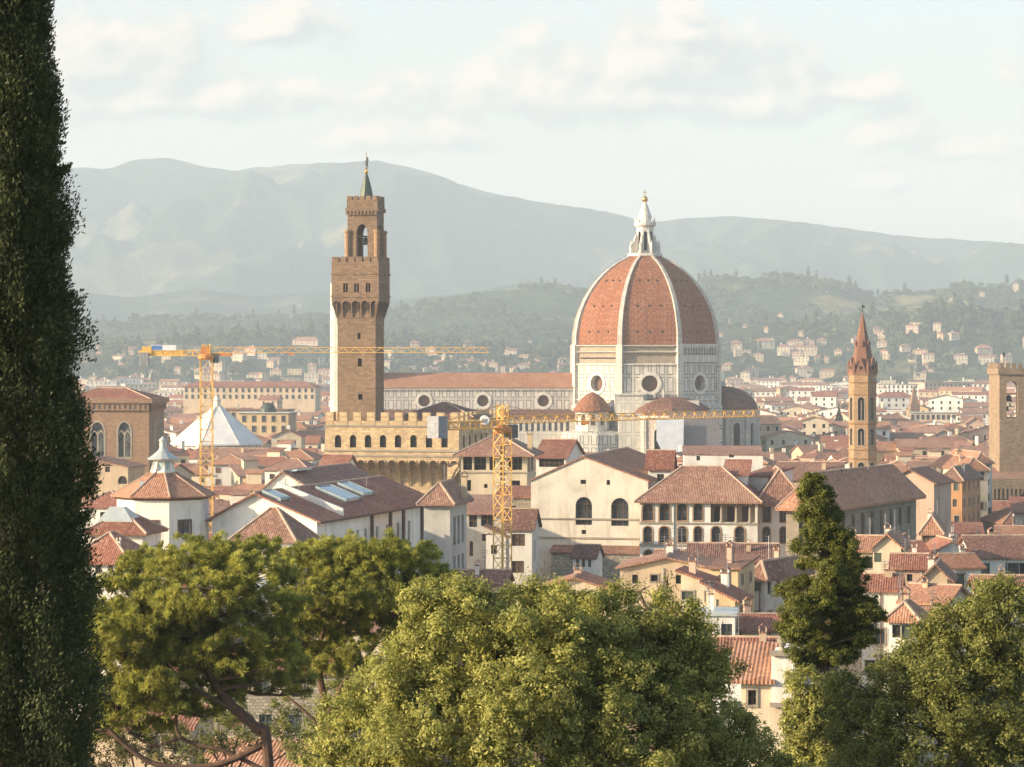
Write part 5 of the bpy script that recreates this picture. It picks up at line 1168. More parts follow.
b = Bld('house', 'tiny white roof hut with dark red gable before the gabled hall', 'hut', 573, 400, R(-14), 595, 5, 556); b.walls('plaster_bright', [b.fop(576, 579, 559, 567), b.fop(582, 585, 559, 567), b.fop(588, 591, 559, 567)], kind='gable_x', rh=1.4, depth=.2); b.roof('gable_x', 1.5, 'tiles_dark', .35)

# cream riverside palace with arched windows and loggia
b = Bld('arcaded_house', 'cream house with two rows of arched windows and columned loggia under broad red roof', 'house', 640, 416, R(-9), 757.5, 11.5, 497); keep(b, 0)
ups = [(642.5, 653), (659.5, 669.5), (677, 687), (693.5, 702.5)]
lows = [(643.5, 652), (659.5, 669), (678, 686.5), (694, 702), (711.5, 720.5), (735, 744.5)]
ops = [b.fop(p, q, 504, 520.5, 'arch') for p, q in ups] + [b.fop(p, q, 526.5, 542.5, 'arch') for p, q in lows] + [b.fop(644, 652.5, 550, 555.5, 'arch')]
lg = b.fop(710.5, 755, 501.5, 522.5)
D_ = b.D
sops = [(2.2, 4.3, lg[2] + .2, lg[3] - .2, 'arch'), (6.2, 8.2, lg[2] + .2, lg[3] - .2, 'arch')]
mb = MB(); o1 = facade(mb, (0, 0), (1, 0), (0, 1), b.W, 0, b.H, ops + [lg], .5); o2 = facade(mb, (b.W, 0), (0, 1), (-1, 0), b.D, 0, b.H, sops, .5); mb.poly([(0, 0, 0), (0, D_, 0), (0, D_, b.H), (0, 0, b.H)]); mb.poly([(0, D_, 0), (b.W, D_, 0), (b.W, D_, b.H), (0, D_, b.H)])
mb.build('wall', ['plaster_bright'], b.root)
for o in o1[:-1] + o2: window(o, .42, b.root, 'glass_dark', 'wood_brown', True, surround='stone_spire')
lb = MB(); lb.box(lg[0], lg[1], .5, 3.2, lg[2] - .1, lg[3] + .1); lb.f = lb.f[1:]; lb.m = lb.m[1:]; lb.build('loggia', ['plaster_tan'], b.root)
for p in (721.5, 736.5, 750):
    x = b.fr(p); co = MB(); co.lathe([(.34, lg[2]), (.34, lg[2] + .2), (.24, lg[2] + .3), (.2, lg[3] - .45), (.34, lg[3] - .2), (.34, lg[3])], 10, (x, .22, 0)); co.build('column', ['stone_trim'], b.root)
for p in (716, 729, 744): x = b.fr(p); dk = MB(); dk.box(x - .5, x + .5, 3.1, 3.19, lg[2], lg[2] + 2.2); dk.build('door', ['wood_dark'], b.root)
for py in (523.5, 545.5): sb = MB(); z = b.hz(py, 9, 0); sb.box(-.1, b.W + .14, -.14, 0, z - .14, z + .14); sb.box(b.W, b.W + .14, 0, b.D, z - .14, z + .14); sb.build('string_course', ['stone_trim'], b.root)
roof = b.roof('hip', 4.4, 'tiles_brown', .8, th=.25)
for x in (b.fr(674),): o = MB(); o.tube((x, -.12, 0), (x, -.12, b.H - .2), .1); o.build('downpipe', ['lead'], b.root)
b = Bld('arcaded_wing', 'cream wing with tall arched windows joining the arcaded house on its cypress side', 'house', 759, 416, R(-2), 803, 17, 498); keep(b, 0)
b.walls('plaster_bright', [b.fop(p, q, 505, 522, 'arch') for p, q in ((763, 770.5), (780, 787))] + [b.fop(p, q, 527, 543, 'arch') for p, q in ((763, 770), (780, 787))], [(3, 5, b.H - 4, b.H - 1.4, 'arch'), (9, 11, b.H - 4, b.H - 1.4, 'arch')], depth=.45, surround='stone_spire', frame='wood_brown'); b.roof('hip', 4.2, 'tiles_brown', .8)
b = Bld('house', 'white roof tower with red gable rising behind the arcaded house', 'tower', 648, 428, R(-8), 671, 6, 466.5); b.walls('plaster_bright', [b.fop(657, 664, 474, 481)], [(2.2, 3.2, b.H - 2.6, b.H - 1.2, None)], kind='gable_x', rh=2.3, depth=.25); b.roof('gable_x', 2.4, 'tiles_red', .5)
b = Bld('house', 'long bare cream wall with two tiny windows behind the arcaded house', 'building', 684, 442, R(-3), 763, 14, 453.5); keep(b, 0); b.walls('plaster_bright', [b.fop(696.5, 700, 456, 460.5), b.fop(729, 734, 455, 457.5)], depth=.25); b.roof('shed_back', .8, 'tiles_brown', .15)
b = Bld('house', 'small white attic block with red shed roof above the arcaded house corner', 'building', 726, 420, R(-8), 747, 5, 473); b.walls('plaster_bright'); b.roof('shed_back', 1.7, 'tiles_red', .5)
b = Bld('house', 'white sloping attic wall with one window beside the dark cypress top', 'building', 744, 425, R(-30), 768, 9, 475); b.walls('plaster_white', [], [(5, 6.2, b.H - 2, b.H - .8, None)], kind='shed_back', rh=1); b.roof('shed_back', 1, 'tiles_red', .3)
# long shaded palace
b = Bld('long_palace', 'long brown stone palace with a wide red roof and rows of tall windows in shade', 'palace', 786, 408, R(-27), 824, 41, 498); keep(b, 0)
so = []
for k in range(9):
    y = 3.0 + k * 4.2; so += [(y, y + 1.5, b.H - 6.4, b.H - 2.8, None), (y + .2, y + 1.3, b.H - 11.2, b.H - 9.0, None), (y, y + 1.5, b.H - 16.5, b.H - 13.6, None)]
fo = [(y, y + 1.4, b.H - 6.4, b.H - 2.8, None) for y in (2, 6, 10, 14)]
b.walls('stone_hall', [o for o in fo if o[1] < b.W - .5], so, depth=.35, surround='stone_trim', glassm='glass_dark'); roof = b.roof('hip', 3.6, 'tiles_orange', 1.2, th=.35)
for z in (b.H - 7.6, b.H - 12.4): sb = MB(); sb.box(-.12, b.W + .12, -.12, 0, z - .12, z + .12); sb.box(b.W, b.W + .12, 0, b.D, z - .12, z + .12); sb.build('string_course', ['stone_trim'], b.root)
chimney(roof, 3, 15, b.H + 1.6); antenna(roof, 4, 24, b.H + 2, 2.5)
b = Bld('house', 'low hip roofed block with diamond patterned red roof behind the long palace', 'building', 778, 500, R(-8), 840, 18, 478); keep(b, 0); b.walls('plaster_tan'); roof = b.roof('gable_x', 2.6, 'tiles_brown', .6); chimney(roof, 8, 5, b.H + 1.2)
b = Bld('house', 'broad tan gabled roof house just behind the far end of the long palace', 'building', 886, 478, R(-24), 934, 11, 481); keep(b, 0); b.walls('plaster_pink', kind='gable_y', rh=2.2); b.roof('gable_y', 2.2, 'tiles_orange', .6)

# street canyon towards the fortress
def tenement(label, pxl, Y, th, pxr, D, pyt, wall, rm, kind='gable_x', rh=2.2, cols=3, rows=4, side=0, cat='house', name='house', shut='shutter_green', base=0, ov=.5, wh=1.7, ww=1.05, sp=3.3, rr=.5, chim=1):
    if Y < 365: D, rh = D * .72, rh * .72
    b = Bld(name, label, cat, pxl, Y, th, pxr, D, pyt, base); keep(b, 0)
    f = []; s_ = []; l_ = []
    for r_ in range(rows + 2):
        z1 = b.H - .9 - sp * r_; z0 = z1 - wh
        if z0 < gz(0, Y) - base + .6: break
        for c in range(cols):
            if rnd.random() < .2 and cols > 1: continue
            a = b.W * (c + .5 + rnd.uniform(-.18, .18)) / cols; k_ = rnd.uniform(.75, 1.1); f.append((a - ww / 2 * k_, a + ww / 2 * k_, z1 - wh * rnd.uniform(.75, 1.05), z1, None))
        for c in range(side): a = b.D * (c + .5) / side; (s_ if b.root.location.x < 0 or th > .3 or th < -.05 else l_).append((a - ww / 2, a + ww / 2, z0, z1, None))
    b.walls(wall, f, s_, l_, kind if kind.startswith(('gable', 'shed')) else None, rh, rr, .22, 'glass_dark', None, True, None, shut, vary=True)
    roof = b.roof(kind, rh, rm, ov, rr) if kind != 'flat' else b.roof('flat', 0, 'metal_roof', .2)
    if rnd.random() < .6: o_ = MB(); x_ = rnd.choice([.25, b.W - .25, b.W * rnd.uniform(.3, .7)]); o_.tube((x_, -.1, 0), (x_, -.1, b.H - .15), .06, n=5); o_.build('downpipe', [rnd.choice(['lead', 'pipe_brown'])], b.root)
    for k in range(chim): chimney(roof, b.W * rnd.uniform(.2, .8), b.D * rnd.uniform(.25, .75), b.H + rh * .45, rnd.uniform(.8, 1.5), rnd.uniform(.5, .8), rnd.choice(['plaster_tan', 'plaster_white', 'plaster_pink']))
    for _q in range(rnd.choice([0, 1, 1, 2])): antenna(roof, b.W * rnd.uniform(.2, .8), b.D * rnd.uniform(.2, .7), b.H + rh * .5, rnd.uniform(2, 3.5))
    if rnd.random() < .12: dish(roof, b.W * rnd.uniform(.2, .8), b.D * .2, b.H + rh * .35)
    return b
tenement('orange brown house wall in deep shade at the street mouth below the fortress tower', 940, 560, R(-20), 962, 20, 478, 'plaster_orange', 'tiles_brown', 'hip', 2.2, 2, 4, 4)
tenement('tall pale house with sunlit side wall lining the narrow street by the fortress wing', 966, 610, R(8), 988, 26, 468, 'plaster_cream', 'tiles_orange', 'hip', 2.2, 2, 5, 5)
tenement('narrow cream tenement with red roof touching the fortress wing', 976, 640, R(10), 992, 22, 461, 'plaster_bright', 'tiles_orange', 'hip', 2.0, 2, 5, 4)
tenement('dark ochre house in shade beside the orange street mouth house', 958, 590, R(-10), 972, 18, 482, 'plaster_ochre', 'tiles_brown', 'gable_x', 2.2, 2, 5, 3)
# cluster on the near bank, east
tenement('cream gabled house with a single upper window in front of the long palace', 873, 330, R(-14), 901, 12, 545, 'plaster_cream', 'tiles_orange', 'gable_y', 2.0, 2, 2, 2, wh=1.1, ww=.8, base=2)
tenement('yellow house corner lit by sun below the end of the long palace', 922, 395, R(-10), 941, 12, 529, 'plaster_ochre', 'tiles_orange', 'hip', 1.8, 2, 3, 2)
tenement('white gabled cottage with one square window behind the shed roofs', 937, 352, R(6), 968, 10, 550, 'plaster_white', 'tiles_red', 'gable_y', 1.8, 1, 2, 2, wh=1.5, ww=1.5)
tenement('white house with knobbly orange tile roof on the east bank', 952, 318, R(10), 981, 10, 566, 'plaster_bright', 'tiles_orange', 'gable_x', 1.6, 2, 2, 2, wh=1.6, ww=1.2)
tenement('grey rendered gable end house in the middle of the east bank rooftops', 921, 306, R(-12), 950, 11, 577, 'plaster_tan', 'tiles_brown', 'gable_y', 2.1, 2, 2, 1, wh=1.2, ww=.7)
tenement('pink house with low tiled roof and round window below the cream gable', 893, 318, R(-10), 924, 9, 566, 'plaster_pink', 'tiles_red', 'gable_x', 1.7, 3, 2, 2, wh=1.0, ww=.8)
tenement('long white terrace house with rust striped roof on the east bank', 902, 284, R(-26), 946, 11, 600, 'plaster_cream', 'tiles_orange', 'gable_x', 1.9, 4, 2, 2, wh=1.2, ww=.8)
tenement('white house with bright orange roof and dark windows beside the dark cypress', 889, 258, R(-16), 916, 7, 615, 'plaster_bright', 'tiles_orange', 'hip', 1.6, 2, 2, 2, wh=1.4, ww=.9, base=3)
tenement('tan tower-like house block with plain wall below the long terrace roof', 917, 262, R(-14), 945, 8, 622, 'plaster_cream', 'tiles_orange', 'shed_back', 1.2, 2, 1, 1, wh=.9, ww=.7)
tenement('large house with broad dark red roof and long dark windows under the fortress wing', 975, 360, R(4), 1045, 15, 556, 'plaster_white', 'tiles_dark', 'gable_x', 3.2, 5, 3, 2, wh=1.7, ww=2.0)
tenement('pale low house with rust roof among trees under the big dark roof', 978, 300, R(-4), 1030, 11, 590, 'plaster_cream', 'tiles_orange', 'gable_x', 1.8, 4, 2, 2)
tenement('cream house with brown roof half hidden behind the dark cypress', 838, 345, R(-12), 878, 12, 549, 'plaster_cream', 'tiles_orange', 'gable_x', 2.0, 3, 2, 2)
tenement('ochre back house between cream gable and grey gable on the east bank', 903, 346, R(8), 928, 11, 553, 'plaster_cream', 'tiles_red', 'gable_x', 1.7, 3, 2, 2, wh=1.1)
tenement('low white house with flat red roof at the cypress foot', 862, 292, R(-10), 898, 10, 588, 'plaster_white', 'tiles_red', 'gable_x', 1.7, 3, 2, 2)
# houses below the arcaded house
tenement('broad tan gable wall facing the big laurel tree', 620, 296, R(-8), 712, 14, 566, 'plaster_tan', 'tiles_brown', 'gable_y', 1.5, 4, 1, 1, wh=.9, ww=.7, sp=3)
tenement('tan block house with tall side wall and brown roof below the arcaded house', 711, 288, R(-20), 738, 9, 566, 'plaster_ochre', 'tiles_brown', 'shed_back', 1.0, 1, 2, 2, wh=1.0, ww=.6, sp=3.6)
tenement('ochre house with brown shuttered window and stepped red roof', 706, 258, R(-18), 735, 7, 597, 'plaster_ochre', 'tiles_red', 'shed_right', 1.8, 1, 2, 1, wh=1.2, ww=.9, shut='wood_brown')
tenement('narrow house with sloping red roof behind the stepped roof', 681, 276, R(-12), 716, 7, 582, 'plaster_cream', 'tiles_red', 'shed_right', 1.5, 3, 1, 1, wh=1.0)
tenement('white roof terrace house with dark doorway beside the laurel tree crown', 694, 238, R(-6), 735, 8, 613, 'plaster_bright', 'tiles_red', 'flat', 0, 3, 1, 1, wh=1.9, ww=1.2)
tenement('shaded grey house with row of dark windows left of the dark cypress'.replace('left of', 'behind'), 752, 300, R(-30), 765, 16, 572, 'plaster_grey', 'tiles_dark', 'hip', 1.6, 1, 3, 5, wh=1.5, ww=1.0)
tenement('long brown roofed house beneath the arcaded facade', 690, 338, R(-6), 775, 12, 559, 'plaster_tan', 'tiles_dark', 'gable_x', 2.3, 6, 2, 2)
tenement('cream house with solar panels strip below the gabled hall', 655, 345, R(-8), 700, 11, 561, 'plaster_cream', 'tiles_brown', 'gable_x', 1.6, 4, 2, 2)
tenement('sunlit low stone house behind the laurel crown top', 536, 300, R(-8), 612, 11, 588, 'plaster_cream', 'tiles_orange', 'gable_y', 1.8, 4, 1, 2, wh=1.0, ww=.7)
tenement('low pinkish house in front of the grey crane foot house', 455, 345, R(-6), 505, 9, 582, 'plaster_pink', 'tiles_dark', 'gable_x', 1.8, 4, 1, 1)
# villa with classical cornice among the trees
b = Bld('villa', 'white classical villa with stone urn, heavy cornice and ribbed terracotta roof among the trees', 'villa', 741, 172, R(-9), 800, 9, 677, base=12); keep(b, 0)
b.walls('plaster_cream', [b.fop(748, 756, 690, 705)], [(2, 3.4, b.H - 3.4, b.H - 1.2, None)], surround='stone_trim'); b.roof('shed_back', 1.5, 'tiles_orange', .5, box=(-.4, 0, b.W * .55, 5))
mb = MB(); mb.box(b.W * .52, b.W + .2, -.25, b.D, b.H - 1.6, b.hz(655, b.W * .7, 0)); mb.build('attic_wall', ['plaster_white'], b.root)
mb = MB(); z = b.hz(655, b.W * .7, 0); mb.box(b.W * .5, b.W + .5, -.55, 0, z, z + .28); mb.build('cornice', ['stone_trim'], b.root); mb = MB(); mb.box(b.W * .5, b.W + .6, -.6, 0, b.H - 1.75, b.H - 1.5); mb.build('cornice', ['stone_trim'], b.root)
mb = MB(); mb.lathe([(.25, 0), (.18, .12), (.1, .2), (.3, .5), (.34, .7), (.2, .75), (.05, 1.0)], 12, (b.W * .7, 0, z + .28)); mb.build('urn', ['stone_trim'], b.root)
tenement('white house with rusty tiled roof behind the classical villa', 716, 222, R(-6), 790, 7, 648, 'plaster_bright', 'tiles_red', 'gable_x', .9, 4, 1, 1, base=6)
tenement('pale house with roof terrace behind the white classical villa', 742, 242, R(8), 792, 8, 628, 'plaster_cream', 'tiles_red', 'gable_x', 1.3, 4, 1, 1, base=3)
# houses seen below the pines
tenement('orange walled house beneath the umbrella pine trunk', 205, 190, R(-12), 312, 10, 763, 'plaster_orange', 'tiles_orange', 'gable_x', 1.7, 5, 1, 2, base=8)
tenement('long tan house with arched doors seen under the umbrella pine branches', 150, 262, R(-6), 345, 12, 668, 'stone_rubble', 'tiles_red', 'gable_x', 2.2, 6, 2, 2, ww=1.3)
tenement('small terracotta house between cypress and pine trunk', 84, 215, R(-10), 190, 9, 722, 'plaster_tan', 'tiles_red', 'gable_x', 1.6, 4, 1, 1, base=6)
tenement('white house with grey shutters seen through the pine foliage', 92, 285, R(-14), 180, 10, 636, 'plaster_white', 'tiles_brown', 'gable_x', 2.0, 4, 3, 2)
tenement('cream house behind the two pine trunks', 300, 300, R(-10), 420, 11, 628, 'plaster_cream', 'tiles_brown', 'gable_x', 2.0, 5, 3, 2)
tenement('grey house beyond the pine crowns below the museum', 190, 322, R(-8), 300, 10, 602, 'plaster_grey', 'tiles_brown', 'gable_x', 2.0, 5, 3, 2)

# ------------------------------------------------------------------ the filler of the old town
FOOTPRINTS += [(X(325, 588) - 4, X(600, 640), 560, 690), (X(322, 1075), X(765, 1075), 1005, 1125), (X(60, 640), X(170, 640), 628, 690), (X(170, 985), X(262, 985), 965, 1006), (X(845, 762), X(880, 762), 752, 772), (X(985, 690), X(1060, 690), 680, 740), (-77, -50, 530, 550), (-8, 8, 370, 390)]
def minpy(px, Y):
    if Y < 600:
        if px < 330: return 500
        if px < 560: return 500
        if px < 800: return 478
        return 492
    if Y < 660 and px < 175: return 478
    if Y < 760 and 830 < px < 895: return 474
    if px < 330: return 448 if Y < 980 else 395
    if px < 780: return 452 if Y < 1010 else 395
    if px > 975 and Y < 700: return 470
    return 430 if Y < 900 else 390
WALLS = [('plaster_cream', 'cream', 4), ('plaster_white', 'white', 3), ('plaster_ochre', 'ochre', 2), ('plaster_tan', 'tan', 2), ('plaster_pink', 'pink', 1), ('plaster_grey', 'grey', 1), ('plaster_bright', 'snowy', 3)]
ROOFS = [('tiles_red', 'russet', 3), ('tiles_brown', 'brown', 3), ('tiles_orange', 'orange', 3)]
def pick(l): return rnd.choices(l, [w for *_, w in l])[0]
# windows are shared meshes: surround, pane or closed shutters
WIN = []
for nm, pane, fr in (('a', 'glass_dark', 'stone_trim'), ('b', 'wood_brown', 'stone_trim'), ('c', 'shutter_green', 'plaster_bright'), ('d', 'void', 'plaster_tan')):
    mb = MB(); w, h = .62, 1.0
    mb.box(-w, w, -.07, -.012, -h, h, 0)
    for (a, c, e, g) in ((-w - .16, -w, -h - .16, h + .16), (w, w + .16, -h - .16, h + .16), (-w, w, h, h + .2), (-w, w, -h - .16, -h)): mb.box(a, c, -.13, -.008, e, g, 1)
    o = mb.build('window', [pane, fr]); WIN.append(o.data); bpy.data.objects.remove(o)
ZONES = [(0, 172, 'between cypress and brick hall'), (172, 262, 'near the white octagon roof'), (262, 335, 'between octagon roof and watchtower'), (335, 560, 'behind the palace'), (560, 790, 'before the domed cathedral'), (790, 848, 'between cathedral and slender spire'), (848, 905, 'around the slender spire'), (905, 985, 'between slender spire and fortress tower'), (985, 1200, 'beside the fortress tower')]
ORD = ['first', 'second', 'third', 'fourth', 'fifth', 'sixth', 'seventh', 'eighth', 'ninth', 'tenth', 'eleventh', 'twelfth', 'thirteenth', 'fourteenth', 'fifteenth', 'sixteenth', 'seventeenth', 'eighteenth']
fill = []
def try_place(Y, k, w, d, th, H):
    x = k * Y; r_ = .5 * max(w, d) * .9
    for (a, b_, c, e) in FOOTPRINTS:
        if a - r_ < x < b_ + r_ and c - r_ < Y < e + r_: return False
    return True
Y = 455.0
while Y < 1300:
    step = 15 + Y * .006; k = -.205 + rnd.uniform(0, .02)
    while k < .205:
        w = rnd.choice([rnd.uniform(8, 14), rnd.uniform(11, 21)]); px = 512 + F * k; Yj = Y + rnd.uniform(-5, 5); d = rnd.uniform(8, 14)
        H = rnd.uniform(13, 21) if rnd.random() < .85 else rnd.uniform(20, 26)
        if Y < 560: H = rnd.uniform(11, 18)
        th = R(rnd.gauss(-10, 7)) if rnd.random() < .75 else R(rnd.gauss(18, 9))
        rh = rnd.uniform(1.8, 3.0)
        lim = Z(minpy(px, Yj), Yj) - rh; H = min(H, lim)
        hidden = (335 < px < 755 and Yj > 1000) or (340 < px < 500 and 590 < Yj)
        if H > 7 and not hidden and try_place(Yj, k, w, d, th, H): fill.append((Yj, k * Yj, w, d, th, H, rh))
        k += (w + rnd.uniform(-.5, 3.5) + (9 if rnd.random() < .12 else 0)) / Y
    Y += step
fill.sort()
NEAR = fill[:275]; OVER = fill[275:]
lab = {}
meta = []
for f in NEAR:
    (wm_, wn_, _), (rm_, rn_, _) = pick(WALLS), pick(ROOFS); kind = rnd.choices(['hip', 'gable_x', 'gable_y', 'shed_back'], [4, 4, 2, 1])[0]
    px = PX(f[1], f[0]); zone = next((z for a, b_, z in ZONES if a <= px < b_), ZONES[-1][2])
    size = 'tall' if f[5] > 19 else 'low' if f[5] < 13 else 'wide' if f[2] > 17 else 'narrow' if f[2] < 11 else 'plain'
    key = (size, wn_, rn_, {'hip': 'hipped', 'gable_x': 'gabled', 'gable_y': 'end-gabled', 'shed_back': 'sloping'}[kind], zone); lab[key] = lab.get(key, 0) + 1; meta.append((f, wm_, rm_, kind, key, lab[key]))
def fill_house(f, wm_, rm_, kind, label):
    (Y, x, w, d, th, H, rh) = f
    root = thing('town_house', label, 'house', (x, Y, 0), th, 'houses of the old town')
    mb = MB(); mb.box(0, w, 0, d, 0, H, top=False, bot=False); gable_fill(mb, kind, w, d, H, rh); mb.xf(lambda p: (p[0] - w / 2, p[1] - d / 2, p[2])); mb.build('wall', [wm_], root)
    ps, rg = roof_polys(kind, w, d, H, rh, rnd.uniform(.4, .9)); mb = MB(); mv = lambda p: (p[0] - w / 2, p[1] - d / 2, p[2])
    mb.slab([[mv(q) for q in p] for p in ps], .25)
    for a, b_ in rg: mb.tube(mv(a), mv(b_), .17, n=4, mi=1)
    roof = mb.build('roof', [rm_, 'ridge_mortar'], root)
    # windows on the sides that look our way, on the storeys that stand clear of the roofs in front
    wd = rnd.choice(WIN); fl = max(1, int((H - 1.5) / 3.4)); shown = 3 if Y < 800 else 2
    sides = [(0, w, lambda a: (a - w / 2, -d / 2), 0)]
    sides.append((1, d, lambda a: (w / 2, a - d / 2), pi / 2) if x * cos(th) + Y * sin(th) < -w / 2 * 0 and (x < 0) else (1, d, lambda a: (-w / 2, d / 2 - a), -pi / 2))
    for sid, L, fn, rz in sides:
        n = max(1, int(L / rnd.uniform(3.0, 4.2)))
        for r_ in range(min(shown, fl)):
            z = H - 2.1 - 3.4 * r_
            if z < 1.5: continue
            for c in range(n):
                if rnd.random() < .1: continue
                px_, py_ = fn(L * (c + .5) / n); o = bpy.data.objects.new('window', wd if rnd.random() < .55 else rnd.choice(WIN)); COL.objects.link(o); o.parent = root; o.location = (px_, py_, z); o.rotation_euler = (0, 0, rz); o.scale = (rnd.uniform(.85, 1.05), 1, rnd.uniform(.75, .95) if r_ else rnd.uniform(.55, .75))
    for c in range(rnd.choice([0, 1, 1, 2])): chimney(roof, rnd.uniform(-.35, .35) * w, rnd.uniform(-.3, .3) * d, H + rh * .4, rnd.uniform(.8, 1.8), rnd.uniform(.6, 1.0), rnd.choice(['plaster_tan', 'plaster_white', 'plaster_pink']))
    if rnd.random() < .5: antenna(roof, rnd.uniform(-.3, .3) * w, rnd.uniform(-.3, .3) * d, H + rh * .5, rnd.uniform(2, 3.5))
    if rnd.random() < .25:    # roof room
        q = MB(); bx, by = rnd.uniform(-.2, .2) * w, rnd.uniform(-.15, .2) * d; q.box(bx - 2, bx + 2, by - 1.8, by + 1.8, H, H + rh + 1.6); rr_ = q.build('roof_room', [wm_], root)
        q = MB(); q.slab([[(bx - 2.4, by - 2.2, H + rh + 1.5), (bx + 2.4, by - 2.2, H + rh + 1.5), (bx + 2.4, by + 2.2, H + rh + 2.4), (bx - 2.4, by + 2.2, H + rh + 2.4)]], .18); q.build('roof', [rm_], rr_)
for (f, wm_, rm_, kind, key, i) in meta:
    size, wn_, rn_, kn, zone = key
    n = lab[key]
    label = f'{size} {wn_} house with {rn_} {kn} roof {zone}' if n == 1 else f'{ORD[min(i, 18) - 1]} {size} {wn_} house with {rn_} {kn} roof {zone}'
    fill_house(f, wm_, rm_, kind, label)
# everything farther: one mass of rooftops
mb = MB(); FW = ['plaster_cream', 'plaster_white', 'plaster_ochre', 'plaster_tan', 'plaster_pink', 'plaster_bright', 'tiles_red', 'tiles_brown', 'tiles_orange', 'void', 'plaster_grey']
def far_house(x, Y, w, d, th, H, rh, kind, wi, ri, zb=0.0):
    t = MB(); t.box(0, w, 0, d, 0, H, wi, top=False, bot=False); gable_fill(t, kind, w, d, H, rh, mi=wi)
    ps, rg = roof_polys(kind, w, d, H, rh, .6)
    if kind == 'flat': ri = wi
    t.slab(ps, .25, ri)
    n = max(2, int(w / 4.2)); 
    for r_ in range(2 if H < 22 else 4):
        z = H - 2.2 - 3.5 * r_
        for c in range(n):
            a = w * (c + .5) / n; t.poly([(a - .6, -.05, z - 1), (a + .6, -.05, z - 1), (a + .6, -.05, z + .8), (a - .6, -.05, z + .8)], 9)
        for c in range(max(1, int(d / 5))):
            a = d * (c + .5) / max(1, int(d / 5)); xx = w + .05 if x < 0 else -.05; t.poly([(xx, a - .6, z - 1), (xx, a + .6, z - 1), (xx, a + .6, z + .8), (xx, a - .6, z + .8)], 9)
    if rnd.random() < .5: cx_, cy_ = w * rnd.uniform(.2, .8), d * rnd.uniform(.3, .7); t.box(cx_ - .6, cx_ + .6, cy_ - .5, cy_ + .5, H, H + rh + rnd.uniform(.5, 2.5), rnd.choice([0, 1, 5]))
    c, s_ = cos(th), sin(th)
    t.xf(lambda p: (x + (p[0] - w / 2) * c - (p[1] - d / 2) * s_, Y + (p[0] - w / 2) * s_ + (p[1] - d / 2) * c, p[2] + zb))
    o = len(mb.v); mb.v += t.v; mb.f += [tuple(i + o for i in f_) for f_ in t.f]; mb.m += t.m
for f in OVER: far_house(f[1], f[0], f[2], f[3], f[4], f[5], f[6], rnd.choice(['hip', 'gable_x', 'gable_y']), rnd.randrange(6), rnd.choice([6, 7, 8]))
Y = 1310.0
while Y < 3420:
    k = -.215 + rnd.uniform(0, .02)
    while k < .215:
        px = 512 + F * k; w = rnd.uniform(9, 22) * (1 + (Y - 1300) / 4500); d = rnd.uniform(9, 15)
        if not (350 < px < 740):
            H = rnd.uniform(12, 20) if rnd.random() < .9 else rnd.uniform(20, 27)
            if Y > 2300 and rnd.random() < .06: H = rnd.uniform(18, 28); w *= 1.6
            kind = rnd.choices(['hip', 'gable_x', 'gable_y', 'flat'], [4, 4, 2, 1 if Y < 2000 else 4])[0]
            if rnd.random() < .93: far_house(k * Y, Y + rnd.uniform(-9, 9), w, d, R(rnd.gauss(-12, 8)) if rnd.random() < .7 else R(rnd.gauss(20, 10)), H, rnd.uniform(1.6, 3.0), kind, rnd.choices([0, 1, 2, 3, 4, 5, 10], [4, 4, 2, 2, 1, 5, 1])[0], rnd.choice([6, 7, 7, 8, 8]))
        k += (w + rnd.uniform(1, 8)) / Y
    Y += 20 + Y * .009
for q in range(340):
    Y = 3380 + 430 * rnd.random() ** 1.9; k = rnd.uniform(-.2, .2); px = 512 + F * k; x = k * Y
    if 570 < px < 715 or not (80 < px < 1040): continue
    z = max(0, hz_at('foothills', x, Y)); far_house(x, Y, rnd.uniform(9, 22), rnd.uniform(8, 13), R(rnd.gauss(-8, 12)), rnd.uniform(7, 14), rnd.uniform(1.6, 2.8), rnd.choice(['hip', 'gable_x', 'hip', 'flat']), rnd.choice([0, 0, 3, 3, 4, 2]), rnd.choice([6, 7, 8]), z - 1.5)
tag(mb.build('distant_rooftops', FW), 'hazy mass of pale houses and red roofs stretching to the hills', 'rooftops', kind='stuff')

# landmarks among the far roofs
def spec(label, px, py, pyb, Y, w, d, wall, rm, cat='building', name='far_building', kind='hip', rh=3, th=-8, rows=2, base=None, wp=4.0):
    H = Z(py, Y) - (base or 0); root = thing(name, label, cat, (X(px, Y), Y, base or 0), R(th), None)
    t = MB(); t.box(-w / 2, w / 2, -d / 2, d / 2, -6 if base else 0, H, top=False, bot=False); g = MB(); gable_fill(g, kind, w, d, H, rh); g.xf(lambda p: (p[0] - w / 2, p[1] - d / 2, p[2])); o = len(t.v); t.v += g.v; t.f += [tuple(i + o for i in f_) for f_ in g.f]; t.m += g.m
    t.build('wall', [wall], root)
    ps, rg = roof_polys(kind, w, d, H, rh, .8); q = MB(); q.slab([[(a - w / 2, b_ - d / 2, c) for a, b_, c in p] for p in ps], .3); q.build('roof', [rm], root)
    n = max(2, int(w / wp))
    for r_ in range(rows):
        z = H - 2.6 - 4.0 * r_
        if z < 1: break
        for c in range(n):
            o = bpy.data.objects.new('window', WIN[0]); COL.objects.link(o); o.parent = root; o.location = (w * (c + .5) / n - w / 2, -d / 2, z); o.scale = (1.2, 1, 1.2)
    return root
spec('long low barracks with rows of windows behind the white octagon roof', 252, 386, 400, 1750, 84, 16, 'plaster_tan', 'tiles_red', rows=2)
spec('wide cream block right behind the octagon roof'.replace('right behind', 'just beyond'), 252, 409, 430, 1180, 33, 15, 'plaster_ochre', 'tiles_brown', kind='flat', rh=0)
r_ = spec('cream block with a small green dome beside the watchtower', 268, 412, 430, 1120, 20, 15, 'plaster_ochre', 'metal_roof', kind='flat', rh=0)
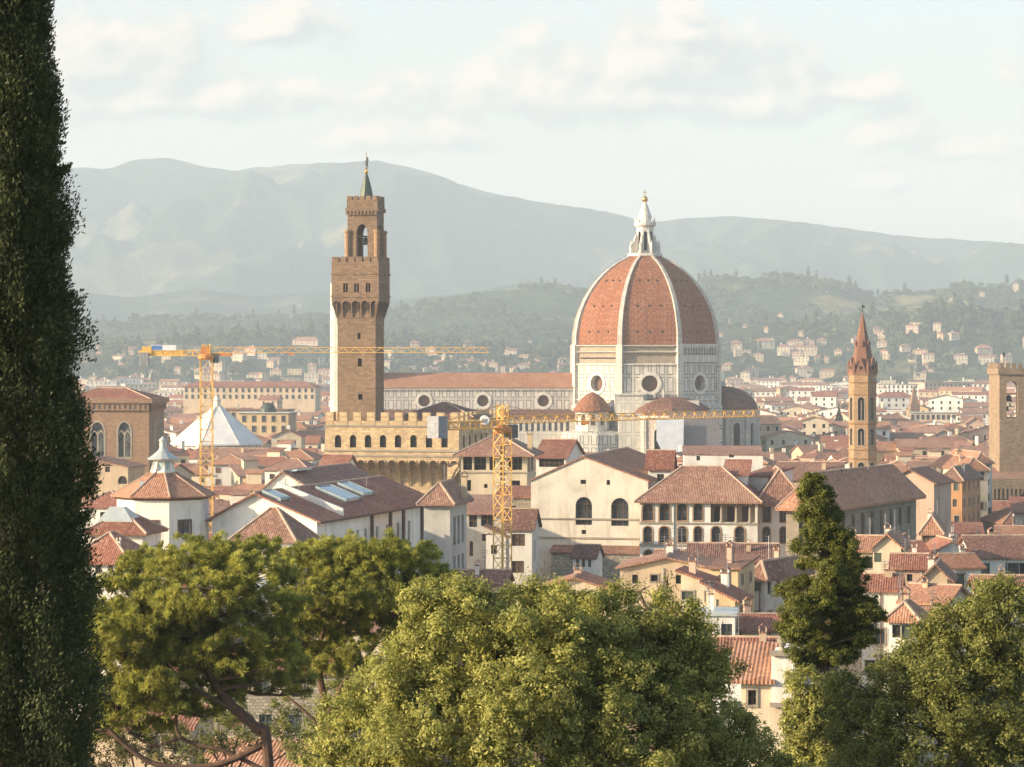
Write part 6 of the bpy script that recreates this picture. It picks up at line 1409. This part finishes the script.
mb = MB(); mb.lathe([(3.4, 0), (3.3, 1.4), (2.4, 2.9), (1.2, 3.6), (.1, 3.9)], 14, (0, 0, Z(412, 1120))); mb.build('dome', ['bronze'], r_)
spec('broad purple-brown apartment block beyond the slender spire', 952, 382, 395, 2600, 62, 18, 'plaster_pink', 'tiles_brown', kind='flat', rh=0, rows=3, th=14)
spec('large bright white block just past the slender spire', 896, 384, 398, 2550, 40, 16, 'plaster_bright', 'tiles_brown', kind='flat', rh=0, rows=2)
spec('pale house with hipped roof beyond the fortress tower', 985, 383, 392, 2500, 22, 14, 'plaster_bright', 'tiles_brown', rows=2)
spec('long pale green gallery block among roofs near the fortress tower', 933, 412, 420, 1480, 24, 12, 'plaster_cream', 'metal_roof', kind='flat', rh=0, rows=1, wp=2.6)
spec('long building with turquoise canopy strip and red roof behind the slender spire', 890, 449, 456, 920, 40, 16, 'plaster_cream', 'tiles_red', kind='gable_x', rh=2.5)
t = thing('church_spire', 'small grey pinnacled church tower far beyond the slender spire', 'tower', (X(914, 1560), 1560, 0), R(8))
mb = MB(); mb.box(-2.6, 2.6, -2.6, 2.6, 0, Z(404, 1560)); mb.build('shaft', ['stone_brick'], t); mb = MB(); mb.lathe([(3.0, Z(404, 1560)), (.1, Z(384, 1560))], 4, a0=pi / 4); mb.build('spire', ['stone_brick'], t)

# ------------------------------------------------------------------ villas and trees on the hills
VILLAS = [(736, 349, 20, 'plaster_cream', 3), (766, 346, 30, 'plaster_bright', 3), (798, 352, 24, 'plaster_cream', 3), (838, 353, 12, 'plaster_cream', 2), (877, 331, 10, 'plaster_cream', 2), (906, 350, 15, 'plaster_pink', 2), (951, 337, 6, 'plaster_bright', 2), (936, 337, 3.5, 'plaster_cream', 2), (985, 351, 26, 'plaster_tan', 2), (780, 314, 9, 'plaster_bright', 1), (766, 330, 7, 'plaster_cream', 2), (728, 321, 7, 'plaster_cream', 1), (745, 325, 7, 'plaster_bright', 1), (801, 334, 9, 'plaster_cream', 2), (822, 343, 14, 'plaster_tan', 2), (856, 342, 11, 'plaster_bright', 2), (882, 345, 16, 'plaster_cream', 2),
          (305, 343, 44, 'plaster_pink', 2), (300, 304, 4, 'plaster_bright', 2), (415, 345, 14, 'plaster_ochre', 2), (470, 346, 18, 'plaster_cream', 2), (240, 352, 20, 'plaster_cream', 2), (128, 352, 18, 'plaster_pink', 2), (196, 350, 9, 'plaster_bright', 2), (430, 352, 16, 'plaster_bright', 2), (505, 352, 18, 'plaster_cream', 2), (982, 294, 8, 'plaster_cream', 2), (1016, 289, 9, 'plaster_bright', 4), (953, 298, 9, 'plaster_tan', 1), (720, 334, 9, 'plaster_pink', 1), (150, 356, 14, 'plaster_bright', 2), (350, 356, 16, 'plaster_cream', 2), (530, 340, 7, 'plaster_cream', 1), (700, 352, 14, 'plaster_cream', 2)]
VN = ['on the wooded slope right of the dome'.replace('right of', 'beyond'), ]
def hill_hit(px, py):
    best = None
    for nme in ('foothills', 'wooded_hills', 'ridge_hills', 'mountains'):
        k, Ys, z = HILLS[nme]
        for Y in np.linspace(Ys[0] + 20, Ys[-1] * .5 + Ys[0] * .5 if False else Ys[-1] - 20, 160):
            zz = hz_at(nme, (px - CX) / F * Y, Y)
            if PY(zz, Y) <= py and zz > 0: return (X(px, Y), float(Y), zz)
    return None
vill_desc = ['flat fronted', 'long', 'twin storey', 'lone', 'small', 'square', 'broad', 'slim']
VLAB = ['pale villa with hipped roof, first beyond the great dome', 'broad bright villa, the largest beyond the great dome', 'cream villa with hipped roof nearest the slender spire'.replace('nearest', 'next to'), 'small cream villa close under the slender spire gables', 'cream villa among trees behind the spire tip', 'pinkish villa in woods past the slender spire', 'bright little villa amid dark woods above the fortress tower', 'tiny white chapel-like house amid dark woods', 'long tan villa with red roof above the fortress tower', 'white farmhouse halfway up the wooded hill', 'cream house on the slope above the broad bright villa', 'small cream house high beside the dome ribs', 'small white house on the slope over the pale villa', 'cream farmhouse beneath the light field', 'tan villa between cream villa and slender spire', 'bright villa touching the slender spire outline', 'wide cream villa just past the spire gables',
        'long pink convent among trees above the crane jib', 'white speck house high on the slope beside watchtower', 'ochre villa behind the crane jib past watchtower', 'cream villa behind the jib end', 'cream villa just beside the crane mast top', 'pink villa above the crane counterweight', 'small white house over the crane counter jib', 'white villa low behind watchtower jib', 'cream villa close to the dome drum', 'cream villa on the crest of the east hill', 'tall white tower villa on the east hill crest', 'tan farm below the east hill crest', 'small pink house beside the dome foot', 'white house near the cypress among far trees', 'cream house beside the watchtower shaft', 'cream house on wooded slope before the dome', 'cream house at the hill foot by the drum']
for (px, py, w, wm_, rows), lb in zip(VILLAS, VLAB):
    h = hill_hit(px, py + 3)
    if not h: h = (X(px, 3500), 3500, 0)
    x, Y, z = h; H = 3.2 * rows + 1.5; th = R(rnd.uniform(-30, 12)); wm_ = {'plaster_bright': 'plaster_cream', 'plaster_cream': 'plaster_tan'}.get(wm_, wm_); w *= Y / 3700 * .8; d = min(13, w * .8 + 2)
    root = thing('villa', lb, 'villa', (x, Y, z - 1.5), th, 'villas on the hills')
    H += 1.5
    mb = MB(); mb.box(-w / 2, w / 2, 0, d, -4, H, top=False, bot=False)
    mb.build('wall', [wm_], root); ps, rg = roof_polys('hip', w, d, H, min(w, d) * .3, .9); q = MB(); q.slab([[(a - w / 2, b_, c) for a, b_, c in p] for p in ps], .3); q.build('roof', ['tiles_orange' if rnd.random() < .5 else 'tiles_brown'], root)
    for r_ in range(rows):
        for c in range(max(2, int(w / 8))):
            n = max(2, int(w / 8)); o = bpy.data.objects.new('window', WIN[0]); COL.objects.link(o); o.parent = root; o.location = (w * (c + .5) / n - w / 2, 0, H - 2.0 - 3.2 * r_); o.scale = (.9, 1, .8)
VXY = [(o.location.x, o.location.y) for o in bpy.data.objects if o.name.startswith('villa') and o.parent is None]
def blob_mass(name, pts, label):
    "woods: every tree a ragged clump of leaf-clusters"
    r = np.random.RandomState(5); C, A, L, Wd, T = [], [], [], [], []
    for (x, y, z, s, tall) in pts:
        n = 60; u = unit(r.normal(size=(n, 3))); u[:, 2] = np.abs(u[:, 2]) * 1.0 - .25
        sc_ = np.array([s, s, s * (2.4 if tall else 1.0)]) * (np.array([.45, .45, 1]) if tall else 1)
        C.append(np.array([x, y, z + s * (.9 if not tall else 1.8)]) + u * sc_ * r.uniform(.55, 1.0, (n, 1)))
        A.append(unit(np.cross(u, r.normal(size=(n, 3))) + u * .3)); L.append(r.uniform(.4, .85, n) * s); Wd.append(r.uniform(.35, .6, n) * s); t = np.clip(r.normal(.42, .24), 0, 1); T.append(np.clip(t + r.normal(0, .1, n), 0, 1))
    o = leafmesh(name, np.concatenate(C), np.concatenate(A), np.concatenate(L), np.concatenate(Wd), np.concatenate(T), 'leaf_far', None, r)
    return tag(o, label, 'greenery', kind='stuff')
pts = []
r = np.random.RandomState(12)
def clear(x, y): return all(not (abs(x - vx) < 11 and -45 < y - vy < 10) for vx, vy in VXY)
dens_f = lambda x, y: fbm(np.array([x]), np.array([y * .5]), 260, 3, 91)[0]
for _ in range(9000):
    nm = ('foothills', 'wooded_hills', 'wooded_hills')[_ % 3]; y = r.uniform(3360, 4080) if nm == 'foothills' else r.uniform(4060, 5230); k = r.uniform(-.2, .2); x = k * y
    if nm == 'wooded_hills' and -.06 < k < .0 and False: continue
    z = hz_at(nm, x, y)
    if z < 1 and nm == 'wooded_hills': continue
    if dens_f(x, y) < (-.28 if nm == 'foothills' else -.12): continue
    if nm == 'foothills' and y < 3640 and r.uniform() < .5: continue
    if not clear(x, y): continue
    s = r.uniform(4, 8.5) if nm == 'foothills' else r.uniform(4.5, 8)
    pts.append((x, y, z - 1, s, r.uniform() < (.16 if nm == 'foothills' else .04)))
blob_mass('hillside_woods', pts, 'dark hazy woods covering the lower hillsides beyond the town')

pts = []
for _ in range(420):
    y = r.uniform(120, 470); x = r.uniform(-.24, .24) * y; z = gz(x, y)
    if any(a - 2 < x < b_ + 2 and c - 2 < y < e + 2 for a, b_, c, e in FOOTPRINTS): continue
    pts.append((x, y, z - .6, r.uniform(1.2, 3.0), r.uniform() < .12))
blob_mass('garden_undergrowth', pts, 'green garden bushes filling the ground between the near houses')

# single trees standing among the houses and at the foot of the hills
def town_tree(label, px, Y, h, rr, kind='round', group=None, z=None):
    x = X(px, Y); z = ground_at(x, Y) if z is None else z
    root = thing('cypress_tree' if kind == 'tall' else 'town_tree', label, 'tree', (x, Y, z), 0, group)
    mb = MB(); mb.path([(0, 0, 0), (0, 0, h * .5), (.1, 0, h * .75)], [rr * .12, rr * .09, .05], 6); mb.build('trunk', ['bark'], root)
    rr_ = np.random.RandomState(int(px * 7 + Y) % 9999)
    lobes = [(0, 0, h * .55, rr, rr, h * .47)] if kind == 'tall' else [(0, 0, h * .62, rr, rr, h * .36), (rr * .4, 0, h * .52, rr * .7, rr * .7, h * .25), (-rr * .5, .2, h * .56, rr * .6, rr * .6, h * .26)]
    C, A, T = clumps(rr_, lobes, 9, 12, rr * .35, lo=.5)
    if kind == 'tall': f = np.clip((h - C[:, 2]) / (h * .8), .08, 1) ** .7; C[:, 0] *= f; C[:, 1] *= f
    leafmesh('crown', C, A, rr * .22, rr * .14, T, 'leaf_far', root, rr_)
    return root
town_tree('dark pointed cypress rising from roofs between cathedral and slender spire', 839, 1450, 27, 4.2, 'tall')
town_tree('round dark tree among roofs near the fortress tower', 985, 1250, 19, 6)
town_tree('small green roof garden tree behind the long palace', 926, 800, 24, 3.2)
town_tree('leafy tree beside the brick hall corner', 172, 900, 21, 4)
town_tree('bushy tree between the gabled hall and its lean-to', 566, 392, 22.5, 2.2)
A_ = town_tree('grey-green tree standing at the foot of the far hills', 850, 3330, 17, 6.5, 'round', 'trees at the hill foot')
B_ = town_tree('slim dark cypress standing at the foot of the far hills', 868, 3340, 22, 2.8, 'tall', 'cypresses at the hill foot')
for q in range(70):
    px = rnd.uniform(80, 1010)
    if 330 < px < 392 or 565 < px < 722: continue
    Y = rnd.uniform(3150, 3600); x = X(px, Y); src = A_ if q % 5 else B_
    if clear(x, Y): dup(src, (x, Y, ground_at(x, Y) - .5), rnd.uniform(0, 6), None, None, (rnd.uniform(.7, 1.25),) * 3)

# ------------------------------------------------------------------ the trees of the garden
def taper_path(mb, pts, r0, r1, n=9, mi=0):
    pts = [mathutils.Vector(p) for p in pts]; fine = []
    for i in range(len(pts) - 1):
        p0 = pts[max(i - 1, 0)]; p1, p2 = pts[i], pts[i + 1]; p3 = pts[min(i + 2, len(pts) - 1)]
        for s_ in range(5):
            t = s_ / 5; fine.append(.5 * ((2 * p1) + (p2 - p0) * t + (2 * p0 - 5 * p1 + 4 * p2 - p3) * t * t + (3 * p1 - p0 - 3 * p2 + p3) * t ** 3))
    fine.append(pts[-1]); m_ = len(fine) - 1
    mb.path(fine, [(r0 + (r1 - r0) * i / m_) * (1 + .06 * sin(i * 2.1)) for i in range(m_ + 1)], n, mi)
    return fine

def cypress():
    Y = 36.0; base = gz(X(3, Y), Y); x0 = X(2, Y); root = thing('cypress_tree', 'tall dark cypress column rising out of frame, its foliage deep dusky green', 'tree', (x0, Y, base - .3))
    mb = MB(); mb.path([(0, 0, 0), (.03, .02, 8), (0, 0, 16), (.02, 0, 24)], [.32, .24, .14, .03], 9); mb.build('trunk', ['bark'], root)
    r = np.random.RandomState(21); H = 27.0; zc = lambda py: Z(py, Y) - base + .3
    prof_z = np.array([0, zc(767), zc(640), zc(500), zc(340), zc(180), zc(60), zc(0), zc(0) + 3, H]); prof_r = np.array([1.03, 1.14, 1.12, 1.04, .91, .74, .55, .48, .33, .02])
    n = 16500; z = r.uniform(1.0, H - .2, n); th = r.uniform(0, 2 * pi, n)
    lump = fbm(np.cos(th) * 1.0 + z * .35, np.sin(th) * 1.0 + z * .8, .9, 4, 8)
    rad = np.interp(z, prof_z, prof_r) * (1 + .30 * lump + .10 * np.sin(z * 4.1 + 2.3 * np.cos(th)) * np.clip(lump + .4, 0, 1)) * (1 - .5 * r.uniform(0, 1, n) ** 2.2)
    P = np.stack([np.cos(th) * rad, np.sin(th) * rad, z], -1); ok = (lump > -1.2); P, th = P[ok], th[ok]; n = len(P)
    k = 56; out = np.stack([np.cos(th), np.sin(th), np.zeros(n)], -1)
    tint = np.clip(r.normal(.42, .22, n), 0, 1); tint[r.uniform(size=n) < .018] = 1.0  # a few clumps tinted brightest: sunlit flecks put into the leaf colour
    s = r.uniform(.10, .19, (n, 1, 1))
    C = P[:, None] + np.clip(r.normal(size=(n, k, 3)), -1.5, 1.5) * s * np.array([.5, .5, .95])
    A = unit((out[:, None] * .55 + np.array([0, 0, .75]) + r.normal(size=(n, k, 3)) * .42).reshape(-1, 3))
    leafmesh('crown', C.reshape(-1, 3), A, r.uniform(.045, .085, n * k), r.uniform(.016, .027, n * k), np.clip(np.repeat(tint, k) + r.normal(0, .14, n * k), 0, 1), 'leaf_cypress', root, r)
    # a few sprigs that stand out of the outline
    Cs, As = [], []
    for py, dxp in ((165, 14), (178, 18), (245, 10), (300, 9), (385, 12), (490, 12), (520, 16), (560, 7), (680, 10), (100, 7), (30, 8)):
        zz = zc(py); rr = np.interp(zz, prof_z, prof_r); a0 = r.uniform(-.5, .15)
        q = np.linspace(rr * .8, rr + dxp * Y / F, 26)[:, None]; c = np.concatenate([q * cos(a0), q * sin(a0), zz + (q - rr) * .5], 1)
        c = np.repeat(c, 16, 0) + np.clip(r.normal(size=(26 * 16, 3)), -1.5, 1.5) * .035; Cs.append(c); As.append(unit(np.array([.5, 0, .6]) + r.normal(size=(26 * 16, 3)) * .5))
    C = np.concatenate(Cs); leafmesh('sprig', C, np.concatenate(As), .07, .022, np.clip(r.normal(.4, .2, len(C)), 0, 1), 'leaf_cypress', root, r)
cypress()

def pine(label, Y, base_px, base_py, trunks, pads, seed, per=5, k=76):
    root = thing('umbrella_pine', label, 'tree', (X(base_px, Y), Y, gz(X(base_px, Y), Y) - .3)); o = mathutils.Vector(root.location); r = np.random.RandomState(seed); rr = random.Random(seed)
    loc = lambda px, py, dy=0: tuple(mathutils.Vector(P3(px, py, Y)) + mathutils.Vector((0, dy, 0)) - o)
    mb = MB(); tips = []
    first = True
    for (pts, r0, r1, dy) in trunks:
        P = [loc(px, py, dy * i / (len(pts) - 1)) for i, (px, py) in enumerate(pts)]
        if pts[0] == (base_px, base_py): P = [(P[0][0] + .3, 0, 0)] + P
        f = taper_path(mb, P, r0, r1); tips += f[len(f) // 2:]
    mb.build('trunk', ['bark_pine'], root)
    lobes = []; br = MB()
    for (px, py, rx, rz, dy) in pads:
        c = mathutils.Vector(loc(px, py, dy)); rx_ = rx * Y / F; rz_ = rz * Y / F
        lobes.append((c.x, c.y, c.z, rx_ * 1.12, rx_ * .95, rz_ * 1.12))
        t = min(tips, key=lambda q: (q - c).length)
        b0 = limb(br, t, tuple(c - mathutils.Vector((0, 0, rz_ * .55))), .085, .03, .16, 6, 6, rr)
        for q in range(7): e = c + mathutils.Vector((rr.uniform(-.8, .8) * rx_, rr.uniform(-.8, .8) * rx_ * .85, rr.uniform(-.4, .35) * rz_)); limb(br, b0[rr.randrange(3, 7)], tuple(e), .03, .01, .15, 4, 4, rr)
    br.build('branch', ['bark_pine'], root)['kind'] = 'stuff'
    # tufts: needles fanning out of each twig end
    Cs, As, Ts = [], [], []
    for (cx, cy, cz, rx, ry, rz) in list(lobes):
        for q in range(4):
            a = r.uniform(0, 2 * pi); f = r.uniform(.5, 1.1); s_ = rx * r.uniform(.16, .3); lobes.append((cx + cos(a) * rx * f, cy + sin(a) * ry * f, cz + rz * (1.05 - .75 * f * f) * r.uniform(.6, 1.15), s_, s_, s_ * .75))
    for (cx, cy, cz, rx, ry, rz) in lobes:
        n = int(per * (rx * ry) * 10) + 3; d = unit(r.normal(size=(n, 3))); d[:, 2] = np.abs(d[:, 2]) * 1.2 - .45; d = unit(d)
        P = np.array([cx, cy, cz]) + d * np.array([rx, ry, rz]) * (.5 + .5 * r.uniform(0, 1, (n, 1)) ** .5)
        P[:, 2] += .22 * fbm(P[:, 0], P[:, 1], 1.1, 3, seed)
        ax = unit(d * .6 + np.array([0, 0, .8]) + r.normal(size=(n, 3)) * .25); tint = np.clip(r.normal(.5, .26, n), 0, 1)
        A = unit((ax[:, None] * .6 + r.normal(size=(n, k, 3)) * .62).reshape(-1, 3)); C = np.repeat(P, k, 0) + A * np.repeat(r.uniform(.07, .15, (n, 1)), k, 0) + r.normal(size=(n * k, 3)) * .02
        Cs.append(C); As.append(A); Ts.append(np.clip(np.repeat(tint, k) + r.normal(0, .12, n * k), 0, 1))
    C = np.concatenate(Cs); leafmesh('crown', C, np.concatenate(As), r.uniform(.15, .26, len(C)), .027, np.concatenate(Ts), 'leaf_pine', root, r)
pads = [(118, 600, 34, 22, 0), (150, 580, 40, 22, 1), (195, 562, 42, 20, 0), (235, 556, 34, 16, 1.2), (262, 575, 34, 20, -.6), (215, 590, 44, 22, -1.2), (165, 612, 42, 22, -1), (120, 632, 34, 22, -.6), (112, 668, 28, 20, .6), (160, 655, 36, 20, .4), (255, 610, 40, 22, .8), (210, 632, 30, 18, 1.2), (145, 690, 24, 14, -.8), (100, 640, 22, 24, 1), (240, 640, 24, 14, -.8), (185, 668, 26, 14, .6), (128, 648, 26, 18, -1.2), (210, 660, 24, 14, -.4), (104, 692, 18, 16, .4), (172, 632, 36, 20, .2), (232, 672, 22, 12, .5), (270, 640, 26, 18, .9), (170, 712, 18, 10, .3), (120, 660, 36, 26, .9), (160, 676, 32, 20, -.9), (205, 682, 26, 16, .9), (112, 712, 24, 18, 1.2), (245, 664, 26, 18, -.6), (140, 640, 34, 24, .2), (190, 648, 34, 20, 1.4), (222, 700, 16, 10, .9), (135, 700, 30, 20, .6), (108, 730, 22, 16, .2), (165, 705, 26, 16, -.4), (200, 715, 20, 14, 1.2), (235, 690, 22, 14, .5), (275, 668, 24, 16, .3), (150, 735, 20, 12, .8), (290, 690, 20, 14, .8)]
pine('broad umbrella pine with leaning bare trunk and airy yellow-green crown beside the cypress', 88, 268, 760, [([(268, 760), (256, 728), (232, 704), (214, 678), (204, 650), (196, 615), (190, 585)], .20, .05, -.3), ([(256, 730), (228, 706), (200, 690), (165, 660), (140, 630)], .09, .03, -.6), ([(268, 772), (225, 752), (180, 738), (176, 705), (180, 670), (186, 640)], .08, .025, .5), ([(262, 745), (215, 765), (160, 764), (125, 742), (97, 708), (92, 678)], .12, .04, -.5), ([(125, 742), (100, 730), (88, 735), (82, 700)], .05, .02, .2), ([(180, 738), (150, 745), (118, 720), (115, 690)], .05, .02, .3)], pads, 5)
pads = [(300, 570, 34, 20, 0), (335, 560, 38, 18, .8), (375, 560, 38, 18, 0), (410, 572, 34, 18, .8), (435, 590, 30, 20, 0), (315, 598, 36, 22, -1), (350, 592, 40, 22, -1), (395, 600, 40, 22, -.8), (300, 636, 32, 24, -.2), (335, 632, 36, 26, .8), (370, 636, 36, 24, 0), (285, 660, 24, 18, .4), (320, 668, 30, 18, .6), (430, 622, 30, 22, .8), (345, 660, 26, 18, -1)]
pine('darker umbrella pine with dense domed crown between the airy pine and the laurel tree', 96, 333, 760, [([(333, 760), (330, 725), (322, 690), (318, 655), (328, 620), (345, 590)], .19, .05, .2), ([(328, 715), (345, 680), (372, 650), (395, 615)], .1, .03, -.4), ([(318, 665), (305, 640), (300, 600)], .07, .03, .5), ([(330, 735), (300, 708), (280, 690), (272, 660)], .06, .02, .5)], pads, 9, 6.5)

def broadleaf(name, label, cat, Y, bx, lobes_px, mat, seed, per, k, rc, L, Wd, trunk_pts=None, lo=.5, keep=.25, extra=(), nsc=1.6, br_r=.06, outward=.45, sprays=0, drop=0):
    root = thing(name, label, cat, (X(bx, Y), Y, gz(X(bx, Y), Y) - .3)); o = mathutils.Vector(root.location); r = np.random.RandomState(seed); rr = random.Random(seed)
    lobes = []
    for (px, py, rx, rz, dy) in lobes_px:
        c = mathutils.Vector(P3(px, py + drop, Y)) + mathutils.Vector((0, dy, 0)) - o; lobes.append((c.x, c.y, c.z, rx * Y / F, rx * Y / F * .9, rz * Y / F))
    base_lobes = list(lobes)
    top = max(l[2] for l in lobes); mb = MB()
    tp = [(0, 0, 0), (.1, 0, top * .3), (-.1, .1, top * .55), (.1, 0, top * .75)] if trunk_pts is None else [tuple(mathutils.Vector(P3(px, py, Y)) - o) for px, py in trunk_pts]
    f = taper_path(mb, tp, .26, .08); mb.build('trunk', ['bark'], root)
    br = MB()
    for l in lobes:
        c = mathutils.Vector(l[:3]); t = min(f[len(f) // 4:], key=lambda q: (q - c).length + max(0, q.z - c.z)); b0 = limb(br, t, tuple(c), br_r, .025, .14, 6, 6, rr)
        for q in range(8): e = c + mathutils.Vector((rr.uniform(-.85, .85) * l[3], rr.uniform(-.85, .85) * l[4], rr.uniform(-.6, .85) * l[5])); limb(br, b0[rr.randrange(2, 7)], tuple(e), .022, .006, .15, 4, 4, rr)
    br.build('branch', ['bark'], root)['kind'] = 'stuff'
    if sprays:
        for (cx, cy, cz, rx, ry, rz) in base_lobes:
            for q in range(sprays):
                d = unit(r.normal(size=(1, 3)) + np.array([[0, -.25, .35]]))[0]; f = r.uniform(.85, 1.22); sr = rx * r.uniform(.10, .24)
                lobes.append((cx + d[0] * rx * f, cy + d[1] * ry * f, cz + d[2] * rz * f, sr, sr, sr * r.uniform(.7, 1.7)))
    C, A, T = clumps(r, lobes, per, k, rc, outward, lo, keep, .75, nsc)
    leafmesh('crown', C, A, r.uniform(L * .7, L * 1.3, len(C)), Wd, T, mat, root, r, clumps.normals)
    return root
broadleaf('laurel_tree', 'big yellow-green laurel tree with dense sunlit crown at the bottom centre'.replace(' at the bottom centre', ' between the pines and the dark cypress'), 'tree', 56, 560,
    [(455, 640, 62, 58, 0), (505, 625, 50, 42, .6), (540, 650, 62, 56, -.6), (600, 628, 52, 44, .6), (585, 660, 62, 56, 0), (650, 650, 55, 52, .4), (400, 690, 55, 46, 0), (360, 735, 48, 44, .4), (440, 720, 75, 62, -.9), (530, 730, 85, 70, -1.3), (620, 720, 80, 66, -.9), (690, 715, 58, 55, 0), (738, 755, 44, 40, .3), (672, 640, 40, 40, .5), (340, 770, 40, 30, 0), (460, 598, 26, 22, .4), (420, 640, 30, 30, .3), (690, 670, 42, 40, .5), (560, 605, 30, 24, .5), (780, 775, 28, 22, .3)],
    'leaf_laurel', 33, 250, 40, .165, .088, .040, keep=.62, nsc=.9, sprays=24, drop=9)
broadleaf('sapling', 'thin airy young tree with sparse leaves poking above the laurel crown', 'tree', 64, 655, [(640, 592, 20, 20, 0), (662, 600, 20, 18, .3), (684, 618, 18, 20, 0), (655, 625, 24, 22, .2), (668, 582, 8, 14, 0), (625, 612, 16, 16, .4), (700, 645, 18, 22, 0)], 'leaf_elm', 37, 32, 15, .16, .08, .034, keep=.1, lo=.2, br_r=.03)
broadleaf('sapling', 'wispy sapling with dry yellow leaves at the edge of the laurel crown', 'tree', 66, 540, [(546, 580, 14, 18, 0), (560, 600, 16, 18, .2), (536, 598, 12, 16, 0), (470, 585, 12, 12, 0)], 'leaf_dry', 39, 26, 12, .15, .08, .034, keep=.1, lo=.2, br_r=.03)
_r = random.Random(4); CEDAR = []
for _k in range(15):
    _t = _k / 14; _py = 484 + 172 * _t; _cx = np.interp(_py, [484, 560, 620, 660], [813, 826, 832, 822]); _hw = float(np.interp(_py, [484, 500, 525, 550, 575, 598, 625, 656], [5, 13, 17, 25, 33, 50, 44, 24]))
    for _q in range(3 + int(_hw / 6.5)):
        _f = _r.uniform(-1, 1); CEDAR.append((float(_cx) + _f * _hw, _py + _r.uniform(-6, 6) + abs(_f) * 5, _r.uniform(10, 17) if _hw > 12 else 8, _r.uniform(6, 11), _r.uniform(-1, 1) * _hw * .024))
broadleaf('cedar_tree', 'dark twisted conifer with clumpy dense foliage and pale lower shoots', 'tree', 74, 826,
    CEDAR,
    'leaf_cedar', 41, 430, 50, .11, .07, .028, trunk_pts=[(830, 900), (826, 760), (822, 680), (830, 600), (824, 540), (815, 492)], lo=.35, keep=.3, nsc=.5, br_r=.03, outward=.7, sprays=5)
broadleaf('ivy_column', 'pale yellow-green ivy clothed trunk under the dark twisted conifer', 'shrub', 71, 812,
    [(805, 690, 20, 24, 0), (820, 712, 22, 24, -.2), (800, 725, 20, 24, 0), (826, 745, 24, 26, 0), (802, 757, 22, 24, .2), (838, 700, 16, 20, .2), (815, 775, 30, 24, 0)],
    'leaf_laurel', 43, 300, 40, .14, .095, .044, lo=.5, keep=.45, nsc=.6, sprays=10)
broadleaf('elm_tree', 'dark green broad elm with open twiggy outline under the fortress tower', 'tree', 58, 960,
    [(1005, 615, 45, 36, 0), (970, 640, 42, 32, .3), (1030, 650, 60, 50, .4), (935, 668, 42, 30, 0), (975, 690, 60, 48, -.5), (905, 700, 48, 38, .2), (930, 735, 66, 50, -.6), (1010, 735, 70, 56, -.6), (870, 725, 42, 34, .2), (870, 765, 52, 36, 0), (950, 620, 28, 22, .5), (1000, 590, 22, 16, .2), (915, 655, 22, 16, .4), (850, 690, 22, 20, .3)],
    'leaf_elm', 51, 200, 40, .17, .078, .036, keep=.72, nsc=.9, sprays=22, drop=7)
broadleaf('shrub', 'tiny pale yellow-green shoot tip poking up before the elm', 'shrub', 40, 961, [(960, 766, 6, 9, 0), (962, 776, 9, 10, 0)], 'leaf_dry', 57, 90, 18, .05, .06, .022, lo=.3)
broadleaf('shrub', 'small green bush at the foot of the cypress beside the pine roots', 'shrub', 60, 110, [(105, 790, 28, 22, 0), (140, 800, 30, 18, .4)], 'leaf_elm', 59, 70, 26, .12, .08, .035)

# growth under and behind the pines
broadleaf('garden_shrub', 'dry yellowish bush seen between the pine trunk and the tall cypress', 'shrub', 118, 140, [(120, 730, 26, 22, 0), (150, 748, 30, 22, .5), (105, 755, 24, 24, 0), (178, 762, 26, 18, .4)], 'leaf_dry', 61, 30, 26, .28, .15, .07, keep=.5, nsc=2.0, sprays=8, lo=.3)
broadleaf('garden_tree', 'loose olive green tree behind the leaning pine trunk', 'tree', 125, 230, [(215, 715, 24, 20, 0), (238, 735, 26, 22, .5), (195, 740, 24, 20, 0), (285, 720, 22, 20, .3), (300, 745, 26, 22, 0)], 'leaf_elm', 63, 34, 26, .28, .15, .07, keep=.5, nsc=2.0, sprays=8, lo=.3)
broadleaf('garden_tree', 'dark green small tree filling the gap between pine and laurel crown', 'tree', 110, 330, [(322, 722, 22, 26, 0), (340, 700, 22, 22, .4), (352, 680, 20, 18, 0), (318, 755, 24, 22, 0)], 'leaf_elm', 65, 36, 26, .26, .14, .065, keep=.4, nsc=2.0, sprays=8, lo=.3)

# ------------------------------------------------------------------ haze: one closed box of thin air around everything
m = bpy.data.materials.new('haze_air'); m.use_nodes = True; nt = m.node_tree; nt.nodes.clear(); M['haze_air'] = m
pv = nt.nodes.new('ShaderNodeVolumePrincipled'); pv.inputs['Density'].default_value = HAZE_DENSITY; pv.inputs['Color'].default_value = (.715, .845, .955, 1); pv.inputs['Anisotropy'].default_value = 0.0
mo = nt.nodes.new('ShaderNodeOutputMaterial'); nt.links.new(pv.outputs[0], mo.inputs['Volume'])
mb = MB(); mb.box(-9000, 9000, -400, 14500, -2.0, 900)
h = mb.build('haze', ['haze_air']); tag(h, 'thin pale evening haze fading the far hills', 'haze', kind='stuff')
